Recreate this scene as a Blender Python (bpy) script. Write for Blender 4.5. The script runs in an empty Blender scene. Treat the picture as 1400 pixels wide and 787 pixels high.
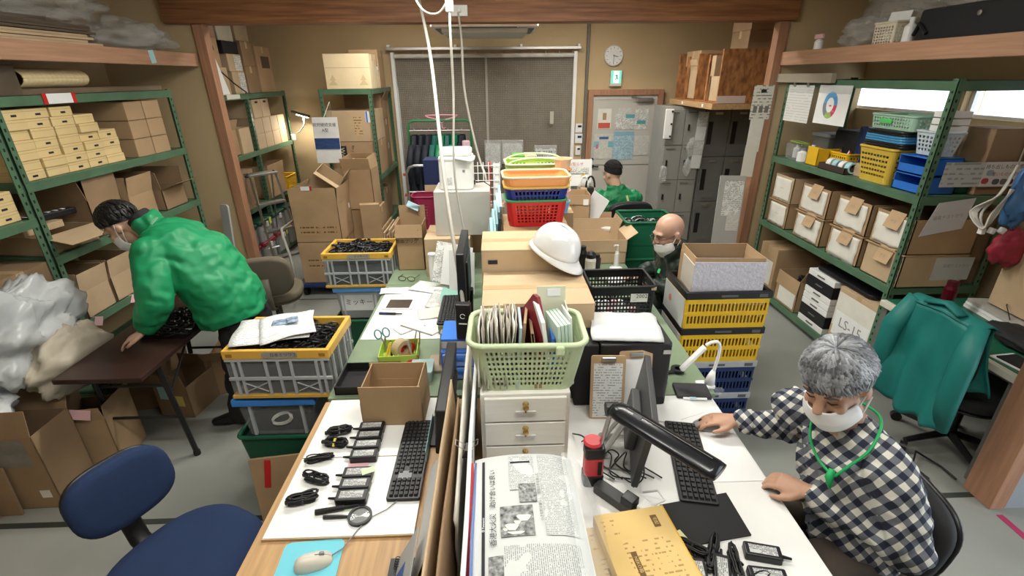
import bpy, bmesh, math, random
from mathutils import Vector, Matrix, Euler, noise
R = math.radians
rnd = random.Random(7)
ORD = ['first', 'second', 'third', 'fourth', 'fifth', 'sixth', 'seventh', 'eighth', 'ninth', 'tenth', 'eleventh', 'twelfth', 'thirteenth', 'fourteenth', 'fifteenth', 'sixteenth', 'seventeenth', 'eighteenth']
S = bpy.context.scene
COL = S.collection

# ---------------------------------------------------------------- camera
def cam_axes(yaw, pitch, roll):
    f = Vector((math.sin(yaw)*math.cos(pitch), math.cos(yaw)*math.cos(pitch), -math.sin(pitch)))
    r = Vector((math.cos(yaw), -math.sin(yaw), 0)); d = f.cross(r)
    r2 = r*math.cos(roll) + d*math.sin(roll); d2 = -r*math.sin(roll) + d*math.cos(roll)
    return r2, -d2, -f
cd = bpy.data.cameras.new('camera'); cam = bpy.data.objects.new('camera', cd); COL.objects.link(cam)
cd.sensor_width = 36; cd.lens = 659.2/1400*36; cd.clip_start = .02
ax = cam_axes(.02935, .41265, .0088)
cam.matrix_world = Matrix(((ax[0].x, ax[1].x, ax[2].x, 0), (ax[0].y, ax[1].y, ax[2].y, 0), (ax[0].z, ax[1].z, ax[2].z, 2.1), (0, 0, 0, 1)))
S.camera = cam
# ---------------------------------------------------------------- world, lights, exposure
w = bpy.data.worlds.new('sky'); S.world = w; w.use_nodes = True
w.node_tree.nodes['Background'].inputs[0].default_value = (.80, .90, 1, 1)
w.node_tree.nodes['Background'].inputs[1].default_value = 4.0
S.view_settings.view_transform = 'Standard'; S.view_settings.look = 'None'
S.view_settings.exposure = .06; S.view_settings.gamma = 1; S.view_settings.use_curve_mapping = False
LAMPS = [(-.75, .9, 20), (.75, .9, 20), (-.75, 3.1, 35), (.75, 3.1, 35), (-.75, 5.45, 36), (1.0, 5.45, 36)]
for lx, ly, e in LAMPS:
    l = bpy.data.lights.new('tube_light', 'AREA'); l.shape = 'RECTANGLE'; l.size = 1.2; l.size_y = .16
    l.energy = e; l.color = (1, .97, .90)
    o = bpy.data.objects.new('tube_light', l); COL.objects.link(o); o.location = (lx, ly, 2.86)
    l2 = l.copy(); l2.energy = e*.35; o2 = bpy.data.objects.new('tube_light_up', l2); COL.objects.link(o2); o2.location = (lx, ly, 2.868); o2.rotation_euler = (math.pi, 0, 0)

# ---------------------------------------------------------------- mesh helpers
class MB:
    def __init__(s): s.v = []; s.f = []
    def add(s, vs, fs, M=None):
        n = len(s.v)
        s.v += [tuple(M @ Vector(p)) if M else tuple(p) for p in vs]
        s.f += [tuple(i+n for i in f) for f in fs]; return s
    def box(s, x0, x1, y0, y1, z0, z1, M=None):
        v = [(x, y, z) for z in (z0, z1) for y in (y0, y1) for x in (x0, x1)]
        return s.add(v, [(0,2,3,1),(4,5,7,6),(0,1,5,4),(2,6,7,3),(0,4,6,2),(1,3,7,5)], M)
    def cb(s, c, d, M=None, rot=None):
        T = Matrix.Translation(c)
        if rot: T = T @ Euler(rot).to_matrix().to_4x4()
        if M: T = M @ T
        x, y, z = d[0]/2, d[1]/2, d[2]/2
        return s.box(-x, x, -y, y, -z, z, T)
    def prism(s, pts, z0, z1, M=None):
        n = len(pts)
        v = [(p[0], p[1], z0) for p in pts] + [(p[0], p[1], z1) for p in pts]
        f = [tuple(range(n-1, -1, -1)), tuple(range(n, 2*n))] + [(i, (i+1) % n, n+(i+1) % n, n+i) for i in range(n)]
        return s.add(v, f, M)
    def rings(s, rings, closed=True, caps=True):
        n = len(rings[0]); vs = [p for r in rings for p in r]; fs = []
        for k in range(len(rings)-1):
            for i in range(n if closed else n-1):
                j = (i+1) % n; fs.append((k*n+i, k*n+j, (k+1)*n+j, (k+1)*n+i))
        if caps: fs.append(tuple(range(n-1, -1, -1))); fs.append(tuple((len(rings)-1)*n+i for i in range(n)))
        return s.add(vs, fs)
    def tube(s, path, r, n=8, flat=1, up=None, caps=True, M=None):
        P = [Vector(p) for p in path]; rs = r if isinstance(r, (list, tuple)) else [r]*len(P)
        T = [(P[min(i+1, len(P)-1)]-P[max(i-1, 0)]).normalized() for i in range(len(P))]
        u = Vector(up) if up else (Vector((0,0,1)) if abs(T[0].z) < .9 else Vector((1,0,0)))
        out = []
        for p, t, rr in zip(P, T, rs):
            u = (u - t*u.dot(t)); u = u.normalized() if u.length > 1e-6 else t.orthogonal().normalized()
            b = t.cross(u)
            ra, rb = rr if isinstance(rr, tuple) else (rr, rr*flat)
            ring = [p + b*(math.cos(2*math.pi*i/n)*ra) + u*(math.sin(2*math.pi*i/n)*rb) for i in range(n)]
            out.append([M @ q for q in ring] if M else ring)
        return s.rings(out, True, caps)
    def lathe(s, prof, n=24, c=(0,0,0), M=None):
        T = Matrix.Translation(c); T = M @ T if M else T
        return s.rings([[T @ Vector((r*math.cos(2*math.pi*i/n), r*math.sin(2*math.pi*i/n), z)) for i in range(n)] for r, z in prof])
    def ell(s, c, r, M=None, n=16, m=10, rot=None):
        T = Matrix.Translation(c)
        if rot: T = T @ Euler(rot).to_matrix().to_4x4()
        if M: T = M @ T
        rings = []
        for k in range(m+1):
            a = math.pi*(.02+.96*k/m)-math.pi/2
            rings.append([T @ Vector((r[0]*math.cos(a)*math.cos(2*math.pi*i/n), r[1]*math.cos(a)*math.sin(2*math.pi*i/n), r[2]*math.sin(a))) for i in range(n)])
        return s.rings(rings)
    def grid(s, fn, nu, nv, M=None):
        vs = [fn(i/nu, j/nv) for j in range(nv+1) for i in range(nu+1)]
        fs = [(j*(nu+1)+i, j*(nu+1)+i+1, (j+1)*(nu+1)+i+1, (j+1)*(nu+1)+i) for j in range(nv) for i in range(nu)]
        return s.add(vs, fs, M)
    def mesh(s, name):
        m = bpy.data.meshes.new(name); m.from_pydata(s.v, [], s.f); m.update(); return m
    def build(s, name, mat, parent=None, smooth=False, bevel=0, solid=0, sub=0, loc=None, rot=None, seg=2):
        m = s.mesh(name); m.materials.append(mat)
        o = bpy.data.objects.new(name, m); COL.objects.link(o)
        if parent: o.parent = parent
        if loc: o.location = loc
        if rot: o.rotation_euler = rot
        if smooth: m.shade_smooth()
        if solid:
            d = o.modifiers.new('solid', 'SOLIDIFY'); d.thickness = solid; d.offset = 0
        if sub:
            d = o.modifiers.new('sub', 'SUBSURF'); d.levels = d.render_levels = sub
        if bevel:
            d = o.modifiers.new('bevel', 'BEVEL'); d.width = bevel; d.segments = seg; d.limit_method = 'ANGLE'; d.angle_limit = R(40)
        return o
def cr_(pts, k=6):
    P = [Vector(p) for p in pts]; P = [P[0]*2-P[1]]+P+[P[-1]*2-P[-2]]; out = []
    for i in range(1, len(P)-2):
        a, b, c, d = P[i-1:i+3]
        for j in range(k):
            t = j/k; out.append(.5*((2*b)+(c-a)*t+(2*a-5*b+4*c-d)*t*t+(3*b-a-3*c+d)*t**3))
    return out+[P[-2]]
def B(x0, x1, y0, y1, z0, z1): return MB().box(x0, x1, y0, y1, z0, z1)
def tag(o, label, cat, group=None, kind=None):
    o['label'] = label
    if cat: o['category'] = cat
    if group: o['group'] = group
    if kind: o['kind'] = kind
    return o
def thing(name, label, cat, loc=(0,0,0), rz=0, group=None, rot=None):
    o = bpy.data.objects.new(name, None); COL.objects.link(o); o.empty_display_size = .05
    o.location = loc; o.rotation_euler = rot or (0, 0, rz)
    return tag(o, label, cat, group)
def struct(o, label=None):
    o['kind'] = 'structure'
    if label: o['label'] = label
    return o
def dup(o, label, loc=None, rz=None, parent=None, group=None):
    c = o.copy(); COL.objects.link(c)
    if parent: c.parent = parent
    if loc is not None: c.location = loc
    if rz is not None: c.rotation_euler = (0, 0, rz)
    if label: c['label'] = label
    if group: c['group'] = group
    for ch in o.children: dup(ch, None, parent=c)
    return c
def rr(w, h, r, n=4):
    """rounded rectangle outline centred on 0"""
    p = []
    for cx, cy, a in ((w/2-r, h/2-r, 0), (-w/2+r, h/2-r, 90), (-w/2+r, -h/2+r, 180), (w/2-r, -h/2+r, 270)):
        for i in range(n+1): t = R(a+90*i/n); p.append((cx+r*math.cos(t), cy+r*math.sin(t)))
    return p

# ---------------------------------------------------------------- materials
MATS = {}
def mat(name, col, rough=.6, metal=0, var=0, vscale=6, bump=0, bscale=60, alpha=1, stretch=None, spec=.4, emit=0, trans=0, col2=None, coat=0):
    if name in MATS: return MATS[name]
    m = bpy.data.materials.new(name); m.use_nodes = True; nt = m.node_tree; b = nt.nodes['Principled BSDF']
    b.inputs['Base Color'].default_value = (*col, 1); b.inputs['Roughness'].default_value = rough
    b.inputs['Metallic'].default_value = metal; b.inputs['Alpha'].default_value = alpha
    b.inputs['Specular IOR Level'].default_value = spec; b.inputs['Transmission Weight'].default_value = trans
    b.inputs['Coat Weight'].default_value = coat
    if emit: b.inputs['Emission Color'].default_value = (*col, 1); b.inputs['Emission Strength'].default_value = emit
    if var or bump:
        tc = nt.nodes.new('ShaderNodeTexCoord'); mp = nt.nodes.new('ShaderNodeMapping')
        nt.links.new(tc.outputs['Object'], mp.inputs[0])
        if stretch: mp.inputs['Scale'].default_value = stretch
    if var:
        n = nt.nodes.new('ShaderNodeTexNoise'); n.inputs['Scale'].default_value = vscale; n.inputs['Detail'].default_value = 5
        nt.links.new(mp.outputs[0], n.inputs['Vector'])
        r = nt.nodes.new('ShaderNodeValToRGB'); r.color_ramp.elements[0].position = .3; r.color_ramp.elements[1].position = .7
        c2 = col2 or tuple(c*(1-var) for c in col)
        r.color_ramp.elements[0].color = (*c2, 1)
        r.color_ramp.elements[1].color = (*(min(1, c*(1+var*.4)) for c in col), 1)
        nt.links.new(n.outputs['Fac'], r.inputs[0]); nt.links.new(r.outputs[0], b.inputs['Base Color'])
    if bump:
        n = nt.nodes.new('ShaderNodeTexNoise'); n.inputs['Scale'].default_value = bscale; n.inputs['Detail'].default_value = 3
        nt.links.new(mp.outputs[0], n.inputs['Vector'])
        bp = nt.nodes.new('ShaderNodeBump'); bp.inputs['Strength'].default_value = bump; bp.inputs['Distance'].default_value = .01
        nt.links.new(n.outputs['Fac'], bp.inputs['Height']); nt.links.new(bp.outputs[0], b.inputs['Normal'])
    MATS[name] = m; return m
def nmath(nt, op, a, b=None):
    n = nt.nodes.new('ShaderNodeMath'); n.operation = op
    for i, x in enumerate((a, b)):
        if x is None: continue
        if isinstance(x, (int, float)): n.inputs[i].default_value = x
        else: nt.links.new(x, n.inputs[i])
    return n.outputs[0]
def mat_print(name, base, ink, row=.006, fill=.55, dash=160, margin=None, vertical=False, thr=.47, rough=.7):
    """paper carrying rows of small print: rows of noise-broken dashes in the sheet's own x,y"""
    if name in MATS: return MATS[name]
    m = bpy.data.materials.new(name); m.use_nodes = True; nt = m.node_tree; b = nt.nodes['Principled BSDF']
    b.inputs['Roughness'].default_value = rough
    tc = nt.nodes.new('ShaderNodeTexCoord'); sp = nt.nodes.new('ShaderNodeSeparateXYZ'); nt.links.new(tc.outputs['Object'], sp.inputs[0])
    x, y = (sp.outputs[1], sp.outputs[0]) if vertical else (sp.outputs[0], sp.outputs[1])
    ry = nmath(nt, 'DIVIDE', y, row); fr = nmath(nt, 'FRACT', nmath(nt, 'ADD', ry, 1000)); fl = nmath(nt, 'FLOOR', nmath(nt, 'ADD', ry, 1000))
    inrow = nmath(nt, 'LESS_THAN', fr, fill)
    cv = nt.nodes.new('ShaderNodeCombineXYZ'); nt.links.new(nmath(nt, 'MULTIPLY', x, dash), cv.inputs[0]); nt.links.new(nmath(nt, 'MULTIPLY', fl, 7.3), cv.inputs[1])
    n = nt.nodes.new('ShaderNodeTexNoise'); n.inputs['Scale'].default_value = 1; n.inputs['Detail'].default_value = 1; nt.links.new(cv.outputs[0], n.inputs['Vector'])
    word = nmath(nt, 'GREATER_THAN', n.outputs['Fac'], thr)
    n2 = nt.nodes.new('ShaderNodeTexNoise'); n2.inputs['Scale'].default_value = 14; nt.links.new(tc.outputs['Object'], n2.inputs['Vector'])
    para = nmath(nt, 'GREATER_THAN', n2.outputs['Fac'], .42)
    fac = nmath(nt, 'MULTIPLY', nmath(nt, 'MULTIPLY', inrow, word), para)
    mx = nt.nodes.new('ShaderNodeMix'); mx.data_type = 'RGBA'
    mx.inputs['A'].default_value = (*base, 1); mx.inputs['B'].default_value = (*ink, 1)
    nt.links.new(fac, mx.inputs['Factor']); nt.links.new(mx.outputs['Result'], b.inputs['Base Color'])
    MATS[name] = m; return m

WALL = mat('beige_wallboard', (.55, .415, .24), .85, var=.10, vscale=1.2, bump=.15, bscale=180)
WOOD = mat('pale_trim_wood', (.45, .25, .155), .5, var=.22, vscale=5, stretch=(10, .5, 10), bump=.06, bscale=40)
WOODZ = mat('pale_post_wood', (.40, .205, .12), .5, var=.22, vscale=5, stretch=(10, 10, .5), bump=.06, bscale=40)
OAK = mat('light_oak', (.50, .31, .15), .45, var=.25, vscale=6, stretch=(10, .6, 6))
GRN = mat('green_steel', (.085, .170, .100), .42, var=.2, vscale=8, bump=.05, bscale=30)
DGRN = mat('slot_dark', (.01, .02, .012), .8)
CARD = mat('cardboard', (.42, .28, .155), .8, var=.14, vscale=4, bump=.08, bscale=90)
CARD2 = mat('cardboard_pale', (.52, .38, .235), .8, var=.12, vscale=4, bump=.08, bscale=90)
CARD3 = mat('cardboard_dull', (.30, .195, .11), .85, var=.16, vscale=4, bump=.08, bscale=90)
CREAM = mat('cream_card', (.74, .56, .28), .7, var=.08, vscale=5)
TAPE = mat('packing_tape', (.50, .35, .19), .3, var=.1)
WHITE = mat('white_plastic', (.80, .80, .79), .4)
PAPER = mat('white_paper', (.80, .81, .80), .75, var=.05, vscale=8)
OFFW = mat('off_white_paper', (.72, .70, .63), .8, var=.08, vscale=9)
BLACK = mat('black_plastic', (.012, .012, .014), .38)
BLACKM = mat('black_matte', (.014, .014, .016), .75)
INK = mat('ink', (.02, .02, .03), .8)
GREYP = mat('grey_plastic', (.25, .26, .27), .5)
STEEL = mat('brushed_metal', (.55, .56, .57), .3, metal=.9, var=.1)
GREYM = mat('grey_paint_metal', (.30, .295, .275), .45, var=.06)
GREYD = mat('dark_grey_metal', (.135, .135, .125), .45, var=.08)
BLUE = mat('blue_plastic', (.03, .17, .62), .4)
NAVY = mat('navy_plastic', (.012, .03, .11), .45)
YEL = mat('yellow_plastic', (.78, .47, .02), .4, var=.06)
YEL2 = mat('amber_plastic', (.74, .43, .07), .45, var=.12)
RED = mat('red_plastic', (.55, .02, .02), .4)
CLEAR = mat('clear_plastic', (.45, .48, .50), .25, alpha=.17, spec=.5, var=.12, vscale=9)
FILM = mat('plastic_film', (.75, .77, .76), .14, alpha=.26, spec=.7, bump=.5, bscale=14)
CORDW = mat('white_cord', (.46, .44, .39), .5)
GLASS = mat('clear_glass', (.85, .9, .9), .05, alpha=.15, spec=.8)
ORNG = mat('orange_basket', (.80, .36, .13), .45)
PINK = mat('pink_paper', (.78, .47, .50), .7)
SKYB = mat('pale_blue_file', (.38, .63, .70), .6, var=.08)
LGRN = mat('pale_green_plastic', (.53, .64, .40), .42)

def text(body, size, m, parent, loc, rot=(0,0,0), name='lettering', align='CENTER', sx=1):
    c = bpy.data.curves.new('t', 'FONT'); c.body = body; c.size = size; c.align_x = align; c.align_y = 'CENTER'; c.resolution_u = 2
    t = bpy.data.objects.new('t', c); COL.objects.link(t)
    me = bpy.data.meshes.new_from_object(t); bpy.data.objects.remove(t); bpy.data.curves.remove(c)
    me.materials.clear(); me.materials.append(m)
    o = bpy.data.objects.new(name, me); COL.objects.link(o)
    if parent: o.parent = parent
    o.location = loc; o.rotation_euler = rot; o.scale = (sx, 1, 1); return o
FRONT = (R(90), 0, 0)          # lettering on a face that looks towards -Y
RIGHTF = (R(90), 0, R(90))     # on a face that looks towards +X
LEFTF = (R(90), 0, R(-90))     # on a face that looks towards -X
def sheet(name, w, h, m, parent, loc, rot=FRONT, th=.0015):
    return B(-w/2, w/2, -h/2, h/2, 0, th).build(name, m, parent, loc=loc, rot=rot)
def curl_sheet(w, h, amp, seed, nu=10, nv=10, th=.0015):
    mb = MB(); mb.grid(lambda u, v: ((u-.5)*w, (v-.5)*h, amp*(.55+.9*noise.noise(Vector((u*1.7+seed, v*1.7, seed*3.1))))), nu, nv); return mb
# ================================================================ setting
def floor_mat():
    m = mat('concrete_floor', (.29, .30, .275), .45, var=.22, vscale=1.1, bump=.05, bscale=25, spec=.35); return m
struct(B(-4.2, 4.2, -2.5, 7.2, -.1, 0).build('floor', floor_mat()), 'grey sealed concrete floor')
struct(B(-2.62, 2.56, 1.852, 1.885, .0003, .0018).build('trim_1', mat('floor_joint', (.035, .04, .035), .7)), 'dark joint line across the concrete')
struct(B(-2.5, -.9, 4.60, 4.615, .0003, .0015).build('trim_2', MATS['floor_joint']))
struct(B(-3.5, 3.5, -2.5, 7.2, 2.95, 3.05).build('ceiling', mat('ceiling_board', (.74, .72, .66), .9)))
struct(B(-3.5, 3.5, 7.05, 7.2, 0, 2.95).build('wall_far', WALL))
struct(B(-3.6, -3.44, -2.5, 7.2, 0, 2.95).build('wall_left', WALL))
wr = MB(); X0, X1 = 3.45, 3.6
WY = [(2.45, 3.70), (3.80, 5.05)]; WZ = (1.80, 2.02)
wr.box(X0, X1, 1.3, 7.2, 0, WZ[0]); wr.box(X0, X1, 1.3, 7.2, WZ[1], 2.95); wr.box(X0, X1, -2.5, 1.3, 2.3, 2.95); wr.box(X0, X1, -2.5, -1.2, 0, 2.3)
wr.box(X0, X1, 1.3, WY[0][0], *WZ); wr.box(X0, X1, WY[0][1], WY[1][0], *WZ); wr.box(X0, X1, WY[1][1], 7.2, *WZ)
struct(wr.build('wall_right', WALL))
struct(B(-3.6, 3.6, -2.65, -2.5, 0, 2.95).build('wall_back', WALL))
for k, (a, b) in enumerate(WY):
    wdw = MB()
    for q in ((a, b, WZ[0], WZ[0]+.02), (a, b, WZ[1]-.02, WZ[1]), (a, a+.03, WZ[0], WZ[1]), (b-.03, b, WZ[0], WZ[1])): wdw.box(3.50, 3.56, *q)
    wo = struct(wdw.build('window_%d' % (k+1), WHITE), 'narrow bright strip window high on the right wall')
    B(3.525, 3.53, a+.03, b-.03, WZ[0]+.02, WZ[1]-.02).build('pane', GLASS, wo)
# partitions with wooden posts, planks and the beam
def part_wall(name, x0, x1, y0, y1, z1=2.95): return struct(B(x0, x1, y0, y1, 0, z1).build(name, WALL))
part_wall('wall_left_partition', -3.44, -2.58, 4.80, 4.86)
part_wall('wall_right_partition', 2.62, 3.45, 4.80, 4.86)
part_wall('wall_right_near', 2.62, 3.45, 1.80, 1.90)
part_wall('wall_left_near', -3.44, -2.62, 1.80, 1.90)
struct(B(-2.585, -2.50, 4.77, 4.87, 0, 2.535).build('trim_3', WOODZ, bevel=.004), 'wooden post at the end of the left partition')
struct(B(2.54, 2.625, 4.77, 4.87, 0, 2.535).build('trim_4', WOODZ, bevel=.004), 'wooden post at the end of the right partition')
struct(B(2.545, 2.63, 1.77, 1.925, 0, 2.53).build('trim_5', WOODZ, bevel=.004), 'wooden post at the near right')
struct(B(-2.72, -2.635, 1.77, 1.925, 0, 2.53).build('trim_6', WOODZ, bevel=.004))
struct(B(2.63, 3.45, 1.775, 1.80, 0, .38).build('baseboard_right', mat('blue_grey_skirting', (.30, .33, .36), .6)))
struct(B(2.63, 3.45, 1.765, 1.80, .38, .41).build('baseboard_cap_right', mat('skirting_cap', (.50, .36, .31), .6)))
beam = mat('laminated_beam', (.29, .125, .052), .5, var=.5, vscale=3.2, stretch=(.7, 8, 13), bump=.05, bscale=30, col2=(.16, .06, .024))
struct(B(-2.80, 2.68, 4.74, 4.94, 2.535, 2.95).build('trim_7', beam, bevel=.004), 'laminated wooden ceiling beam')
struct(B(-2.66, -2.60, 1.0, 4.77, 2.205, 2.308).build('trim_8', WOOD, bevel=.004), 'wooden fascia over the left shelf')
struct(B(-3.44, -2.66, 1.0, 4.80, 2.235, 2.275).build('trim_9', WOOD))
struct(B(2.60, 2.66, 1.0, 4.77, 2.175, 2.285).build('trim_10', WOOD, bevel=.004), 'wooden fascia over the right shelf')
struct(B(2.66, 3.45, 1.93, 4.80, 2.225, 2.265).build('trim_11', WOOD))
struct(B(2.60, 2.64, 3.98, 4.80, 2.035, 2.105).build('trim_12', mat('grey_batten', (.30, .26, .20), .7)), 'short grey wooden batten under the right fascia')
# blue masking-tape tab on the left fascia
tag(B(-.001, .001, -.03, .03, -.045, .045).build('tape_tab', mat('blue_tape', (.38, .62, .68), .7), loc=(-2.598, 4.15, 2.262), rot=(R(6), 0, 0)), 'pale blue masking tape tab stuck on the left wooden fascia', 'tape')
# fluorescent fixtures above the picture, where the lamps hang
for i, (lx, ly, e) in enumerate(LAMPS):
    f = thing('fluorescent_fixture', ['ceiling tube light over the blue chair', 'ceiling tube light over the checked shirt desk', 'ceiling tube light over the brown folding table', 'ceiling tube light over the bald man', 'ceiling tube light above the rear cartons', 'ceiling tube light above the lockers'][i], 'light', (lx, ly, 2.95), group='ceiling tube lights')
    MB().prism([(-.62, -.02), (.62, -.02), (.62, .02), (-.62, .02)], -.035, 0).build('housing', WHITE, f)
    for s_ in (-1, 1): MB().box(s_*.62-.01, s_*.62+.01, -.06, .06, -.085, 0).build('end_cap', WHITE, f)

# ---------------------------------------------------------------- far wall: shutter, rail, sheet, door
lat = bpy.data.materials.new('woven_shutter'); lat.use_nodes = True; nt = lat.node_tree; b = nt.nodes['Principled BSDF']; b.inputs['Roughness'].default_value = .8
tc = nt.nodes.new('ShaderNodeTexCoord'); sp = nt.nodes.new('ShaderNodeSeparateXYZ'); nt.links.new(tc.outputs['Object'], sp.inputs[0])
gx = nmath(nt, 'LESS_THAN', nmath(nt, 'FRACT', nmath(nt, 'ADD', nmath(nt, 'MULTIPLY', sp.outputs[0], 42), 500)), .35)
gz = nmath(nt, 'LESS_THAN', nmath(nt, 'FRACT', nmath(nt, 'ADD', nmath(nt, 'MULTIPLY', sp.outputs[2], 42), 500)), .40)
nn = nt.nodes.new('ShaderNodeTexNoise'); nn.inputs['Scale'].default_value = 9; nt.links.new(tc.outputs['Object'], nn.inputs['Vector'])
fc = nmath(nt, 'MULTIPLY', nmath(nt, 'MAXIMUM', gx, gz), nmath(nt, 'ADD', nn.outputs['Fac'], .35))
mx = nt.nodes.new('ShaderNodeMix'); mx.data_type = 'RGBA'; mx.inputs['A'].default_value = (.235, .20, .15, 1); mx.inputs['B'].default_value = (.095, .08, .06, 1)
nt.links.new(fc, mx.inputs['Factor']); nt.links.new(mx.outputs['Result'], b.inputs['Base Color'])
sh = struct(B(-1.32, 1.07, 7.02, 7.05, 0, 2.38).build('window_3', lat), 'dark woven shutter behind a clear sheet')
for x0, x1 in ((-1.345, -1.30), (1.045, 1.09)): B(x0, x1, 6.97, 7.05, 0, 2.40).build('window_frame', WHITE, sh)
B(-.125, -.095, 7.0, 7.02, .9, 2.36).build('seam_strip', mat('seam', (.45, .42, .36), .5), sh)
cs = thing('clear_sheet_curtain', 'clear plastic sheet curtain with white hem over the dark shutter', 'curtain', (0, 6.93, 0))
MB().grid(lambda u, v: (-1.30+2.34*u, .012*math.sin(u*70)+.02*noise.noise(Vector((u*9, v*2, 3)))*(1+v), .7+1.63*v), 160, 12).build('clear_sheet', mat('curtain_film', (.55, .52, .46), .14, alpha=.13, spec=.8), cs, smooth=True)
MB().grid(lambda u, v: (-1.30+2.34*u, -.003+.012*math.sin(u*70), 2.33+.045*v), 160, 1).build('hem', mat('hem_white', (.55, .53, .48), .5), cs, smooth=True, solid=.002)
for k in range(14): MB().lathe([(.0, 0), (.006, .002), (.006, .03), (0, .032)], 6, (-1.27+k*.176, 0, 2.375)).build('runner', GREYP, cs)
rail = thing('curtain_rail', 'silver curtain rail across the top of the shutter', 'rail', (0, 6.94, 2.44))
MB().cb((-.13, 0, 0), (2.52, .03, .035)).build('track', STEEL, rail, bevel=.004)
for x in (-1.36, -.5, .35, 1.1): MB().cb((x, .05, .02), (.03, .12, .05)).build('bracket', WHITE, rail)
# door
dr = struct(B(1.33, 2.21, 6.985, 7.03, .02, 1.86).build('door_1', mat('door_grey', (.52, .50, .45), .5, var=.04)), 'pale grey metal back door with a closer and notices')
for x0, x1, z0, z1 in ((1.26, 1.33, 0, 1.93), (2.21, 2.285, 0, 1.93), (1.33, 2.21, 1.86, 1.93)):
    B(x0, x1, 6.95, 7.05, z0, z1).build('door_frame', WOODZ, dr, bevel=.004)
B(1.36, 2.18, 6.980, 6.986, .93, .938).build('panel_line', GREYD, dr); B(1.36, 2.18, 6.980, 6.986, 1.80, 1.806).build('panel_line', GREYM, dr)
MB().cb((2.03, 6.95, 1.80), (.22, .06, .05)).build('door_closer', STEEL, dr, bevel=.006); MB().tube([(1.98, 6.93, 1.82), (1.83, 6.90, 1.83), (1.9, 6.95, 1.86)], .008).build('closer_arm', STEEL, dr)
MB().lathe([(.02, 0), (.022, .03), (0, .035)], 12, M=Matrix.Translation((1.37, 6.985, .92)) @ Matrix.Rotation(R(90), 4, 'X')).build('door_handle', BLACK, dr); MB().tube([(1.37, 6.95, .92), (1.45, 6.95, .915)], .010).build('door_lever', BLACK, dr)
MB().lathe([(.014, 0), (.014, .02), (0, .021)], 10, M=Matrix.Translation((1.365, 6.985, 1.02)) @ Matrix.Rotation(R(90), 4, 'X')).build('lock', BLACK, dr)
def notice(label, x, z, w, h, m, y=6.978, name='notice', cat='poster', group=None):
    o = tag(sheet(name, w, h, m, None, (x, y, z)), label, cat, group); return o
PR1 = mat_print('print_small', (.70, .70, .66), (.2, .2, .2), .011, .5, 120); PR2 = mat_print('print_blue', (.40, .56, .62), (.16, .26, .36), .013, .5, 90)
PR3 = mat_print('print_faint', (.60, .59, .54), (.42, .42, .40), .012, .45, 100)
n = notice('cream notice with figure and red footer band on the door', 1.50, 1.56, .19, .26, OFFW)
sheet('red_band', .165, .07, mat('notice_red', (.55, .10, .06), .7), n, (0, -.088, .0016), (0,0,0)); sheet('figure', .05, .09, mat('figure_tan', (.35, .24, .12), .7), n, (0, .03, .0016), (0,0,0))
n = notice('two-panel notice with teal heading in the middle of the door', 1.785, 1.52, .27, .20, PR1); sheet('teal_heading', .12, .05, mat('teal_ink', (.10, .33, .36), .7), n, (.07, .07, .0016), (0,0,0)); sheet('code_block', .08, .06, PR1, n, (.07, -.02, .0016), (0,0,0))
notice('grey typed slip above the two-panel notice on the door', 1.78, 1.66, .19, .07, PR3, 6.980)
n = notice('grey framed notice with teal band at the right of the door', 2.015, 1.55, .18, .27, PR1, 6.980); sheet('teal_band', .12, .05, MATS['teal_ink'], n, (0, -.04, .0016), (0,0,0))
n = notice('colourful illustrated notice low on the left of the door', 1.51, 1.19, .26, .34, PR3)
sheet('blue_word_band', .13, .035, mat('badge_navy', (.05, .12, .28), .7), n, (.0, .115, .0016), (0,0,0))
for x, c in ((-.10, (.20, .48, .55)), (.10, (.18, .42, .50))): sheet('sketch_patch', .07, .08, mat('patch%d' % (x*100), c, .7), n, (x, .03, .0016), (0,0,0))
sheet('sketch_patch', .03, .06, mat('patch_pink', (.6, .15, .25), .7), n, (-.09, .0, .0018), (0,0,0))
n = notice('pale blue typed notice low in the middle of the door', 1.79, 1.20, .29, .38, PR2); sheet('band', .27, .05, mat('band_blue', (.22, .42, .52), .7), n, (0, .16, .0016), (0,0,0))
notice('faint grey notice low on the right of the door', 2.05, 1.20, .21, .27, PR3)
# papers in clear sleeves on the shutter
PR4 = mat_print('print_bold', (.72, .73, .71), (.05, .05, .05), .05, .5, 60)
for x, z, w_, h_, lb, m_ in ((-.045, 1.11, .20, .31, 'tall white notice in a clear sleeve, leftmost on the shutter', PR1), (.225, 1.14, .27, .25, 'wide white notice with arrow drawing in a sleeve on the shutter', PR1), (.685, 1.08, .28, .22, 'wide white notice with three bold lines on the shutter', PR4)):
    n = notice(lb, x, z, w_, h_, m_, 6.87); sheet('sleeve', w_+.03, h_+.07, FILM, n, (0, .01, .003), (0,0,0))
notice('small blank white card high on the right of the shutter', .76, 1.59, .05, .16, mat('card_dim', (.42, .39, .33), .7), 6.87)
# controllers
for x, z, w_, h_, lb in ((1.16, 1.435, .10, .12, 'air conditioner wall controller beside the shutter'), (1.165, 1.295, .11, .13, 'white card below the wall controller'), (1.16, 1.13, .07, .12, 'white wall switch below the card by the door')):
    o = thing('wall_switch' if 'switch' in lb else 'wall_controller' if 'cont' in lb.split()[2:4] or 'controller' in lb[:35] else 'wall_card', lb, 'switch' if 'card ' not in lb else 'card', (x, 7.05, z))
    MB().cb((0, -.012, 0), (w_, .024, h_)).build('plate', WHITE, o, bevel=.004); MB().cb((.01, -.0255, .025), (w_*.5, .004, h_*.22)).build('display', BLACK if 'card b' not in lb else NAVY, o)
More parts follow.
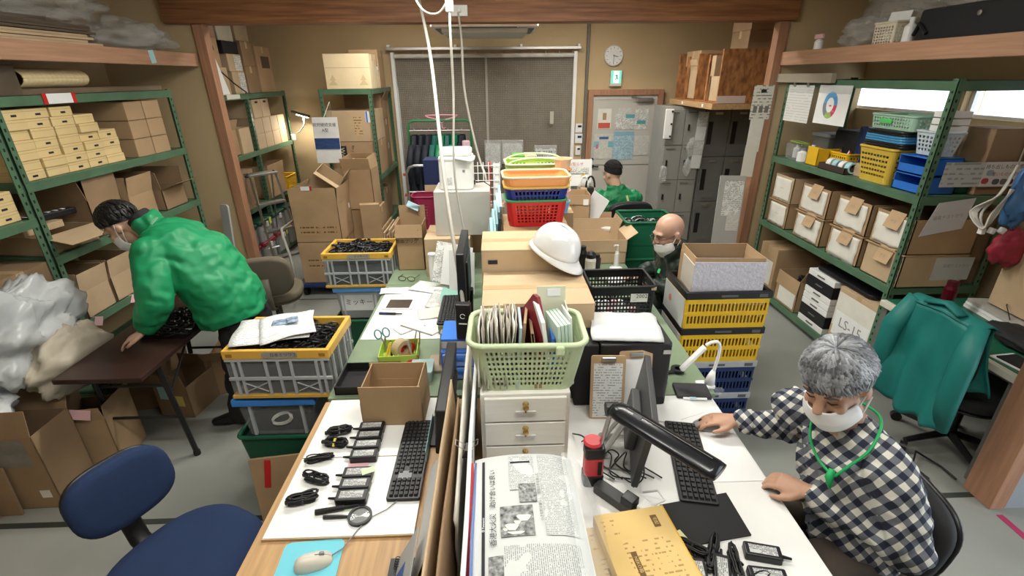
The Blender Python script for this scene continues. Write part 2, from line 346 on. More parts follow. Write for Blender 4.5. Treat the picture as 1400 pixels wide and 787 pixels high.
# conduit post between the shutter and the door
struct(B(1.215, 1.245, 6.99, 7.05, 0, 2.75).build('trim_13', mat('conduit', (.16, .15, .13), .5)))
struct(B(1.255, 1.275, 7.02, 7.05, 0, 2.95).build('trim_14', WALL))
# clock
ck = thing('wall_clock', 'round white wall clock above the door', 'clock', (1.58, 7.05, 2.345), rot=(R(90), 0, 0))
MB().lathe([(.0, 0), (.128, 0), (.130, .02), (.124, .038), (.112, .036), (0, .034)], 40).build('rim', mat('clock_rim', (.62, .60, .55), .4), ck, smooth=True)
MB().lathe([(0, .035), (.112, .035), (.112, .0375), (0, .038)], 40).build('dial', PAPER, ck)
for a, l_, w_ in ((R(-105), .06, .007), (R(-180), .09, .005)):
    MB().box(-w_/2, w_/2, -.012, l_, .039, .041, Matrix.Rotation(a, 4, 'Z')).build('hand', INK, ck)
for k in range(12): MB().box(-.003, .003, .088, .103, .0382, .0395, Matrix.Rotation(k*R(30), 4, 'Z')).build('hour_mark', INK, ck)
# exit sign
ex = thing('exit_sign', 'small lit green exit sign under the clock', 'sign', (1.625, 7.05, 2.07))
MB().cb((0, -.03, 0), (.155, .06, .20)).build('case', mat('sign_case', (.62, .60, .54), .5), ex, bevel=.006)
MB().cb((0, -.062, .015), (.125, .004, .15)).build('lit_panel', mat('exit_green', (.05, .62, .33), .4, emit=1.6), ex)
pz = mat('exit_white', (.85, 1, .92), .4, emit=1.8); MB().cb((.0, -.0645, .015), (.075, .003, .14)).build('doorway', pz, ex)
mn = MB(); gi = mat('exit_figure', (.0, .30, .14), .5); yq = -.0665
for (x0, z0, x1, z1, r_) in ((0, .052, .001, .053, .011), (0, .035, .008, .0, .009), (.008, 0, .026, -.022, .007), (.008, 0, -.010, -.022, .007), (-.010, -.022, -.024, -.03, .006), (-.002, .03, -.026, .014, .005), (.002, .03, .026, .018, .005)):
    mn.tube([(x0, yq, z0+.01), (x1, yq, z1+.01)], r_, 6, flat=.15, up=(0, 1, 0))
mn.build('running_figure', gi, ex)
# air conditioner cassette hung under the ceiling
ac = thing('ceiling_air_conditioner', 'white ceiling cassette air conditioner behind the beam', 'air conditioner', (-.09, 5.85, 2.55))
MB().prism(rr(1.06, 1.06, .03), 0, .028).build('panel', mat('ac_panel', (.80, .79, .74), .5), ac, bevel=.005)
MB().prism(rr(.84, .84, .02), .028, .40).build('casing', mat('ac_case', (.42, .42, .40), .5), ac)
MB().prism(rr(.86, .86, .02), -.045, 0).build('grille', mat('ac_grille', (.62, .61, .56), .5), ac, bevel=.012)
for a in range(4): MB().box(-.32, .32, -.50, -.44, -.006, .001, Matrix.Rotation(a*R(90), 4, 'Z')).build('louvre', GREYD, ac)
for x in (-.40, .40): MB().cb((x, -.535, .055), (.11, .03, .05)).build('bracket_light', WHITE, ac)
for x, y in ((-.45, -.45), (.45, -.45), (-.45, .45), (.45, .45)): MB().tube([(x, y, 0), (x, y, .40)], .006, 6).build('hanger_rod', STEEL, ac)
# ================================================================ steel shelving
def steel_shelf(label, x0, x1, y0, y1, levels, zt, extra_y=(), boards=GRN, open_top=False):
    """angle-iron shelving; levels are the board tops"""
    t = thing('steel_shelving', label, 'shelving', ((x0+x1)/2, (y0+y1)/2, 0))
    cx, cy = (x0+x1)/2, (y0+y1)/2; a, th = .042, .004
    for sx in (-1, 1):
        ys = [(y0, 1), (y1, -1)] + [(e, 1) for e in extra_y]
        for yy, sy in ys:
            ex_, ey = (x1-x0)/2*sx, yy-cy
            mb = MB(); mb.box(min(ex_, ex_-sx*th), max(ex_, ex_-sx*th), min(ey, ey+sy*a), max(ey, ey+sy*a), 0, zt)
            mb.box(min(ex_, ex_-sx*a), max(ex_, ex_-sx*a), min(ey, ey+sy*th), max(ey, ey+sy*th), 0, zt)
            up = mb.build('upright', GRN, t)
            hm = MB(); k = 0
            while .1+k*.05 < zt-.03:
                z = .1+k*.05; k += 1
                hm.cb((ex_+sx*.0006, ey+sy*.021, z), (.0016, .010, .018)); hm.cb((ex_-sx*.021, ey-sy*.0006, z), (.010, .0016, .018))
            hm.build('slot_holes', DGRN, up)['kind'] = 'stuff'
    for z in levels:
        if not (open_top and z == max(levels)):
            B(x0-cx+.006, x1-cx-.006, y0-cy+.006, y1-cy-.006, z-.008, z).build('shelf_board', boards, t)
        for sx in (-1, 1):
            ex_ = (x1-x0)/2*sx
            B(min(ex_, ex_+sx*.004), max(ex_, ex_+sx*.004), y0-cy+.002, y1-cy-.002, z-.052, z+.002).build('beam', GRN, t, bevel=.002)
        for yy, sy in ((y0-cy, 1), (y1-cy, -1)):
            B(x0-cx+.005, x1-cx-.005, min(yy, yy-sy*.004), max(yy, yy-sy*.004), z-.052, z+.002).build('beam', GRN, t)
    return t
# ---------------------------------------------------------------- cardboard cartons
FL = {'f': (0, -1), 'b': (0, 1), 'l': (-1, 0), 'r': (1, 0)}
def carton(label, x, y, z, w, d, h, rz=0, m=None, flaps=None, group=None, tape=True, name='carton', cat='box', fl=None, rot=None):
    """closed carton, or open when flaps = {side: angle}; 0 lies outward flat, 90 stands up, negative hangs"""
    m = m or CARD
    t = thing(name, label, cat, (x, y, z), R(rz), group, rot=rot)
    if flaps is None:
        B(-w/2, w/2, -d/2, d/2, 0, h-.004).build('body', m, t, bevel=.004)
        B(-w/2, w/2, -d/2, -.001, h-.004, h).build('flap', m, t); B(-w/2, w/2, .001, d/2, h-.004, h).build('flap', m, t)
        if tape:
            B(-w/2-.001, w/2+.001, -.025, .025, h, h+.001).build('tape', TAPE, t)
            for s_ in (-1, 1): B(min(s_*w/2, s_*(w/2+.001)), max(s_*w/2, s_*(w/2+.001)), -.025, .025, h-.07, h+.001).build('tape', TAPE, t)
        return t
    th = .005; mb = MB(); mb.box(-w/2, w/2, -d/2, d/2, 0, th)
    mb.box(-w/2, w/2, -d/2, -d/2+th, 0, h); mb.box(-w/2, w/2, d/2-th, d/2, 0, h)
    mb.box(-w/2, -w/2+th, -d/2, d/2, 0, h); mb.box(w/2-th, w/2, -d/2, d/2, 0, h)
    mb.build('body', m, t)
    fl = fl or min(w, d)*.48
    for k, a in flaps.items():
        sx, sy = FL[k]; L = (w if sy else d)-.004
        M = Matrix.Translation((sx*(w/2-.002), sy*(d/2-.002), h)) @ Matrix.Rotation(math.atan2(sy, sx), 4, 'Z') @ Matrix.Rotation(-R(a), 4, 'Y')
        MB().box(0, fl, -L/2, L/2, -.002, .002, M).build('flap', m, t)
    return t
def side_label(t, face, w, d, u, v, lw, lh, m=PAPER, name='paper_label', off=.0):
    """paper stuck on a carton face; u,v from the face's centre line / bottom"""
    if face == 'f': loc, rot = (u, -d/2-off, v), FRONT
    elif face == 'b': loc, rot = (-u, d/2+off, v), (R(90), 0, R(180))
    elif face == 'r': loc, rot = (w/2+off, u, v), RIGHTF
    elif face == 'l': loc, rot = (-w/2-off, -u, v), LEFTF
    else: loc, rot = (u, v, off), (0, 0, 0)
    return sheet(name, lw, lh, m, t, loc, rot, .0012)

# ---------------------------------------------------------------- left near shelving (two bays)
LX0, LX1 = -3.33, -2.72
shA = steel_shelf('green steel shelving along the left wall behind the bending man', LX0, LX1, 2.87, 4.46, (2.02, 1.555, 1.105, .645, .12), 2.03)
shB = steel_shelf('green steel shelving bay cut off by the left edge', LX0, LX1, 2.42, 2.86, (2.02, 1.36, .60, .12), 2.03)
lbm = thing('shelf_label', 'white shelf label with red ends on the left top beam', 'label', (-2.713, 3.32, 2.0), rot=RIGHTF)
sheet('card', .20, .058, PAPER, lbm, (0, 0, 0), (0,0,0)); 
for s_ in (-1, 1): sheet('red_end', .03, .062, RED, lbm, (s_*.11, 0, .001), (0,0,0))
# cream boxes: five columns
cb0 = None; rows = [7, 7, 7, 6, 4]
def cream_box():
    t = thing('cream_box', 'small cream cardboard box in the stacked columns on the left shelf', 'box', group='cream boxes on the left shelf')
    B(-.14, .14, -.083, .083, 0, .056).build('body', CREAM, t, bevel=.003)
    B(-.14, .1408, -.083, .083, .040, .0425).build('lid_line', mat('cream_dark', (.50, .36, .16), .8), t)  # thin strip of darker cream marks the lid line
    sheet('hand_hole', .035, .012, INK, t, (.1402, .01, .022), RIGHTF); return t
for c, n_ in enumerate(rows):
    for k in range(n_):
        jx = rnd.uniform(-.012, .012); p = (-2.90+jx, 3.0+c*.172, 1.556+k*.0565)
        lb_ = 'small cream box, %s from the bottom in the %s stack from the near upright' % (ORD[k], ORD[c])
        if cb0 is None: cb0 = cream_box(); cb0.location = p; cb0['label'] = lb_
        else:
            q = dup(cb0, lb_, p, rnd.uniform(-.03, .03))
            if rnd.random() < .45: bpy.data.objects.remove([ch for ch in q.children if ch.name.startswith('hand')][0])
for c in range(2):
    for k in range(3):
        carton('brown carton beside the cream boxes, %s column, %s' % (('nearer', 'farther')[c], ('bottom', 'middle', 'top')[k]), -2.92, 3.985+c*.205, 1.556+k*.133, .36, .195, .13, m=CARD, group='brown cartons beside the cream boxes', tape=False)
carton('dark brown carton between the cream boxes and the two-by-three stack', -3.06, 3.70, 1.556, .3, .2, .2, m=CARD3, group=None, tape=False)
# near bay cream boxes
for c in range(2):
    for k in range(3):
        q = dup(cb0, 'small cream box at the left picture edge, %s column, %s' % (('nearer', 'farther')[c], ('bottom', 'middle', 'top')[k]), (-2.90, 2.56+c*.172, 1.362+k*.0565), group='cream boxes at the left edge')
bx_ = carton('dull brown carton with white delivery sheet at the left edge', -2.95, 2.64, .602, .44, .38, .50, m=CARD3)
side_label(bx_, 'r', .44, .38, -.05, .30, .20, .30, mat_print('delivery_print', (.66, .67, .66), (.3, .3, .3), .012, .4, 90)); side_label(bx_, 'r', .44, .46, -.13, .22, .07, .10, mat('note_yellow', (.75, .60, .18), .7), 'yellow_note', .0015)
# level 1.105
c1 = carton('low brown carton with loose lid on the middle left shelf', -2.93, 3.10, 1.106, .36, .36, .115, rz=-8, m=CARD2, flaps={'r': -10, 'l': 20}, fl=.2)
fb = carton('flat brown carton tipped on the low carton on the left shelf', -2.98, 3.02, 1.235, .30, .26, .045, rz=-6, m=CARD2, tape=False)
ps = thing('power_strip', 'black power strip with white sockets lying on the left shelf cartons', 'power strip', (-2.90, 3.12, 1.286), R(75))
MB().prism(rr(.34, .07, .015), 0, .04).build('case', BLACK, ps, bevel=.006)
for k in range(6): MB().cb((-.12+k*.045, 0, .041), (.02, .03, .003)).build('socket', WHITE, ps)
carton('open brown carton behind the bending man, one flap raised', -2.95, 3.45, 1.106, .38, .30, .25, m=CARD3, flaps={'f': 75, 'r': 88, 'b': 100})
carton('open brown carton in the middle of the left shelf, flaps up', -2.95, 3.80, 1.106, .38, .30, .19, rz=3, m=CARD, flaps={'r': 80, 'f': 95, 'b': 70})
carton('open carton with wide flap at the far end of the left shelf', -2.94, 4.17, 1.106, .40, .30, .17, m=CARD3, flaps={'r': 20, 'f': 80, 'b': 85, 'l': 95})
tag(B(-.006, .006, -.22, .22, 0, .33).build('cardboard_sheet', CARD3, loc=(-3.14, 4.19, 1.30)), 'plain cardboard sheet standing at the far end of the left shelf', 'cardboard')
nt_ = tag(curl_sheet(.09, .11, .03, 4.2).build('sticky_note', SKYB, loc=(-2.90, 3.36, 1.47), rot=(R(50), R(50), 0), smooth=True, solid=.001), 'pale blue note sticking up from a carton on the left shelf', 'note')
# level .645
for k, (yy, lb) in enumerate(((3.08, 'open brown carton with front flap up, low on the left shelf, nearer one'), (3.35, 'open brown carton with front flap up, low on the left shelf, beside basket'))):
    carton(lb, -2.92, yy, .646, .38, .25, .18, m=CARD2, flaps={'r': 82, 'f': 95, 'b': 95, 'l': 60}, fl=.13)
# top of the left shelving
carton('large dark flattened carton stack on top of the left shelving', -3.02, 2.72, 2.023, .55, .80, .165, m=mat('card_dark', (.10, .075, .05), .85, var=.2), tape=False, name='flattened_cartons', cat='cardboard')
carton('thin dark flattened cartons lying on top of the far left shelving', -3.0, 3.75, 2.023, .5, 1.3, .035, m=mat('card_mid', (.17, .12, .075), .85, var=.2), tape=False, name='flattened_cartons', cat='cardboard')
rl = tag(MB().grid(lambda u, v: (.10*math.cos(u*math.pi*2)*(1+.02*math.sin(v*90)), -.25+.5*v, .055*math.sin(u*math.pi*2)+.055), 20, 60).build('corrugated_roll', mat('corrugated_cream', (.66, .53, .30), .7), loc=(-2.86, 3.42, 2.059), smooth=True, solid=.004), 'cream corrugated cardboard roll on the left shelving top', 'cardboard')
# cardboard and bag above the fascia
for k in range(9):
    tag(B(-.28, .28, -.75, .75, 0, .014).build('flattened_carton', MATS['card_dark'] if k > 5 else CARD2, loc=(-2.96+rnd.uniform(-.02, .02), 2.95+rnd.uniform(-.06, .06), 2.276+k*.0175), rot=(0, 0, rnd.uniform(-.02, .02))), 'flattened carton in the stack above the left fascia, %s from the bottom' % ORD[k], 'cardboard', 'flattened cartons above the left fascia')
def crumple(name, c, r, m, seed, amp=.25, n=40, mm=24, smooth=True, freq=2.2, zmin=None, label=None, cat='bag'):
    def fn(u, v):
        a, p = 2*math.pi*u, math.pi*(v-.5)
        d = Vector((math.cos(p)*math.cos(a), math.cos(p)*math.sin(a), math.sin(p)))
        k = 1+amp*noise.noise(d*freq+Vector((seed, 0, 0)))+amp*.5*abs(noise.noise(d*freq*2.7+Vector((0, seed, 0))))+amp*.2*noise.noise(d*freq*7+Vector((seed, seed, 0)))
        q = Vector((d.x*r[0]*k, d.y*r[1]*k, d.z*r[2]*k))
        if zmin is not None: q.z = max(q.z, zmin+.002*math.sin(a*9))
        return q
    o = MB().grid(fn, n, mm).build(name, m, loc=c, smooth=smooth)
    if label: tag(o, label, cat)
    return o
crumple('plastic_bag', (-3.02, 3.40, 2.56), (.28, .75, .15), FILM, 3.1, .5, 70, 36, zmin=-.10, label='large crumpled clear plastic bag above the left fascia')
crumple('plastic_bag', (-2.86, 4.35, 2.40), (.22, .34, .12), FILM, 9.7, .5, 50, 30, zmin=-.12, label='small crumpled clear plastic bag against the left post')
# pale board leaning on the left partition
tag(MB().prism(rr(.10, 1.0, .03), 0, .02).build('plastic_board', mat('pale_grey_board', (.42, .43, .42), .5), loc=(-2.63, 4.60, .505), rot=(R(84), 0, R(-20)), bevel=.004), 'pale grey plastic board leaning beside the left post', 'board')

# ---------------------------------------------------------------- baskets
def basket_mesh(w, d, h, taper, rad, cols, colsd, rows, zm=(.14, .14), hole=(.22, .78), holev=(.2, .8), bottom=True, skip=None):
    st = []   # stations: (kind, x-sign.., param) around the rounded rectangle
    def side(n, p0, p1, nr):
        for i in range(n):
            for k, f in enumerate((0, hole[0], hole[1])):
                tt = (i+f)/n; st.append((p0, p1, tt, nr, k == 1))
    cor = 4; hw, hd = w/2-rad, d/2-rad; seq = []
    def add_side(n, a, b, nr):
        for i in range(n):
            for k, f in enumerate((0, hole[0], hole[1])): 
                tt = (i+f)/n; seq.append((a[0]+(b[0]-a[0])*tt, a[1]+(b[1]-a[1])*tt, nr, k == 1))
    def add_cor(c, a0):
        for i in range(cor): a = R(a0+90*i/cor); seq.append((c[0], c[1], (math.cos(a), math.sin(a)), False))
    add_side(cols, (-hw, -hd), (hw, -hd), (0, -1)); add_cor((hw, -hd), -90)
    add_side(colsd, (hw, -hd), (hw, hd), (1, 0)); add_cor((hw, hd), 0)
    add_side(cols, (hw, hd), (-hw, hd), (0, 1)); add_cor((-hw, hd), 90)
    add_side(colsd, (-hw, hd), (-hw, -hd), (-1, 0)); add_cor((-hw, -hd), 180)
    vs_ = [(0, False)]; z0, z1 = zm[0], 1-zm[1]
    for j in range(rows):
        for k, f in enumerate(holev): vs_.append((z0+(z1-z0)*(j+f)/rows, k == 0))
    vs_.append((1, False))
    mb = MB(); n = len(seq); V = []
    for t, _ in vs_:
        ins = taper*(1-t)
        for x, y, nr, _h in seq:
            sx = (hw-ins)/hw; sy = (hd-ins)/hd
            V.append((x*sx+nr[0]*rad, y*sy+nr[1]*rad, t*h))
    F = []
    for j in range(len(vs_)-1):
        for i in range(n):
            if vs_[j][1] and seq[i][3] and not (skip and skip(j//2, i)): continue
            F.append((j*n+i, j*n+(i+1) % n, (j+1)*n+(i+1) % n, (j+1)*n+i))
    if bottom: F.append(tuple(range(n-1, -1, -1)))
    mb.add(V, F); rim = [Vector(V[(len(vs_)-1)*n+i]) for i in range(n)]
    return mb, rim
def basket(label, loc, rz, w, d, h, m, cols, colsd, rows, taper=.02, rad=.03, rim_r=.008, rim_m=None, name='plastic_basket', group=None, th=.003, rimflat=1.0, handles=None, **k):
    t = thing(name, label, 'basket', loc, R(rz), group)
    mb, rim = basket_mesh(w, d, h, taper, rad, cols, colsd, rows, **k)
    mb.build('body', m, t, solid=th)
    MB().tube(rim+[rim[0], rim[1]], rim_r, 8, caps=False, flat=rimflat).build('rim', rim_m or m, t, smooth=True)
    if handles:
        for sy in (-1, 1):
            pts = [(math.cos(a)*w*.47, sy*d*.47*.9+0, h-.005+max(0, math.sin(a))*handles) for a in [math.pi*i/16 for i in range(17)]]
            MB().tube(pts, .006, 6).build('handle', rim_m or m, t, smooth=True)
    return t
WLAT = mat('pale_grey_plastic', (.58, .60, .58), .5)
basket('white slotted basket low on the left shelf behind the bending man', (-2.90, 3.68, .648), 90, .26, .34, .12, WLAT, 7, 8, 4, .01, .02)

# ---------------------------------------------------------------- rear left shelving behind the post
shC = steel_shelf('green steel shelving behind the left post with the ladder', -3.34, -2.76, 4.98, 6.92, (1.95, 1.34, .76, .10), 1.96, extra_y=(5.86,))
sheet('beam_tag', .28, .045, OFFW, None, (-2.753, 5.55, 1.93), RIGHTF); tag(bpy.data.objects['beam_tag'], 'white paper tag on the rear left shelving top beam', 'label')
RC = 'cartons piled on top of the rear left shelving'
def C(lb, x, y, z, w, d, h, rz=0, m=CARD, **k): return carton(lb, x, y, z, w, d, h, rz, m, **k)
a = C('brown carton with round hole on top of the rear left shelving', -2.92, 5.42, 1.953, .30, .30, .26, 0, CARD2); a2 = C('brown carton with round hole stacked second layer, rear left shelving', -2.93, 5.36, 2.214, .30, .32, .27, 3, CARD)
MB().lathe([(0, 0), (.03, 0), (.03, .002), (0, .002)], 16, M=Matrix.Translation((.1505, .03, .17)) @ Matrix.Rotation(R(90), 4, 'Y')).build('hand_hole', INK, a2)
b_ = C('carton with white printed sheet, rear left shelving top, lower', -2.92, 5.80, 1.953, .30, .28, .22, 0, CARD2); side_label(b_, 'r', .30, .28, .06, .11, .13, .20, PR1, off=.001)
b_ = C('carton with white printed sheet, rear left shelving top, upper', -2.92, 5.78, 2.174, .30, .30, .17, 0, CARD2); side_label(b_, 'r', .30, .30, .06, .085, .15, .15, PR1, off=.001)
C('flat black carton on the printed cartons at the rear left', -2.93, 5.74, 2.345, .32, .34, .12, 2, BLACKM, tape=False)
C('brown carton at the back of the rear left shelving top, lower', -2.93, 6.13, 1.953, .3, .26, .28, 0, CARD3); C('brown carton at the back of the rear left shelving top, upper', -2.93, 6.13, 2.234, .3, .26, .25, 0, CARD3)
tl = C('tall brown carton with dark printed panel, rear left shelving top', -2.95, 6.52, 1.953, .34, .40, .50, 0, CARD); side_label(tl, 'r', .34, .40, .03, .33, .22, .13, mat('panel_print', (.10, .07, .045), .8), 'printed_panel', .001)
C('kraft paper sack standing on the rear left cartons', -2.95, 6.10, 2.486, .32, .30, .26, 0, mat('kraft', (.36, .27, .17), .85, var=.2), tape=False, name='paper_sack', cat='sack')
C('pinkish carton high on the rear left shelving pile', -2.95, 5.42, 2.486, .3, .28, .24, 4, mat('pinkish_card', (.38, .23, .16), .85, var=.15)); C('pale sack high in the rear left shelving pile', -2.95, 5.75, 2.466, .30, .32, .26, 0, mat('pale_sack', (.48, .44, .34), .85, var=.2), tape=False, name='paper_sack', cat='sack')
bg = tag(MB().prism([(-.16, 0), (.16, 0), (.05, .26), (.0, .36), (-.04, .26)], 0, .05).build('folded_bag', WHITE, loc=(-2.735, 5.22, 1.955), rot=RIGHTF, bevel=.01), 'white folded bag leaning on the rear left cartons', 'bag')
tag(MB().tube([(-2.70, 5.27, 2.19), (-2.69, 5.50, 2.06), (-2.70, 5.75, 1.965)], .007, 6).build('black_strap', BLACK), 'black strap hanging over the rear left cartons', 'strap')
dg = tag(MB().prism(rr(.30, .22, .03), 0, .22).build('dark_green_case', mat('case_green', (.02, .10, .06), .5), loc=(-2.95, 5.16, 2.28), bevel=.02), 'dark green case high beside the left post', 'case'); dg.location.z = 1.953
# level 1.34: two bays of cartons
for k, (yy, zz, h_) in enumerate(((5.16, 0, .14), (5.16, .141, .14), (5.16, .282, .22))):
    C('narrow brown carton beside the left post, %s' % ('lowest', 'middle', 'topmost')[k], -2.92, yy, 1.341+zz, .30, .19, h_, 0, CARD2, group='narrow cartons beside the left post', tape=False)
C('open brown carton behind the yellow taped upright', -2.95, 5.42, 1.341, .3, .24, .26, 0, CARD, flaps={'r': 70, 'b': 95})
C('brown carton standing front on the second rear level', -2.90, 5.66, 1.341, .26, .24, .27, 0, CARD2, tape=False)
for c in range(4):
    for k in range(2):
        C('lamp-lit brown carton on the rear left shelving, %s from the mid upright, %s row' % (ORD[c], ('lower', 'upper')[k]), -2.92, 6.03+c*.215, 1.341+k*.171, .30, .205, .17, 0, CARD2, group='lamp-lit cartons on the rear left shelving', tape=False)
for c in range(2):
    q = C('brown carton with handle slot on the lamp-lit rows, %s one' % ('nearer', 'farther')[c], -2.93, 6.07+c*.22, 1.684, .32, .21, .20, 0, CARD2, group='slotted cartons on the lamp-lit rows', tape=False)
    sheet('hand_hole', .07, .022, INK, q, (.1605, 0, .17), RIGHTF)
# level .76
C('dark carton behind the ladder, third rear level', -2.95, 5.35, .761, .40, .5, .42, 0, CARD3, tape=False)
C('open brown carton with printed marks, third rear level', -2.92, 6.15, .761, .36, .46, .22, 0, CARD, flaps={'r': 85, 'f': 80, 'b': 95})
basket('yellow slotted crate at the end of the third rear level', (-2.90, 6.62, .762), 90, .30, .30, .16, YEL, 4, 4, 6, .005, .015, hole=(.1, .9))
# level .1: clear bins with green lids, and red lids
def lidded_bin(lb, x, y, z, lid, tagc=None):
    t = thing('lidded_bin', lb, 'bin', (x, y, z), R(90))
    MB().prism(rr(.30, .38, .03), 0, .20).build('tub', mat('bin_grey', (.40, .41, .40), .35, alpha=.75), t, bevel=.01)
    MB().prism(rr(.33, .41, .03), .20, .245).build('lid', lid, t, bevel=.012)
    MB().cb((0, -.205, .19), (.05, .02, .06)).build('latch', WHITE, t, bevel=.004)
    if tagc: sheet('tag', .05, .075, tagc, t, (.09, -.2065, .205))
    return t
DKG = mat('lid_green', (.015, .06, .035), .5); DKR = mat('lid_red', (.28, .02, .03), .5); YT = mat('tag_yellow', (.75, .80, .10), .6)
for k, yy in enumerate((5.22, 5.60, 5.98, 6.36)):
    lidded_bin('clear bin with red lid on the bottom rear level, ' + ('nearest', 'second', 'third', 'farthest')[k], -2.92, yy, .102, DKR, YT if k == 2 else None)
    lidded_bin('clear bin with dark green lid stacked above the red lids, ' + ('nearest', 'second', 'third', 'farthest')[k], -2.92, yy, .349, DKG, YT if k == 1 else None)
# step ladder
ld = thing('step_ladder', 'aluminium step ladder standing before the rear left shelving', 'ladder', (-2.53, 5.33, 0), R(50))
for s_ in (-1, 1):
    MB().tube([(s_*.17, -.30, .02), (s_*.14, -.03, 1.15)], .022, 4, flat=.6).build('front_rail', STEEL, ld)
    MB().tube([(s_*.17, .36, .02), (s_*.14, .06, 1.15)], .018, 4, flat=.6).build('rear_rail', STEEL, ld)
    MB().lathe([(.0, 0), (.028, 0), (.024, .05), (0, .05)], 10, (s_*.172, -.302, 0)).build('foot', BLACK, ld); MB().lathe([(.0, 0), (.028, 0), (.024, .05), (0, .05)], 10, (s_*.172, .362, 0)).build('foot', BLACK, ld)
    MB().tube([(s_*.14, -.03, 1.15), (s_*.14, .0, 1.17), (s_*.14, .06, 1.15)], .02, 4).build('hinge', NAVY, ld)
for k in range(3):
    t_ = (k+1)/4; MB().cb((0, -.30+.27*t_+.02, 1.15*t_), (.33-.05*t_, .09, .025)).build('step', STEEL, ld, bevel=.003)
MB().cb((0, .015, 1.165), (.31, .14, .025)).build('top_step', STEEL, ld, bevel=.004); MB().tube([(-.165, .29, .25), (.165, .29, .25)], .010, 6).build('stay', STEEL, ld)
# clip lamp with lit head
cl = thing('clip_lamp', 'small lit clip lamp on the rear shelving post', 'lamp', (-2.74, 6.90, 1.345))
MB().cb((0, 0, .03), (.05, .06, .08)).build('clip', WHITE, cl, bevel=.008)
MB().tube([(0, 0, .06), (.10, -.02, .10), (.19, -.06, .19), (.21, -.08, .30)], .008, 8).build('gooseneck', WHITE, cl, smooth=True)
hd = MB().cb((.18, -.09, .33), (.24, .05, .03), rot=(0, R(16), 0)).build('head', GREYD, cl, bevel=.008)
MB().cb((.20, -.09, .305), (.15, .035, .01), rot=(0, R(16), 0)).build('lamp_lens', mat('lamp_lens', (1, .96, .85), .4, emit=14), cl)
lp = bpy.data.lights.new('lamp_glow', 'AREA'); lp.size = .06; lp.energy = 8; lp.color = (1, .93, .78); lo = bpy.data.objects.new('lamp_glow', lp); COL.objects.link(lo); lo.location = (-2.54, 6.81, 1.635); lo.rotation_euler = (R(-20), R(8), 0)
lo.parent = None

# ---------------------------------------------------------------- mid rear shelving (end towards us)
shD = steel_shelf('green steel shelving end-on in front of the shutter', -1.98, -1.39, 5.90, 7.00, (1.985, 1.02, .40), 1.99)
q = C('pale large carton with faint tree print on the mid rear shelving', -1.64, 6.12, 1.988, .50, .36, .36, 0, mat('card_cream', (.70, .57, .36), .75, var=.06)); B(-.251, .251, -.181, -.180, .215, .222).build('printed_line', CARD2, q)
for s_ in (-1, 1):
    MB().prism([(-.05, 0), (.05, 0), (.01, .05), (.035, .05), (0, .11), (-.035, .05), (-.01, .05)], 0, .001).build('tree_print', mat('faint_print', (.55, .43, .24), .8), q, loc=(s_*.17, -.1795, .04), rot=FRONT)
C('brown carton behind the pale carton on the mid rear shelving', -1.55, 6.52, 1.988, .34, .3, .42, 0, CARD)
wc = tag(MB().lathe([(0, 0), (.085, 0), (.09, .2), (.095, .2), (.095, .235), (0, .235)], 20).build('white_canister', WHITE, loc=(-1.48, 6.33, 1.988), smooth=False), 'white canister beside the pale carton on the shelving', 'canister')
q = C('large brown carton with stencil box and blue label, mid rear shelving', -1.68, 6.17, 1.42, .56, .50, .34, 0, CARD2); side_label(q, 'f', .56, .50, .21, .27, .05, .12, PAPER, off=.001); side_label(q, 'f', .56, .50, .20, .27, .018, .12, BLUE, 'blue_strip', .002); side_label(q, 'f', .56, .50, .09, .17, .09, .22, mat_print('stencil', (.56, .39, .21), (.2, .13, .07), .03, .4, 50), 'stencil', .001)
q = C('brown carton with black branded panel under the stencil carton', -1.68, 6.17, 1.022, .56, .50, .395, 0, CARD); side_label(q, 'f', .56, .50, -.13, .22, .10, .26, BLACKM, 'black_panel', .001); text('Weeew', .07, mat('logo_cream', (.6, .5, .35), .7), q, (-.13, -.2525, .22), (R(90), R(90), 0)); side_label(q, 'f', .56, .50, .0, .22, .03, .26, mat_print('stencil2', (.44, .275, .135), (.05, .03, .02), .02, .6, 60), 'stencil', .001)
for k, (y_, z_, h_) in enumerate(((6.60, 1.022, .30), (6.60, 1.323, .30), (6.60, 1.624, .22))): C('brown carton in the side column of the mid rear shelving, ' + ('lowest', 'middle', 'top')[k], -1.64, y_, z_, .46, .28, h_, 0, CARD3, flaps=None if k < 2 else {'r': 60, 'f': 80})
C('brown carton low on the mid rear shelving', -1.66, 6.3, .402, .46, .5, .4, 0, CARD3)
# sign board hanging on its upright
sg = thing('sign_board', 'white and blue sign board hanging by the mid rear shelving', 'sign', (-1.93, 5.80, 1.20))
sheet('board', .285, .50, PAPER, sg, (.0, 0, .25), (R(86), 0, 0), .006); sheet('landscape_band', .28, .12, mat('band_navy', (.03, .075, .22), .6, var=.4, vscale=12, stretch=(1, 4, 1)), sg, (0, -.011, .215), (R(86), 0, 0))
text('就労継続支援', .044, INK, sg, (0, -.024, .42), (R(86), 0, 0)); text('A型', .044, INK, sg, (0, -.021, .36), (R(86), 0, 0)); MB().tube([(.0, .0, .5), (.06, .09, .66)], .003, 5).build('string', WHITE, sg)
MB().tube([(.06, .09, .0), (.06, .09, .66)], .004, 5).build('hook_wire', STEEL, sg)
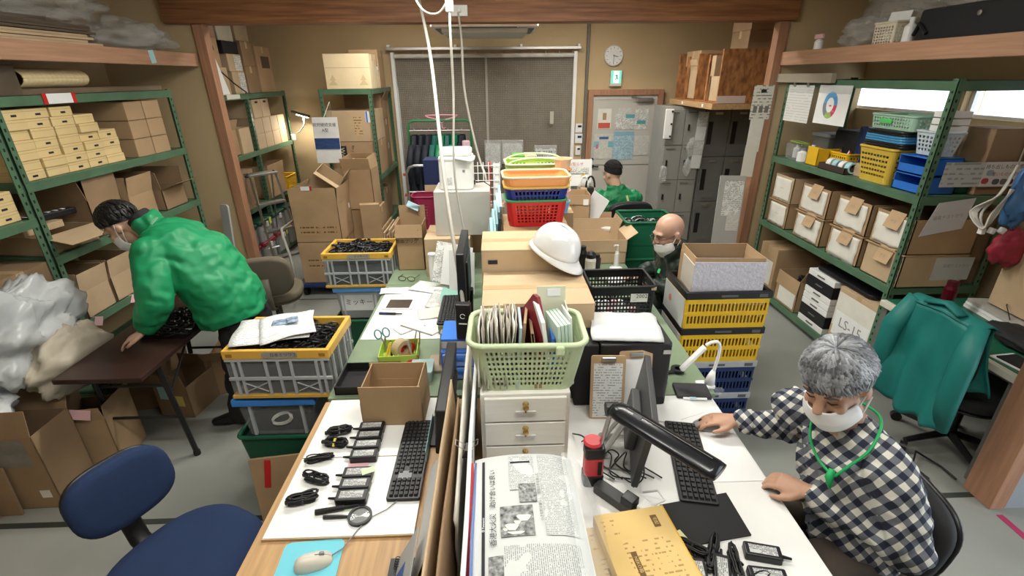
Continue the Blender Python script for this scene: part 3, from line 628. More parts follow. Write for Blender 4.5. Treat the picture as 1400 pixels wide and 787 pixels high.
# ================================================================ cartons on the dolly
dl = thing('platform_dolly', 'dark blue platform dolly with grey bent handle under cartons', 'dolly', (-1.82, 4.98, 0))
MB().prism(rr(.55, .62, .04), .10, .14).build('deck', NAVY, dl, bevel=.01)
for sx in (-1, 1):
    for sy in (-1, 1): MB().lathe([(0, -.02), (.05, -.02), (.05, .02), (0, .02)], 16, M=Matrix.Translation((sx*.21, sy*.24, .05)) @ Matrix.Rotation(R(90), 4, 'Y')).build('wheel', BLACK, dl)
MB().tube([(-.29, -.28, .13), (-.30, -.28, .45), (-.335, -.27, .66), (-.35, -.24, .72), (-.35, .20, .72), (-.30, .24, .45), (-.29, .24, .13)], .014, 8).build('handle', mat('handle_grey', (.5, .49, .45), .4), dl, smooth=True)
lc = C('large closed brown carton on the dolly', -1.81, 4.98, .141, .44, .52, .43, 0, CARD)
STC = mat_print('stencil3', (.44, .275, .135), (.12, .075, .035), .04, .4, 45)
oc = C('large open brown carton with raised flaps on the dolly stack', -1.81, 4.99, .573, .46, .50, .37, 0, CARD, flaps={'f': 90, 'r': 84, 'b': 90, 'l': 100}, fl=.18)
for z_ in (.10, .15): side_label(oc, 'f', .46, .50, .01, z_, .36, .045, STC, 'stencil', .001)
side_label(oc, 'r', .46, .50, .12, .29, .04, .05, PAPER, off=.001); tg_ = side_label(oc, 'f', .46, .50, -.05, .55, .09, .04, PAPER, 'paper_tag', .005); sheet('red_end', .02, .04, RED, tg_, (.05, 0, .0002), (0, 0, 0))
for z_ in (.18, .24): side_label(lc, 'f', .44, .52, .01, z_, .3, .04, STC, 'stencil', .001)
C('brown carton tipped on its corner inside the open dolly carton', -1.83, 5.05, 1.03, .26, .26, .22, m=CARD2, flaps={'f': 10, 'r': 95}, rot=(R(10), R(38), R(8)))
oc2 = C('open brown carton with a cream sheet inside, behind the dolly stack', -1.47, 5.34, .80, .30, .34, .42, m=CARD, flaps={'f': 70, 'r': 100, 'b': 95, 'l': 100}, fl=.13); sheet('cream_sheet', .20, .20, mat('cream_sheet', (.68, .56, .36), .7), oc2, (.0, .0, .45), (R(20), R(10), 0))
C('closed carton under the open carton behind the dolly', -1.46, 5.36, 0, .34, .36, .40, m=CARD3); C('second closed carton under the open carton behind the dolly', -1.46, 5.36, .402, .33, .36, .395, m=CARD)
for k in range(6):
    tag(B(-.008, .008, -.27, .27, 0, .60-.03*(k % 3)).build('flattened_carton', CARD2 if k % 2 else CARD, loc=(-1.27+k*.028, 5.30, .005), rot=(0, R(2), 0)), 'flattened carton leaning beside the mid rear shelving, %s from the left' % ORD[k], 'cardboard', 'flattened cartons leaning in the rear')
for k in range(5):
    tag(MB().cb((0, 0, .29), (.20, .014, .58)).build('flattened_carton', CARD2 if k % 2 else CARD, loc=(-1.36+.006*k, 5.10-.018*k, .31), rot=(R(2), 0, R(4))), 'narrow flattened carton standing before the mid rear cartons, %s from the back' % ORD[k], 'cardboard', 'narrow flattened cartons in the rear')
tag(MB().cb((0, 0, .15), (.28, .20, .30)).build('low_carton', CARD3, loc=(-1.36, 5.06, 0)), 'low brown carton under the narrow flattened cartons', 'box')
# grey office chair behind the bending man (brown-grey backrest)
def office_chair(label, loc, rz, m, seat=(.46, .46), seat_z=.46, back=(.42, .26), back_z=.80, tilt=8, frame=BLACK, arm='spine', seat_p=2.8, back_p=3.2):
    t = thing('office_chair', label, 'chair', loc, R(rz))
    def sup(w, d, p, th, n=40):
        pr = []
        for i in range(n):
            a = 2*math.pi*i/n; c, s_ = math.cos(a), math.sin(a); pr.append((w/2*math.copysign(abs(c)**(2/p), c), d/2*math.copysign(abs(s_)**(2/p), s_)))
        rings = []
        for f, z in ((.90, 0), (.985, th*.2), (1, th*.5), (.985, th*.8), (.93, th*.96), (.75, th*1.03), (.4, th*1.05)): rings.append([(x*f, y*f, z) for x, y in pr])
        return rings
    MB().rings(sup(seat[0], seat[1], seat_p, .075)).build('seat', m, t, smooth=True, loc=(0, 0, seat_z-.07))
    MB().rings(sup(seat[0]*.95, seat[1]*.95, seat_p, .02)).build('seat_shell', frame, t, smooth=True, loc=(0, 0, seat_z-.088))
    bo = MB().rings(sup(back[0], back[1], back_p, .06)).build('backrest', m, t, smooth=True, loc=(0, seat[1]/2+.07, back_z), rot=(R(90-tilt), 0, 0))
    MB().rings(sup(back[0]*.97, back[1]*.97, back_p, .02)).build('back_shell', frame, t, smooth=True, loc=(0, seat[1]/2+.07+.018, back_z), rot=(R(90-tilt), 0, 0))
    sp_ = [(0, .05, seat_z-.10), (0, seat[1]/2-.02, seat_z-.11), (0, seat[1]/2+.075, seat_z-.06), (0, seat[1]/2+.105, seat_z+.05), (0, seat[1]/2+.10, back_z)]
    MB().tube(sp_, [(.035, .014)]*5, 10, up=(0, 0, 1)).build('back_spine', frame, t, smooth=True)
    MB().lathe([(.0, .09), (.03, .09), (.028, seat_z-.1), (0, seat_z-.1)], 14).build('gas_column', frame, t, smooth=False)
    for k in range(5):
        a = R(72*k+18); e = (math.cos(a)*.28, math.sin(a)*.28)
        MB().tube([(0, 0, .11), (e[0], e[1], .075)], [.024, .016], 8).build('leg', frame, t)
        MB().lathe([(0, -.018), (.03, -.018), (.03, .018), (0, .018)], 14, M=Matrix.Translation((e[0], e[1], .03)) @ Matrix.Rotation(a+R(40), 4, 'Z') @ Matrix.Rotation(R(90), 4, 'X')).build('caster', frame, t)
    return t
office_chair('grey-brown office chair empty behind the bending man', (-1.93, 3.86, 0), 196, mat('chair_brown', (.145, .12, .08), .8, var=.1), back=(.42, .34), back_z=.66, frame=mat('chair_frame_brown', (.10, .085, .06), .6))
# clothes rack
rk = thing('clothes_rack', 'green framed clothes rack in front of the shutter', 'clothes rack', (-.70, 6.35, 0))
RG = mat('rack_green', (.02, .18, .06), .4)
for s_ in (-1, 1): MB().tube([(s_*.39, -.28, .03), (s_*.39, .28, .03)], .014, 8).build('foot', RG, rk)
MB().tube([(-.39, 0, .03), (-.39, 0, 1.54), (-.37, 0, 1.59), (-.33, 0, 1.61), (.33, 0, 1.61), (.37, 0, 1.59), (.39, 0, 1.54), (.39, 0, .03)], .014, 8).build('frame', RG, rk, smooth=True)
MB().tube([(-.39, 0, 1.49), (.39, 0, 1.49)], .010, 8).build('hanging_rail', STEEL, rk)
def jacket_on_hanger(label, x, m, w=.44, h=.72, rz=78, th=.075):
    t = thing('hung_jacket', label, 'jacket', (x, 6.35, 1.49), R(rz))
    MB().tube([(0, 0, .008), (.02, 0, .016), (.0, 0, .024), (-.018, 0, .01)], .003, 5).build('hook', STEEL, t)
    def fn(u, v):
        a = 2*math.pi*u; z = -.05-h*v; ww = w/2*min(1, .32+1.4*v)*(1+.06*math.sin(a*5+x*30)) if v < .5 else w/2*(1+.06*math.sin(a*5+x*30))
        return (ww*math.cos(a), th*(.5+.6*v)*math.sin(a)*(1+.25*math.sin(a*7+x*20)), z)
    MB().grid(fn, 28, 12).build('jacket_body', m, t, smooth=True)
    for s_ in (-1, 1): MB().tube([(s_*w*.34, 0, -.16), (s_*w*.52, .01, -.35), (s_*w*.53, .015, -.62)], [.036, .04, .03], 10, flat=.7).build('sleeve', m, t, smooth=True)
    return t
JB = mat('jacket_black', (.010, .013, .022), .7, bump=.3, bscale=16); JT = mat('jacket_teal', (.01, .10, .085), .6, bump=.3, bscale=16); JG = mat('jacket_green', (.012, .22, .085), .5, bump=.3, bscale=16)
for x, m_, lb in ((-1.02, JB, 'black jacket hanging at the left end of the rack'), (-.93, JB, 'second black jacket from the left end of the rack'), (-.84, JB, 'third black jacket on the rack, beside the dark teal one'), (-.755, JT, 'dark teal jacket hanging between black and green jackets'), (-.675, JG, 'bright green jacket hanging on the rack'), (-.60, JT, 'teal jacket just right of the bright green jacket'), (-.52, JG, 'green jacket toward the right of the rack'), (-.43, JB, 'dark jacket at the right end of the rack')): jacket_on_hanger(lb, x, m_)
ph = thing('pink_hanger', 'pink plastic clothes hanger on top of the rack', 'hanger', (-.67, 6.35, 1.62)); MB().tube([(-.20, 0, .05), (-.17, 0, .03), (-.05, 0, .0), (.0, 0, -.04), (.05, 0, .0), (.17, 0, .03), (.20, 0, .05), (.05, 0, .055), (-.05, 0, .055), (-.20, 0, .05)], .008, 6).build('bar', mat('hanger_pink', (.75, .30, .38), .45), ph, smooth=True); MB().tube([(0, 0, -.04), (.0, 0, -.09), (.02, 0, -.11), (.04, 0, -.09)], .006, 6).build('hook', MATS['hanger_pink'], ph)
pa = tag(MB().prism(rr(.10, .16, .02), 0, .05).build('pink_apron', mat('pale_pink', (.70, .50, .56), .7, bump=.3, bscale=20), loc=(-.375, 6.28, 1.30), rot=FRONT, bevel=.02), 'pale pink pouch hanging at the right of the rack', 'pouch')
# hand truck, boxes behind the pot
ht = thing('hand_truck', 'silver hand truck parked before the clothes rack', 'hand truck', (-.86, 5.45, 0))
MB().tube([(-.14, 0, .10), (-.14, 0, 1.12), (-.11, 0, 1.19), (-.05, 0, 1.21), (.16, 0, 1.21), (.22, 0, 1.17), (.23, 0, 1.10), (.23, 0, .10)], .014, 8).build('frame', STEEL, ht, smooth=True)
for z_ in (.35, .62, .92): MB().tube([(-.14, 0, z_), (.23, 0, z_)], .010, 6).build('crossbar', STEEL, ht)
MB().cb((.045, -.12, .03), (.40, .22, .012)).build('toe_plate', STEEL, ht); MB().cb((.045, -.03, .72), (.30, .03, .13)).build('front_plate', STEEL, ht)
for s_ in (-.17, .26): MB().lathe([(0, -.02), (.08, -.02), (.08, .02), (0, .02)], 18, M=Matrix.Translation((s_, .06, .08)) @ Matrix.Rotation(R(90), 4, 'Y')).build('wheel', BLACK, ht)
po = thing('tension_pole', 'pair of silver poles with red clamps left of the clothes rack', 'pole', (-1.16, 6.2, 0))
for dx in (0, .055): MB().tube([(dx, 0, 0), (dx+.02, 0, 1.0)], .011, 8).build('pole', STEEL, po)
for z_ in (.72, .98): MB().cb((.035, 0, z_), (.11, .045, .03)).build('clamp', mat('clamp_red', (.5, .07, .03), .5), po, bevel=.006)
MB().tube([(.02, 0, 1.0), (.01, 0, 2.0)], .008, 8).build('upper_pole', STEEL, po)
nb = C('navy and beige carton stood behind the white pot', -.60, 4.95, .0, .24, .22, 1.36, 0, mat('navy_card', (.012, .022, .085), .6), tape=False); B(-.1205, .1205, -.1115, -.1, .3, 1.12).build('beige_panel', CARD2, nb)
basket('maroon mesh waste basket between the pot and the hand truck', (-.66, 4.35, .83), 0, .22, .22, .30, mat('maroon_plastic', (.22, .012, .05), .5), 8, 8, 8, .03, .06); C('brown carton under the maroon basket', -.66, 4.35, 0, .34, .3, .828, 0, CARD)

# ================================================================ rear right: lockers, OSB cubby, post papers
def locker(label, x0, x1, y, z1, cols, rows, m, md, long=False):
    t = thing('steel_locker', label, 'locker', ((x0+x1)/2, y+.25, 0)); w_ = x1-x0
    B(-w_/2, w_/2, -.23, .25, 0, z1).build('cabinet', m, t, bevel=.004)
    for c in range(cols):
        for r_ in range(rows):
            a0 = -w_/2+.012+c*(w_-.024)/cols; a1 = a0+(w_-.024)/cols-.006; z0 = .07+r_*(z1-.09)/rows; zz = z0+(z1-.09)/rows-.008
            d = B(a0, a1, -.25, -.23, z0, zz).build('door', md, t, bevel=.003)
            if long: B(a0+.03, a0+.085, -.253, -.25, (z0+zz)/2-.13, (z0+zz)/2+.13).build('handle_recess', BLACK, d); MB().cb((a0+.14, -.254, zz-.05), (.09, .006, .025)).build('name_slot', STEEL, d); MB().cb(((a0+a1)/2, -.2535, z0+.06), (.13, .006, .03)).build('vent_lip', md, d)
            else: MB().cb((a0+.05, -.255, (z0+zz)/2), (.022, .012, .07)).build('handle', BLACK, d, bevel=.003); MB().cb((a0+.08, -.254, zz-.035), (.11, .005, .014)).build('name_slot', GREYD, d)
    return t
locker('light grey four-row locker beside the back door', 2.03, 2.50, 6.0, 1.76, 2, 4, GREYM, mat('locker_front', (.26, .255, .235), .45))
locker('dark grey locker with long handle recesses by the right post', 2.51, 3.12, 6.0, 1.76, 2, 3, GREYD, GREYD, True)
wp = thing('document_pocket', 'white plastic document pocket on the light grey locker edge', 'document holder', (2.055, 5.985, 1.40)); MB().cb((0, -.012, .17), (.10, .022, .34)).build('pocket', WHITE, wp, bevel=.008); 
for z_ in (.03, .17, .31): MB().cb((.03, -.026, z_), (.02, .012, .02)).build('clip', BLACK, wp)
hp = thing('hanging_notices', 'chain of white notices in sleeves hanging between the lockers', 'notices', (2.45, 5.96, 1.05), rot=(0, 0, 0))
for k in range(4): sheet('notice_sheet', .115, .16, PR1 if k % 2 else PAPER, hp, (.005*k-.01, -.005, .08+k*.165), (R(90), R(3), 0)); sheet('sleeve', .13, .165, FILM, hp, (.005*k-.01, -.009, .08+k*.165), (R(90), R(3), 0))
for k, (x, z_) in enumerate(((2.36, 1.30), (2.35, 1.06), (2.06, .98))):
    crumple('hanging_bag', (x, 5.972, z_), (.045, .03, .10), FILM, 11+k, .4, 24, 16, label=('small clear bag hanging high on the locker door', 'small clear bag hanging low on the locker door', 'clear bag hanging at the locker side by the door frame')[k])
osb = mat('osb_board', (.40, .175, .06), .7, var=.55, vscale=26, stretch=(1, 1, .45), col2=(.16, .06, .02))
ob = thing('osb_cubby', 'reddish chipboard cubby on the wooden ledge over the lockers', 'cubby', (2.55, 5.80, 1.835))
B(-.30, .32, -.62, -.60, 0, .50).build('end_panel', osb, ob); B(-.30, .32, .60, .62, 0, .50).build('end_panel', osb, ob); B(-.30, .32, -.01, .01, 0, .48).build('divider', osb, ob); B(.30, .32, -.6, .6, 0, .50).build('back_panel', osb, ob)
B(-.302, .28, -.6, .6, 0, .012).build('base_board', osb, ob); B(-.30, -.01, -.623, -.621, .0, .07).build('white_tape', mat('tape_clear', (.6, .5, .46), .4), ob)
for y_ in (-.30, .30): B(-.30, -.28, y_-.02, y_+.02, 0, .46).build('stile', osb, ob)
ldg = struct(B(2.20, 3.45, 5.16, 6.45, 1.775, 1.832).build('trim_15', OAK, bevel=.003), 'oak ledge carrying the chipboard cubby')
for y_ in (5.4, 6.0): B(2.197, 2.20, y_-.02, y_+.02, 1.79, 1.82).build('ledge_tag', PAPER, ldg)
C('brown carton in the near bay of the chipboard cubby', 2.42, 5.40, 1.849, .26, .26, .24, 0, CARD2, tape=False); C('tall narrow carton in the near bay of the chipboard cubby', 2.44, 5.58, 1.849, .22, .10, .44, 0, CARD2, tape=False)
C('brown carton in the far bay of the chipboard cubby', 2.40, 6.0, 1.849, .24, .24, .30, 0, CARD2, flaps={'l': 80}); C('brown carton with taped lid perched on the far bay of the cubby', 2.42, 6.02, 2.19, .30, .42, .16, 0, CARD)
C('dull carton on top of the cubby behind the right post', 2.80, 5.62, 2.336, .42, .4, .18, 0, CARD3); C('dull carton topmost behind the right post under the beam', 2.80, 5.62, 2.517, .42, .42, .20, 0, CARD3)
pp = thing('post_notices', 'long column of cream notices taped to the right wooden post', 'notices', (2.50, 4.765, 1.16))
sheet('top_notice', .19, .30, mat_print('memo_print', (.70, .68, .60), (.25, .24, .22), .028, .35, 45), pp, (.0, -.002, .70)); 
for x in (-.055, 0, .055): sheet('photo', .036, .06, mat('memo_photo', (.18, .17, .16), .8), pp, (x, -.004, .64))
sheet('photo', .05, .03, INK, pp, (.0, -.004, .80)); sheet('memo', .13, .30, OFFW, pp, (-.01, -.002, .40)); sheet('memo', .12, .30, mat('cream_memo', (.70, .67, .58), .8), pp, (-.02, -.004, .16))
gb = thing('grey_board', 'tall pale grey board with printed sheet leaning left of the right post', 'board', (2.30, 4.60, 0), rot=(R(-4), 0, R(-8)))
B(-.12, .12, -.012, .012, .0, 1.20).build('board', mat('foam_grey', (.38, .375, .35), .6), gb); sheet('printed_sheet', .18, .34, PR1, gb, (.02, -.013, .98)); sheet('printed_sheet', .12, .16, PR3, gb, (.05, -.015, .74))
# ================================================================ right shelving and its contents
shR = steel_shelf('green steel shelving along the right wall with paper-fronted bins', 2.66, 3.28, 2.92, 4.68, (2.055, 1.385, .765, .10), 2.07, open_top=True)
# bins with paper fronts (two rows of four)
def paper_bin(label, y, z, wd, h, m, paper=True, note=True, rag=0):
    t = thing('paper_front_bin', label, 'bin', (2.90, y, z))
    B(-.22, .22, -wd/2, wd/2, 0, .006).build('bottom', m, t)
    for s_ in (-1, 1): B(-.22, .22, s_*wd/2-.006 if s_ > 0 else -wd/2, wd/2 if s_ > 0 else -wd/2+.006, 0, h).build('side', m, t)
    B(-.22, -.214, -wd/2, wd/2, 0, h).build('front', m, t); B(.214, .22, -wd/2, wd/2, 0, h).build('back', m, t)
    B(-.20, .20, -wd/2+.01, wd/2-.01, h*.55, h*.6).build('contents', BLACKM, t)
    if paper:
        mb = MB(); sd = y*7+z*3
        mb.grid(lambda u, v: (-.222-.004*noise.noise(Vector((u*4, v*4, sd)))-.003, (u-.5)*wd*.84+.01*noise.noise(Vector((v*3, sd, 1))), h*(.08+.84*v)+(.02*noise.noise(Vector((u*6, sd, 2)))-.02*rag if v < .1 else 0)), 10, 10)
        mb.build('paper_sheet', OFFW, t, smooth=True, solid=.001)
        text('ー〜', .03, mat('faded_ink', (.25, .25, .25), .8), t, (-.2295, 0, h*.52), LEFTF)
    if note:
        sheet('kraft_flap', .13, h*.5, mat('kraft_note', (.48, .33, .19), .8, var=.06), t, (-.236, -wd*.05, h*.84), (R(72), 0, R(-90)))
        text('ケス', .025, mat('faded_ink', (.25, .25, .25), .8), t, (-.2425, -wd*.05, h*.80), (R(72), 0, R(-90)))
    return t
PW = [(4.43, .33), (3.97, .40), (3.52, .38), (3.14, .36)]
ord_ = ('far left', 'second from far left', 'third', 'nearest')
for k, (yy, wd) in enumerate(PW):
    paper_bin('paper-fronted carton bin on the right shelf, lower row, %s' % ord_[k], yy-.02*k, .767, wd-.015, .225, CARD if k < 3 else CARD2, paper=k < 3, note=k > 0, rag=1 if k == 2 else 0)
    tag(B(-.23, .22, -wd/2, wd/2, 0, .006).build('cardboard_divider', CARD, loc=(2.895, yy-.02*k, .994)), 'cardboard sheet dividing the paper-fronted bins, %s' % ord_[k], 'cardboard')
    paper_bin('paper-fronted carton bin on the right shelf, upper row, %s' % ord_[k], yy-.02*k, 1.001, wd-.02, .235, CARD if k != 0 else CARD2, True, k > 0)
# top level contents
def bottle(label, loc, r, h, m, cap, name='bottle', cat='bottle'):
    t = thing(name, label, cat, loc); MB().lathe([(0, 0), (r, .0), (r, h*.68), (r*.45, h*.8), (r*.4, h*.86), (0, h*.86)], 16).build('body', m, t, smooth=False); MB().lathe([(0, h*.84), (r*.5, h*.84), (r*.5, h), (0, h)], 12).build('cap', cap, t); return t
tb = thing('clear_tub', 'clear tub holding white bottles at the far end of the right shelf', 'tub', (2.79, 4.50, 1.386)); mbb, rim = basket_mesh(.16, .20, .13, .01, .03, 2, 2, 1, hole=(.5, .501), holev=(.5, .501)); mbb.build('body', CLEAR, tb, solid=.002)
bottle('white bottle standing in the clear tub on the right shelf', (2.80, 4.53, 1.389), .035, .12, WHITE, WHITE); tag(MB().lathe([(.075, 0), (.085, .004), (.075, .008), (.065, .004), (.075, 0)], 24).build('green_ring', mat('lime_ring', (.45, .70, .15), .4), loc=(2.79, 4.50, 1.5235), rot=(R(4), R(8), 0)), 'lime green ring lying on the clear tub', 'ring')
bottle('squat white bottle beside the clear tub on the right shelf', (2.74, 4.34, 1.386), .045, .11, WHITE, GREYP); bottle('small white pump bottle left of the yellow holder', (2.76, 4.245, 1.386), .032, .15, WHITE, WHITE)
yb = thing('yellow_holder', 'bright yellow open holder on the upper right shelf', 'holder', (2.745, 4.14, 1.386)); 
for q in ((-.05, .05, -.075, .075, 0, .004), (-.05, -.046, -.075, .075, 0, .15), (.046, .05, -.075, .075, 0, .13), (-.05, .05, -.075, -.071, 0, .14), (-.05, .05, .071, .075, 0, .14)): B(*q).build('panel', YEL, yb)
basket('small yellow slotted basket behind the yellow holder', (2.90, 4.00, 1.387), 90, .30, .20, .12, YEL, 10, 6, 3, .015, .02)
for k in range(4): bottle('small tool handle sticking out of the small yellow basket', (2.86+.03*(k % 2), 3.92+.05*k, 1.392), .012, .16, (RED, WHITE, BLACK, RED)[k], BLACK, 'tool_handle', 'tool')['group'] = 'tools in the small yellow basket'
ty = thing('shallow_tray', 'dark brown shallow tray of tape rolls on the right shelf', 'tray', (2.745, 3.83, 1.386)); 
for q in ((-.075, .075, -.16, .16, 0, .004), (-.075, -.071, -.16, .16, 0, .05), (.071, .075, -.16, .16, 0, .05), (-.075, .075, -.16, -.156, 0, .05), (-.075, .075, .156, .16, 0, .05)): B(*q).build('panel', mat('tray_brown', (.05, .03, .025), .6), ty)
for k in range(4):
    tag(MB().lathe([(.030, 0), (.042, 0), (.042, .05), (.030, .05), (.030, 0)], 20).build('tape_roll', (WHITE, SKYB, WHITE, SKYB)[k], loc=(2.735, 3.94-.075*k, 1.434), rot=(R(90), R(20), 0)), 'tape roll on its edge in the dark tray, ' + ('farthest', 'second farthest', 'second nearest', 'nearest')[k], 'tape')
tag(MB().prism(rr(.09, .10, .01), 0, .09).build('small_box', CARD2, loc=(2.79, 3.635, 1.386)), 'small beige box between the tray and the yellow basket', 'box')
basket('tall yellow slotted basket on the upper right shelf', (2.80, 3.42, 1.387), 90, .34, .25, .235, mat('mustard_plastic', (.62, .43, .06), .45), 9, 8, 5, .03, .03, rim_r=.010, hole=(.12, .88), holev=(.3, .75))
for k in range(7):
    tag(MB().prism(rr(.30, .37, .04), 0, .014).build('plastic_tray', (BLACK, mat('tray_blue', (.06, .27, .52), .4))[1 if 1 < k < 5 else 0], loc=(2.83, 3.40, 1.636+k*.0155), rot=(0, 0, rnd.uniform(-.04, .04)), bevel=.004), 'stacked tray on the tall yellow basket, ' + ('lowest black', 'second black', 'lowest blue', 'middle blue', 'top blue', 'thin dark above the blues', 'topmost dark')[k], 'tray', 'trays on the tall yellow basket')
basket('pale green mesh basket on top of the tray pile', (2.85, 3.40, 1.748), 90, .40, .28, .09, mat('mint_plastic', (.35, .55, .43), .45), 14, 9, 3, .01, .03)
tag(sheet('green_tag', .11, .03, mat('tag_green', (.12, .60, .16), .5), None, (2.704, 3.44, 1.80), LEFTF), 'bright green tag on the pale green mesh basket', 'tag')
bb = thing('blue_drawer_box', 'blue open-front stacking boxes on the upper right shelf', 'box', (2.80, 3.10, 1.386)); 
for z_ in (0, .115):
    for q in ((-.10, .12, -.12, .12, z_, z_+.006), (-.10, .12, -.12, -.114, z_, z_+.11), (-.10, .12, .114, .12, z_, z_+.11), (.114, .12, -.12, .12, z_, z_+.11), (-.10, -.094, -.12, .12, z_, z_+.055)): B(*q).build('panel', BLUE, bb)
    B(-.10, .12, -.12, .12, z_+.105, z_+.111).build('panel', BLUE, bb)
tag(MB().prism(rr(.26, .22, .03), 0, .20).build('green_tote', mat('tote_green', (.01, .14, .07), .5), loc=(3.07, 3.10, 1.386), bevel=.01), 'dark green tote behind the blue boxes on the right shelf', 'tote')
basket('small pale blue basket with slanted holes by the near right upright', (2.80, 3.08, 1.622), 90, .20, .16, .14, mat('ice_plastic', (.52, .60, .66), .45), 5, 4, 4, .02, .02); ww_ = thing('tray_set', 'small white stacking tray set by the near right upright', 'tray', (2.82, 3.06, 1.765)); [MB().prism(rr(.14, .13, .01), z_, z_+.035).build('tray', WHITE, ww_, bevel=.003) for z_ in (0, .042, .084)]
tag(MB().prism(rr(.30, .50, .03), 0, .28).build('black_case', BLACKM, loc=(3.08, 4.02, 1.386), bevel=.02), 'black case in shade behind the bottles on the right shelf', 'case'); gj = thing('grey_container', 'dark grey lidded container behind the white bottles', 'container', (3.02, 4.42, 1.386)); MB().prism(rr(.20, .22, .02), 0, .20).build('body', GREYD, gj); MB().prism(rr(.23, .25, .02), .20, .23).build('lid', GREYP, gj, bevel=.005)
tag(MB().grid(lambda u, v: (.0, (u-.5)*.40, .33*v+.02*noise.noise(Vector((u*3, v*3, 1)))), 10, 8).build('dark_bag', NAVY, loc=(2.92, 3.72, 1.386), solid=.05, smooth=True), 'navy cloth bag standing behind the tape rolls', 'bag')
# sheets hanging from the top beam
def hung(label, y, z, w_, h_, m, rz=-90):
    t = thing('hanging_sheet', label, 'poster', (2.645, y, z), rot=(R(90), 0, R(rz))); sheet('paper', w_, h_, m, t, (0, 0, 0), (0,0,0)); sheet('clear_top', w_, .06, FILM, t, (0, h_/2-.03, .002), (0,0,0)); return t
t1 = hung('white table chart hanging from the right shelf beam', 4.42, 1.865, .37, .30, mat_print('table_print', (.66, .66, .63), (.35, .35, .35), .022, .12, 30, thr=.1))
for x in (-.1, .1): MB().cb((x, .16, .004), (.03, .05, .012)).build('clip', STEEL, t1)
t2 = hung('white sheet with ring of coloured arcs hanging on the right shelf', 3.965, 1.875, .39, .29, PAPER)
for a0, a1, c_ in ((60, 170, (.10, .35, .65)), (0, 60, (.10, .30, .60)), (-60, 0, (.60, .06, .12)), (-120, -60, (.30, .50, .12)), (170, 240, (.22, .23, .30))):
    pts = [(math.cos(R(a0+(a1-a0)*i/10))*.085, math.sin(R(a0+(a1-a0)*i/10))*.10) for i in range(11)]+[(math.cos(R(a1-(a1-a0)*i/10))*.045, math.sin(R(a1-(a1-a0)*i/10))*.055) for i in range(11)]
    MB().prism(pts, .0016, .0022).build('ring_arc', mat('arc%d' % a0, c_, .7), t2, loc=(-.02, 0, 0))
MB().prism(rr(.03, .01, .004), .0016, .0022).build('pointer', mat('arc-60', (.6, .06, .12), .7), t2, loc=(-.015, -.005, 0))
for x, y_, s_ in ((-.06, .075, 'どう'), (.045, .07, 'こう'), (.05, -.045, 'そう'), (-.02, -.08, 'よし')): text(s_, .016, WHITE, t2, (x-.02, y_, .0028))
# lower level
def bin_l(lb, y, wd, h, **k): return carton(lb, 2.90, y, .101, .44, wd, h, 0, **k)
q = bin_l('tall carton with white sheet at the far end of the right bottom shelf', 4.43, .30, .46, m=CARD); side_label(q, 'l', .44, .30, 0, .20, .22, .24, OFFW, off=.002)
q = bin_l('open carton of black cables with white sheet, right bottom shelf', 4.03, .34, .30, m=CARD, flaps={'f': 62, 'l': -86, 'b': -84, 'r': 85}, fl=.13); side_label(q, 'l', .44, .34, .02, .10, .26, .15, OFFW, off=.004)
dw = thing('drawer_tower', 'black and white stack of slim drawers on the right bottom shelf', 'drawers', (2.92, 3.62, .101))
z_ = 0
for k, (h_, c_) in enumerate(((.055, WHITE), (.105, BLACK), (.055, WHITE), (.055, WHITE), (.055, WHITE), (.10, BLACK), (.055, WHITE))):
    d = B(-.24, .20, -.17, .17, z_, z_+h_-.005).build('drawer', c_, dw, bevel=.003); MB().cb((-.243, 0, z_+h_/2), (.006, .09, .010)).build('handle', GREYD, d); z_ += h_
tag(MB().prism(rr(.46, .66, .05), 0, .035).build('black_monitor_flat', BLACK, loc=(2.93, 3.42, .586), bevel=.01, rot=(R(0), R(0), 0)), 'black flat panel lying on the drawers and LS-15 carton', 'panel')
q = bin_l('large carton marked LS-15 at the near end of the right bottom shelf', 3.17, .42, .48, m=CARD2); side_label(q, 'l', .44, .42, -.0, .30, .40, .28, OFFW, off=.002); side_label(q, 'l', .44, .42, -.0, .19, .36, .20, PAPER, off=.004); text('LS-15', .11, mat('pencil', (.22, .22, .25), .8), q, (-.2265, .0, .21), LEFTF)
# near end of the shelving: cartons seen end-on with sheets
q = carton('large dull carton with printed notice strip, upper right shelf near end', 3.14, 3.055, 1.388, .24, .22, .40, 0, CARD3, tape=False)
st = thing('printed_strip', 'clear-covered printed strip with object pictures on the shelving end', 'notice', (2.99, 2.905, 1.525), rot=FRONT)
sheet('left_print', .25, .15, mat_print('strip_print', (.50, .51, .50), (.30, .30, .30), .03, .4, 40), st, (-.125, 0, 0), (0,0,0)); sheet('right_print', .25, .15, mat('strip_white', (.62, .62, .61), .5), st, (.125, 0, 0), (0,0,0))
text('持ち出しもの注意', .030, INK, st, (.125, .045, .002)); text('重いものの置場', .026, mat('dark_red_ink', (.3, .05, .05), .7), st, (.15, .0, .002))
for x, y_, c_ in ((.045, .01, (.25, .38, .46)), (.03, -.04, (.45, .05, .07)), (.10, -.045, (.08, .10, .12)), (.15, -.045, (.15, .15, .17)), (.19, -.045, (.10, .03, .05))): MB().prism(rr(.045, .035, .015), .0016, .002).build('picture', mat('pic%d%d' % (x*1000, y_*1000), c_, .7), st, loc=(x, y_, 0))
fs = thing('label_sheet', 'white sheet reading a test note taped on the shelving end', 'notice', (2.85, 2.905, 1.25), rot=(R(90), R(0), 0)); MB().prism([(-.13, -.12), (.14, -.07), (.16, .13), (-.07, .10)], 0, .0015).build('paper', mat('sheet_grey', (.62, .62, .63), .7), fs); text('過電テストから', .028, mat('pencil2', (.30, .30, .33), .8), fs, (.02, .01, .002), (0, 0, R(7)))
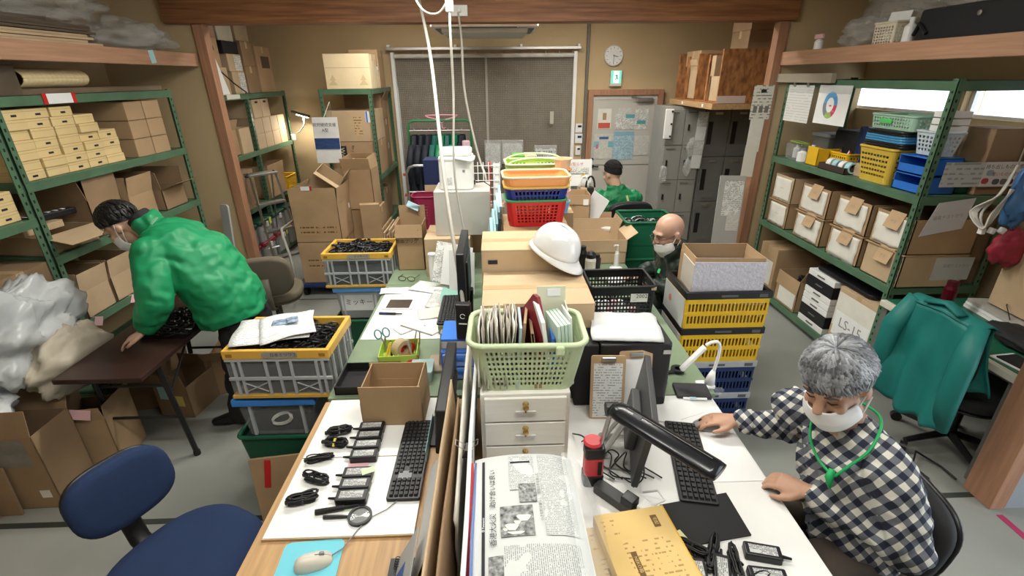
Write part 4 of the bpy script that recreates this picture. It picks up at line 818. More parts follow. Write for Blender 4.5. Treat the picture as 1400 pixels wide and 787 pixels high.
q = carton('dull carton with white label at the near end, middle right shelf', 3.13, 3.055, .768, .26, .20, .50, 0, CARD3, tape=False)
q2 = thing('white_label', 'white label sheet on the near end of the middle right shelf', 'label', (3.03, 2.908, .90), rot=FRONT); sheet('paper', .26, .16, mat('sheet_dim', (.55, .55, .54), .7), q2, (0, 0, 0), (0,0,0)); text('過電テストから', .026, MATS['pencil2'], q2, (.02, .02, .002))
# above the right fascia
sb = thing('spray_bottle', 'pink-topped spray bottle above the right fascia', 'bottle', (2.70, 4.40, 2.286)); MB().lathe([(0, 0), (.035, 0), (.035, .08), (.015, .10), (0, .10)], 14).build('body', WHITE, sb); MB().cb((0, .01, .12), (.03, .10, .035)).build('head', PINK, sb, bevel=.006); MB().tube([(0, .05, .11), (0, .035, .07)], .006, 6).build('trigger', PINK, sb)
sb.location.z = 2.2655
crumple('plastic_bag', (2.84, 4.0, 2.38), (.14, .24, .10), FILM, 21.3, .5, 50, 30, zmin=-.11, label='clear bag of parts above the right fascia'); crumple('plastic_bag', (3.05, 3.55, 2.66), (.30, .75, .22), FILM, 31.3, .5, 70, 36, label='large clear plastic bag over the items above the right fascia')
basket('cream mesh caddy with papers above the right fascia', (2.74, 3.66, 2.267), 90, .20, .12, .15, mat('cream_plastic', (.66, .60, .47), .5), 7, 4, 6, .005, .01); bottle('white pump dispenser beside the cream caddy', (2.74, 3.50, 2.266), .035, .17, WHITE, WHITE)
tag(sheet('white_card', .14, .18, PAPER, None, (2.76, 3.66, 2.40), (R(75), 0, R(-70))), 'white paper standing in the cream caddy', 'paper')
bc = thing('black_case', 'long black case with silver lock above the right fascia', 'case', (2.90, 3.02, 2.2655)); MB().prism(rr(.40, .78, .03), 0, .20).build('shell', BLACKM, bc, bevel=.015); MB().lathe([(0, 0), (.014, 0), (.014, .01), (0, .012)], 12, M=Matrix.Translation((-.2, -.05, .14)) @ Matrix.Rotation(R(-90), 4, 'Y')).build('lock', STEEL, bc); MB().tube([(-.20, .39, .06), (-.22, .34, .12), (-.21, .28, .06)], .012, 8).build('handle', BLACK, bc)
crumple('white_bag', (2.84, 2.50, 2.38), (.16, .20, .11), mat('white_sack', (.55, .56, .53), .5, alpha=.9), 41.3, .4, 40, 24, zmin=-.11, label='whitish plastic bag at the right edge above the fascia')
# papers tucked below the right fascia, near window
# hanging bundle of white cables
hb = thing('cable_bundle', 'bundle of white cables hanging at the right edge by the shelving', 'cable', (2.86, 2.62, 1.38))
for k in range(9): 
    o_ = rnd.uniform(-.05, .05); MB().tube(cr_([(.02, .0, .25), (o_-.02, o_, .10), (o_-.05, -o_, -.02), (o_*1.2-.03, o_, -.10), (o_+.02, -.01, -.02), (.03, o_*.5, .12)], 4), .0055, 6).build('strand', mat('cable_white', (.50, .49, .45), .5), hb, smooth=True)
for k in range(3): MB().cb((-.06+.06*k, -.02, -.12), (.025, .03, .035), rot=(0, .3*k, 0)).build('plug', WHITE, hb, bevel=.004)
MB().tube([(.02, 0, .22), (.02, 0, .9)], .004, 6).build('hook_wire', STEEL, hb)
crumple('blue_bag', (2.96, 2.60, 1.45), (.07, .06, .16), mat('bag_blue', (.06, .16, .36), .5), 51, .4, 24, 20, label='blue bag hanging beside the white cable bundle'); crumple('red_bag', (3.02, 2.62, 1.15), (.09, .06, .11), mat('bag_red', (.35, .03, .06), .5), 53, .35, 24, 20, label='red pouch hanging below the white cables')
# ================================================================ desks
GTOP = mat('green_desk_mat', (.20, .27, .17), .45, var=.08, vscale=3); WTOP = mat('white_desk_top', (.76, .76, .74), .35, var=.03); TAN = mat('tan_edge', (.50, .34, .19), .5)
def desk(label, x0, x1, y0, y1, top, z=.70, leg=GREYM, edge=None):
    t = thing('desk', label, 'desk', ((x0+x1)/2, (y0+y1)/2, 0)); w_, d_ = (x1-x0)/2, (y1-y0)/2
    B(-w_, w_, -d_, d_, z-.03, z).build('desk_top', top, t, bevel=.004)
    for sx in (-1, 1):
        for sy in (-1, 1): MB().cb((sx*(w_-.03), sy*(d_-.03), (z-.03)/2), (.035, .035, z-.03)).build('leg', leg, t)
    for sy in (-1, 1): B(-w_+.04, w_-.04, sy*(d_-.03)-.008, sy*(d_-.03)+.008, z-.10, z-.03).build('apron', leg, t)
    for sx in (-1, 1): B(sx*(w_-.03)-.008, sx*(w_-.03)+.008, -d_+.04, d_-.04, z-.10, z-.03).build('apron', leg, t)
    return t
desk('oak-topped desk under the white boards at the near left', -.83, -.02, .35, 1.90, OAK)
desk('green-topped desk in the left row with white papers', -.83, -.02, 1.925, 3.30, GTOP); desk('green-topped desk at the far end of the left row', -.83, -.02, 3.305, 4.40, GTOP)
desk('white desk of the man in the checked shirt', 0.0, 1.0, .40, 1.88, WTOP); desk('green-topped desk in the right row before the bald man', 0.0, 1.03, 1.885, 3.15, GTOP); desk('green-topped desk at the far end of the right row', 0.0, 1.03, 3.155, 4.40, GTOP)
# white boards on the oak desk
for y0, y1, lb in ((1.148, 1.515, 'white board on the oak desk, nearer half'), (1.52, 1.895, 'white board on the oak desk, farther half')):
    t = thing('white_board', lb, 'board', (-.55, (y0+y1)/2, .70)); hd = (y1-y0)/2; B(-.25, .25, -hd, hd, 0, .010).build('core', TAN, t); B(-.247, .25, -hd+(.004 if y0 < 1.3 else 0), hd, .010, .012).build('face', mat('board_white', (.80, .81, .79), .3), t)
ZB = .713
# mouse pad, mouse and cord
tag(MB().prism(rr(.19, .20, .02), 0, .003).build('mouse_pad', mat('pad_cyan', (.16, .55, .66), .7), loc=(-.615, 1.045, .7005), rot=(0, 0, R(3))), 'light blue mouse pad on the oak desk', 'mouse pad')
def mouse(label, loc, rz, m, m2, cord=None):
    t = thing('computer_mouse', label, 'mouse', loc, R(rz))
    def fn(u, v):
        a = 2*math.pi*u; p = math.pi/2*v; c = math.cos(p)
        return (.032*c*math.copysign(abs(math.cos(a))**.7, math.cos(a)), .058*c**.8*math.copysign(abs(math.sin(a))**.8, math.sin(a)), .036*math.sin(p)*(1-.25*math.sin(a)*c)+.0)
    MB().grid(fn, 28, 10).build('shell', m, t, smooth=True); MB().tube([(0, .052, .014), (0, .03, .031), (0, .008, .037)], .0012, 5).build('button_split', m2, t); MB().lathe([(0, -.004), (.008, -.004), (.008, .004), (0, .004)], 12, M=Matrix.Translation((0, .028, .0305)) @ Matrix.Rotation(R(90), 4, 'Y')).build('wheel', m2, t)
    if cord: MB().tube(cord, .0022, 6).build('cord', GREYP, t, smooth=True)
    return t
mouse('beige wired mouse on the light blue mouse pad', (-.60, 1.062, .704), -72, mat('mouse_beige', (.60, .57, .50), .4), GREYP, [(0, .056, .012), (-.02, .09, .006), (-.06, .13, .012), (-.10, .17, .014), (-.12, .24, .013), (-.16, .30, .013)])
def keyboard(label, loc, rz, m=BLACK, km=None, L=.43, W=.13, rows=6, cols=19, gap=None, rot=None, keyh=.008, name='keyboard'):
    t = thing(name, label, 'keyboard', loc, R(rz), rot=rot); MB().prism(rr(L, W, .008), 0, .014).build('case', m, t, bevel=.003)
    mb = MB(); kw, kd = (L-.02)/cols, (W-.016)/rows
    for i in range(cols):
        for j in range(rows):
            if gap and gap(i, j): continue
            x = -L/2+.01+(i+.5)*kw; y = -W/2+.008+(j+.5)*kd; a, b = kw*.43, kd*.43
            v = [(x-a, y-b, .014), (x+a, y-b, .014), (x+a, y+b, .014), (x-a, y+b, .014), (x-a*.75, y-b*.7, .014+keyh), (x+a*.75, y-b*.7, .014+keyh), (x+a*.75, y+b*.75, .014+keyh), (x-a*.75, y+b*.75, .014+keyh)]
            mb.add(v, [(0,1,5,4), (1,2,6,5), (2,3,7,6), (3,0,4,7), (4,5,6,7)])
    o = mb.build('keys', km or mat('key_black', (.022, .022, .024), .5), t); o['kind'] = 'stuff'; return t
kb1 = keyboard('black keyboard lying on the white boards at the left', (-.358, 1.50, ZB), 90.5, W=.062+.06, gap=lambda i, j: (i == 14) or (i in (12, 13) and j in (2,)))
MB().prism(rr(.04, .05, .004), .014, .018).build('grey_cluster', GREYP, kb1, loc=(.105, -.01, 0)); kb1.rotation_euler.z = R(-90)
# power adapters
def adapter(label, loc, rz, dims=(.115, .052, .030), lab=True, cable=None, seed=1, sticky=None, m=BLACK, group=None):
    t = thing('power_adapter', label, 'adapter', loc, R(rz), group); MB().prism(rr(dims[0], dims[1], .006), 0, dims[2]).build('body', m, t, bevel=.004)
    if lab: sheet('rating_label', dims[0]*.75, dims[1]*.62, mat_print('rating', (.50, .51, .51), (.10, .10, .10), .005, .5, 260, thr=.44), t, (0, 0, dims[2]), (0,0,0), .0006)
    MB().tube([(-dims[0]/2, 0, .012), (-dims[0]/2-.03, .003, .012)], [.006, .004], 6).build('strain_relief', m, t)
    if sticky: sheet('sticky_note', .05, .03, sticky, t, (.04, 0, dims[2]+.001), (0, 0, .4), .0006)
    return t
def cable_coil(label, loc, rz, L=.10, W=.045, H=.03, n=9, r=.0028, m=BLACK, group=None, seed=1, tie=None):
    rg = random.Random(seed); mb = MB()
    t = thing('cable_coil', label, 'cable', loc, R(rz), group)
    for k in range(n):
        ph_ = rg.uniform(-.3, .3); l = L/2*rg.uniform(.7, 1.05); w_ = W/2*rg.uniform(.5, 1.05); zz = r+H*k/n*.9; tl = rg.uniform(-.006, .006)
        mb.tube([(math.cos(a)*l+rg.uniform(-.004, .004), math.sin(a)*w_*(.45+.55*abs(math.cos(a)))+ph_*W*.3, zz+tl*math.cos(a)+r) for a in [2*math.pi*i/14+ph_ for i in range(15)]], r, 6)
    mb.build('loops', m, t, smooth=True); MB().tube([(0, -W*.42, H*.5), (0, 0, H+.004), (0, W*.42, H*.5)], .005, 6).build('tie', tie or m, t)
    MB().cb((-L*.45, 0, H*.5), (.03, .014, .014)).build('plug', m, t, bevel=.003); return t
for k in range(4): adapter('black power adapter in the row of four, ' + ('farthest', 'second farthest', 'second nearest', 'nearest')[k], (-.555+.002*k, 1.672-.056*k, ZB), 2, (.105, .050, .030), seed=k, group='row of four power adapters')
for k in range(3): adapter('black power adapter in the row of three, ' + ('farthest', 'middle', 'nearest')[k], (-.547+.003*k, 1.408-.055*k, ZB), 1, (.110, .051, .030), seed=k+5, sticky=mat('sticky_green', (.55, .68, .45), .7) if k == 0 else None, group='row of three power adapters')
for k, (x, y, rz, n_) in enumerate(((-.69, 1.66, 15, 9), (-.685, 1.585, -8, 10), (-.72, 1.50, 12, 6), (-.70, 1.395, -20, 8), (-.715, 1.30, 18, 12))):
    cable_coil('coiled black adapter cable, ' + ('farthest by the four adapters', 'with yellow tie by the four adapters', 'small one by the nearest of four adapters', 'upper one by the three adapters', 'largest one by the three adapters')[k], (x, y, ZB), rz, .10, .055 if k != 2 else .035, .03, n_, seed=k+3, group='coiled adapter cables at the left', tie=mat('tie_yellow', (.75, .6, .1), .5) if k == 1 else None)
tag(sheet('pink_note', .08, .045, PINK, None, (-.565, 1.475, ZB), (0, 0, .05)), 'pink sticky note between the adapter rows', 'note'); tag(sheet('green_note', .05, .02, mat('sticky_green', (.55, .68, .45), .7), None, (-.545, 1.262, ZB), (0, 0, 0)), 'pale green sticky note below the row of three adapters', 'note')
mk = thing('marker_pen', 'black marker pen beside the magnifier', 'pen', (-.58, 1.256, ZB+.009), rot=(0, R(90), R(10))); MB().lathe([(0, -.07), (.009, -.07), (.009, .02), (.006, .025), (.005, .07), (0, .07)], 12).build('barrel', BLACK, mk, smooth=False); MB().lathe([(.0, -.075), (.0095, -.075), (.0095, -.035), (0, -.035)], 12).build('cap', BLACKM, mk)
mg = thing('magnifier', 'black handled magnifying glass on the white board', 'magnifier', (-.495, 1.224, ZB+.006)); MB().lathe([(.033, -.005), (.041, -.005), (.041, .005), (.033, .005), (.033, -.005)], 32).build('rim', BLACK, mg); MB().lathe([(0, -.002), (.033, -.001), (.033, .001), (0, .002)], 32).build('lens', GLASS, mg); MB().tube([(-.04, 0, 0), (-.06, 0, 0), (-.125, 0, 0)], [.004, .006, .007], 10).build('handle', BLACK, mg)
# open carton on the board
q = carton('open brown carton standing on the white boards', -.47, 1.80, .712, .265, .19, .115, -1, CARD, flaps={'f': 88, 'b': 90, 'l': 100, 'r': 96}, fl=.085)
# black tray between the desks
bt = thing('black_tray', 'shallow black tray at the near end of the green desk', 'tray', (-.66, 2.06, .70)); 
for q in ((-.14, .14, -.11, .11, 0, .006), (-.14, .14, -.11, -.104, 0, .045), (-.14, .14, .104, .11, 0, .045), (-.14, -.134, -.11, .11, 0, .045), (.134, .14, -.11, .11, 0, .045)): B(*q).build('panel', BLACK, bt)
# lime organiser tray with tapes and scissors
t = thing('organiser_tray', 'lime green organiser tray full of tapes and pens', 'tray', (-.545, 2.27, .701), R(4)); LIME = mat('lime_plastic', (.45, .62, .10), .45)
for q in ((-.10, .10, -.09, .09, 0, .004), (-.10, .10, -.09, -.086, 0, .07), (-.10, .10, .086, .09, 0, .07), (-.10, -.096, -.09, .09, 0, .07), (.096, .10, -.09, .09, 0, .07), (.0, .003, -.09, .09, 0, .06)): B(*q).build('panel', LIME, t)
def tape_roll(lb, loc, rot, r, wd, m, core=CARD2):
    o = thing('tape_roll', lb, 'tape', loc, rot=rot); MB().lathe([(r*.55, 0), (r, 0), (r, wd), (r*.55, wd), (r*.55, 0)], 24).build('tape_ring', m, o); MB().lathe([(r*.5, .001), (r*.55, .001), (r*.55, wd-.001), (r*.5, wd-.001), (r*.5, .001)], 24).build('core', core, o); return o
tape_roll('clear brown parcel tape roll standing in the lime tray', (-.55, 2.285, .765), (R(90), R(12), R(50)), .052, .05, mat('tape_clear2', (.55, .43, .27), .2)); tape_roll('red tape dispenser roll lying low in the lime tray', (-.51, 2.215, .725), (R(90), R(0), R(80)), .030, .07, RED, RED); tape_roll('small red tape roll beside the parcel tape', (-.515, 2.305, .745), (R(90), 0, R(35)), .044, .02, RED, BLACK)
sc = thing('scissors', 'teal handled scissors stuck in the lime tray', 'scissors', (-.615, 2.30, .71), rot=(R(-12), R(-10), R(10)))
for s_ in (-1, 1): MB().tube([(s_*.022+.018*math.cos(a), 0, .125+.026*math.sin(a)) for a in [2*math.pi*i/14 for i in range(15)]], .0045, 6).build('handle', mat('teal_plastic', (.15, .36, .40), .45), sc, smooth=True); MB().tube([(s_*.01, 0, .10), (-s_*.004, 0, .04), (-s_*.006, 0, .01)], [.005, .005, .002], 6).build('blade', STEEL, sc)
for k, (x, c_, lb) in enumerate(((-.62, (.85, .5, .05), 'orange cutter'), (-.60, (.75, .65, .1), 'yellow pen'), (-.585, (.02, .02, .02), 'black pen'), (-.48, (.5, .5, .5), 'silver ruler clip'))):
    p_ = thing('pen', lb+' standing in the lime organiser tray', 'pen', (x, 2.21+.02*k, .706), rot=(R(-25+8*k), R(18-9*k), 0)); MB().lathe([(0, 0), (.003, .005), (.006, .02), (.006, .11), (0, .112)], 10).build('barrel', mat('pen%d' % k, c_, .4), p_); MB().cb((0, .008, .09), (.004, .003, .035)).build('clip', BLACK, p_)
nip = thing('nippers', 'steel nippers standing in the lime tray', 'tool', (-.465, 2.33, .706), rot=(0, R(8), 0)); [MB().tube([(s_*.002, 0, .0), (s_*.014, 0, .06), (s_*.008, 0, .14), (s_*.016, 0, .165)], [.006, .005, .004, .003], 6).build('arm', STEEL, nip) for s_ in (-1, 1)]
# folded LED desk lamp
la = thing('led_desk_lamp', 'flat white folding desk lamp beside the lime tray', 'lamp', (-.33, 2.20, .70)); MB().prism(rr(.10, .16, .01), 0, .015).build('base', mat('lamp_tan', (.35, .27, .20), .5), la, bevel=.003); MB().cb((.02, .0, .10), (.012, .045, .20), rot=(0, R(6), 0)).build('stem', MATS['lamp_tan'], la); MB().cb((-.09, .03, .205), (.24, .05, .014), rot=(0, R(-4), R(-38))).build('head', WHITE, la, bevel=.004)
gt = thing('clear_case', 'pale teal clear case under the folding lamp', 'case', (-.40, 2.10, .70)); MB().prism(rr(.11, .12, .01), 0, .05).build('body', mat('clear_teal', (.45, .65, .65), .3, alpha=.6), gt, bevel=.004); MB().prism(rr(.115, .125, .01), .05, .06).build('lid', mat('clear_teal', (.45, .65, .65), .3, alpha=.6), gt)
# white sheets on the green desk
tag(B(-.235, .235, -.38, .38, 0, .003).build('white_mat', mat('mat_white', (.80, .80, .80), .35), loc=(-.575, 2.86, .7005), rot=(0, 0, R(-1))), 'large white work mat on the green left desk', 'mat')
tb_ = thing('tablet', 'white tablet with dark screen on the white mat', 'tablet', (-.67, 2.945, .704), R(-3)); MB().prism(rr(.20, .155, .012), 0, .008).build('case', WHITE, tb_, bevel=.002); MB().prism(rr(.155, .13, .003), .008, .0085).build('screen', mat('dim_screen', (.06, .045, .04), .15), tb_)
p_ = thing('marker_pen', 'dark marker pen in front of the tablet', 'pen', (-.70, 2.80, .712), rot=(0, R(90), R(-6))); MB().lathe([(0, -.075), (.008, -.075), (.008, .03), (.005, .035), (.004, .075), (0, .075)], 10).build('barrel', BLACK, p_); MB().lathe([(0, -.07), (.0085, -.07), (.0085, -.02), (0, -.02)], 10).build('cap', NAVY, p_)
for k, (x, y, w_, h_, rz, lb, m_) in enumerate(((-.75, 3.17, .19, .10, 5, 'white folded paper at the left edge of the mat', PAPER), (-.50, 3.22, .26, .18, -20, 'white torn paper behind the tablet', PAPER), (-.40, 3.02, .16, .30, -6, 'folded newspaper beside the second keyboard', mat_print('news_grey', (.62, .62, .60), (.25, .25, .25), .008, .5, 150)), (-.44, 2.80, .17, .15, 12, 'white card with tan edge on the mat', OFFW), (-.62, 3.05, .09, .06, 0, 'small white slip above the tablet', PAPER), (-.55, 2.62, .18, .10, 40, 'white glossy strip lying on the mat', WHITE))):
    tag(curl_sheet(w_, h_, .008, k*3.3).build('loose_paper', m_, loc=(x, y, .706), rot=(0, 0, R(rz)), smooth=True, solid=.001), lb, 'paper')
tag(MB().prism(rr(.12, .10, .01), 0, .0015).build('green_sheet', mat('mint_sheet', (.30, .56, .48), .7), loc=(-.335, 2.98, .75), rot=(R(30), R(20), 0)), 'mint green sheet tucked by the second keyboard', 'paper')
gl = thing('eyeglasses', 'black framed eyeglasses on the green desk', 'glasses', (-.69, 3.36, .702), R(-8))
for s_ in (-1, 1): MB().tube([(s_*.035+.028*math.cos(a), 0, .02+.018*math.sin(a)) for a in [2*math.pi*i/14 for i in range(15)]], .0025, 6).build('lens_rim', BLACK, gl); MB().tube([(s_*.063, 0, .028), (s_*.066, .11, .008)], .0025, 6).build('temple', BLACK, gl)
MB().tube([(-.008, 0, .026), (.008, 0, .026)], .0025, 6).build('bridge', BLACK, gl)
# second keyboard on an olive box, blue drawers, black device, monitors
tag(MB().prism(rr(.10, .40, .01), 0, .055).build('olive_box', mat('olive_card', (.20, .22, .10), .7), loc=(-.315, 2.72, .7045), bevel=.004), 'olive box under the second black keyboard', 'box'); keyboard('second black keyboard on the olive box at the divider', (-.318, 2.73, .761), -90, L=.40, W=.11, rows=5, cols=16)
bd = thing('blue_drawer_set', 'translucent blue drawer set below the black device', 'drawers', (-.205, 2.16, .70)); B(-.09, .09, -.10, .14, 0, .16).build('frame', mat('blue_clear', (.05, .14, .45), .3), bd, bevel=.004)
for z_ in (.01, .085): d_ = B(-.08, .08, -.115, -.10, z_, z_+.065).build('drawer', mat('blue_pale', (.14, .25, .62), .3), bd, bevel=.003); MB().cb((0, -.118, z_+.045), (.05, .008, .012)).build('drawer_pull', BLUE, d_)
tag(MB().prism(rr(.16, .20, .01), 0, .04).build('grey_box', mat('grey_card', (.42, .40, .37), .6), loc=(-.215, 2.19, .861), bevel=.003), 'grey slim box on the blue drawer set', 'box'); tag(MB().prism(rr(.17, .20, .01), 0, .014).build('flat_blue_box', BLUE, loc=(-.21, 2.19, .9015), bevel=.003), 'bright blue flat box on the grey slim box', 'box')
dv = thing('black_device', 'black upright device with ring logo by the green basket', 'device', (-.175, 2.10, .916), R(-8)); MB().prism(rr(.075, .045, .012), 0, .19).build('body', BLACK, dv, bevel=.006); MB().tube([(.012*math.cos(a), -.0235, .13+.012*math.sin(a)) for a in [R(20)+R(300)*i/12 for i in range(13)]], .0015, 5).build('ring_logo', WHITE, dv); MB().cb((0, -.0235, .09), (.04, .001, .006)).build('word_mark', WHITE, dv)
def panel_monitor(label, x, y0, y1, z0, z1, stand_z, face=-1, tilt=0, m=BLACK, name='monitor'):
    t = thing(name, label, 'monitor', (x, (y0+y1)/2, stand_z)); hy = (y1-y0)/2; zc = z0-stand_z
    M = Matrix.Rotation(R(tilt), 4, 'Y'); MB().box(-.022, .022, -hy, hy, zc, z1-stand_z, M).build('housing', m, t, bevel=.006); MB().box(face*.0225-.001, face*.0225+.001, -hy+.015, hy-.015, zc+.02, z1-stand_z-.015, M).build('screen', mat('screen_black', (.008, .008, .010), .12), t); MB().box(-face*.022-.012, -face*.022+.012, -hy*.6, hy*.6, zc+.06, z1-stand_z-.08, M).build('back_bulge', m, t, bevel=.008)
    MB().tube([(-face*.03, 0, .01), (-face*.04, 0, zc+.08)], [(.03, .012)]*2, 8).build('stand_neck', m, t); MB().prism(rr(.16, .20, .03), 0, .012).build('stand_base', m, t, bevel=.003); return t
panel_monitor('black monitor beside the left keyboard, seen edge-on', -.235, 1.42, 1.92, .80, 1.0, .70, -1, 3)
panel_monitor('black monitor behind the second keyboard, seen edge-on', -.205, 2.42, 2.88, .86, 1.24, .70, -1, 0)
tag(sheet('cyan_sheet', .05, .22, SKYB, None, (-.283, 1.50, .82), (R(90), R(90), R(90))), 'pale cyan sheet hanging at the monitor edge above the left keyboard', 'paper')
# things on the far left desk
q = carton('brown carton with handwriting and raised back flap on the left desk', -.685, 3.70, .70, .21, .22, .37, 0, CARD, flaps={'b': 90, 'f': -80}, fl=.10); text('整曲プリグ', .035, INK, q, (-.02, -.1175, .24), FRONT); text('TSUR', .04, INK, q, (.07, -.1172, .29), (R(90), R(-75), 0))
tag(curl_sheet(.10, .05, .012, 8.8).build('face_mask', mat('mask_blue', (.42, .62, .72), .8), loc=(-.67, 3.80, 1.165), rot=(R(80), R(25), 0), smooth=True, solid=.002), 'pale blue mask draped on the carton with handwriting', 'mask')
q = carton('brown carton under the cloth-covered box on the left desk', -.38, 3.63, .70, .34, .38, .30, 0, CARD2); text('LABEL PAG', .028, INK, q, (.02, -.193, .20), FRONT)
cb_ = thing('cloth_covered_box', 'box wrapped in creased white cloth carrying the water pot', 'box', (-.26, 3.70, 1.0015))
CLO = mat('white_cloth', (.47, .45, .41), .8, bump=.5, bscale=7); mb = MB()
def clo(u, v):
    per = [(-.205, -.18), (.205, -.18), (.205, .18), (-.205, .18)]; k = u*4; i = int(k) % 4; f = k-int(k); a, b = per[i], per[(i+1) % 4]
    x, y = a[0]+(b[0]-a[0])*f, a[1]+(b[1]-a[1])*f; g = 1+.03*(1-v)*noise.noise(Vector((u*14, v*2, 5)))
    return (x*g, y*g, .325*v+(.012*noise.noise(Vector((u*9, 0, 2))) if v < .05 else 0)+.004)
mb.grid(clo, 48, 10); mb.build('cloth_sides', CLO, cb_, smooth=False); B(-.206, .206, -.181, .181, .325, .332).build('cloth_top', CLO, cb_, bevel=.003)
pot = thing('water_pot', 'white electric hot water pot on the cloth-covered box', 'pot', (-.30, 3.70, 1.334)); MB().prism(rr(.25, .26, .05, 6), 0, .24).build('body', WHITE, pot, bevel=.012, seg=3); MB().prism(rr(.235, .25, .05, 6), .24, .285).build('lid', WHITE, pot, bevel=.014, seg=3); MB().prism(rr(.255, .265, .05, 6), .215, .225).build('seam', mat('seam_grey', (.60, .60, .59), .5), pot)
MB().tube([(.0, -.135, .235), (.05, -.145, .225), (.11, -.14, .212), (.128, -.05, .21), (.128, .10, .21)], .011, 8).build('carry_handle', WHITE, pot, smooth=True); sheet('rating_plate', .035, .05, mat_print('plate_print', (.7, .7, .7), (.3, .3, .3), .006, .5, 150), pot, (-.045, -.131, .07)); MB().cb((.06, -.1305, .14), (.018, .002, .018)).build('emblem', GREYP, pot); MB().cb((.126, .02, .03), (.02, .05, .03)).build('power_port', BLACK, pot)
tag(MB().tube([(-.16, 3.72, 1.36), (-.10, 3.70, 1.37), (-.05, 3.66, 1.345), (-.035, 3.60, 1.30), (-.03, 3.52, 1.12), (-.035, 3.50, .98)], .004, 6).build('pot_cable', BLACK, smooth=True), 'black power cord from the water pot', 'cord')
tr = thing('letter_rack', 'white wire letter rack with red spine behind the pot', 'rack', (-.08, 4.05, 1.10)); 
for k in range(6): MB().tube([(-.12+.045*k, 0, 0), (-.12+.045*k, 0, .36)], .004, 6).build('wire', WHITE, tr)
for k in range(6): MB().tube([(-.12, 0, .03+.06*k), (.105, 0, .03+.06*k)], .003, 6).build('wire', WHITE, tr)
B(-.12, .105, -.006, .12, 0, .006).build('base', WHITE, tr); B(.01, .03, .01, .11, .006, .35).build('red_spine', RED, tr); B(.05, .10, .01, .11, .006, .33).build('white_file', PAPER, tr)
carton('brown carton under the letter rack', -.09, 4.12, .70, .30, .26, .398, 0, CARD3)
# white cylinder and lime cup, leaning papers
wc_ = thing('white_speaker', 'white upright cylinder beside the lime cup on the left desk', 'speaker', (-.49, 3.37, .701)); MB().prism(rr(.055, .055, .02), 0, .20).build('body', WHITE, wc_, bevel=.004); MB().prism(rr(.06, .06, .02), .20, .215).build('cap', mat('cap_grey', (.62, .62, .61), .4), wc_, bevel=.003)
basket('lime green mesh cup on the left desk', (-.405, 3.33, .702), 0, .085, .085, .085, LIME, 4, 4, 4, .006, .015, rim_r=.004, th=.002)
for k, (x, y, rz, rx) in enumerate(((-.36, 3.28, 10, 70), (-.30, 3.22, -14, 74), (-.255, 3.10, -30, 80))):
    tag(sheet('leaning_paper', .21, .29, (PR1, PAPER, PAPER)[k], None, (x, y, .87), (R(rx), R(14-9*k), R(rz))), ('white instruction sheet leaning by the lime cup', 'white sheet leaning behind the instruction sheet', 'white sheet leaning at the divider by the black monitor')[k], 'paper')
rb_ = sheet('red_bar', .06, .015, RED, None, (-.345, 3.255, .90), (R(70), R(40), R(10))); tag(rb_, 'small red printed bar on the leaning instruction sheet', 'label')
# light-blue files along the divider
for k in range(5):
    f_ = thing('blue_file', 'pale blue flat file standing along the divider, ' + ('farthest', 'second farthest', 'middle', 'second nearest', 'nearest')[k], 'file', (-.03+.012*k*(-1), 3.28-.10*k, .70), rot=(0, R(3), R(4)))
    MB().prism([(-.16, 0), (.14, 0), (.14, .60-.03*k), (.05, .72-.03*k), (-.16, .62-.03*k)], 0, .018, Matrix.Rotation(R(90), 4, 'Z') @ Matrix.Rotation(R(90), 4, 'X')).build('cover', SKYB, f_, bevel=.002)
    MB().cb((.01, -.13, .5), (.024, .02, .03)).build('clip', BLACK, f_)
ff = thing('black_folder', 'black folder standing between the blue files and the baskets', 'file', (.012, 3.05, .70)); MB().cb((0, 0, .30), (.018, .30, .60)).build('cover', mat('folder_slate', (.04, .055, .07), .6), ff, bevel=.003)
# ================================================================ centre stack: cartons, baskets, helmet
q = carton('brown carton under the stacked shopping baskets', .235, 2.97, .70, .40, .40, .555, 0, CARD); sheet('clear_wrap', .40, .10, FILM, q, (0, -.203, .44)); MB().tube([(.02*math.cos(a)-.10, -.206, .40+.02*math.sin(a)) for a in [2*math.pi*i/14 for i in range(15)]], .006, 6).build('wrap_ring', BLACK, q)
def shop(label, z, h, m, rim_m, cols, rows, loc=(.235, 2.97), w=.37, d=.25, taper=.02, rz=2, **k): return basket(label, (loc[0], loc[1], z), rz, w, d, h, m, cols, 6, rows, taper, .05, rim_r=.008, rim_m=rim_m, th=.004, **k)
shop('red shopping basket at the bottom of the basket stack', 1.257, .16, RED, mat('rim_green', (.05, .28, .10), .4), 11, 6, hole=(.2, .8))
shop('navy blue shopping basket on the red one', 1.402, .095, mat('basket_navy', (.012, .03, .22), .4), mat('rim_yellow', (.75, .48, .10), .4), 12, 2, w=.385, d=.26, hole=(.2, .8), holev=(.15, .85))
shop('pale orange shopping basket on top of the stack', 1.475, .082, ORNG, mat('rim_peach', (.82, .55, .36), .4), 14, 1, w=.40, d=.27, zm=(.02, .6), hole=(.3, .7))
for k, (z_, m_, nm) in enumerate(((1.257, mat('cup_blue', (.20, .45, .70), .4), 'blue'), (1.33, PINK, 'pink'), (1.40, mat('cup_yellow', (.80, .58, .16), .4), 'yellow'), (1.47, ORNG, 'orange'), (1.535, mat('cup_peach', (.80, .55, .35), .4), 'peach'))):
    c_ = thing('nested_cup', nm+' small basket in the narrow stack behind the red basket', 'basket', (.43, 3.19, z_)); MB().lathe([(.0, 0), (.045, 0), (.055, .07), (.062, .072), (.062, .08), (.052, .08), (.044, .006), (0, .006)], 20).build('cup', m_, c_)
carton('brown carton under the narrow stack of small baskets', .43, 3.29, .70, .17, .24, .555, 0, CARD)
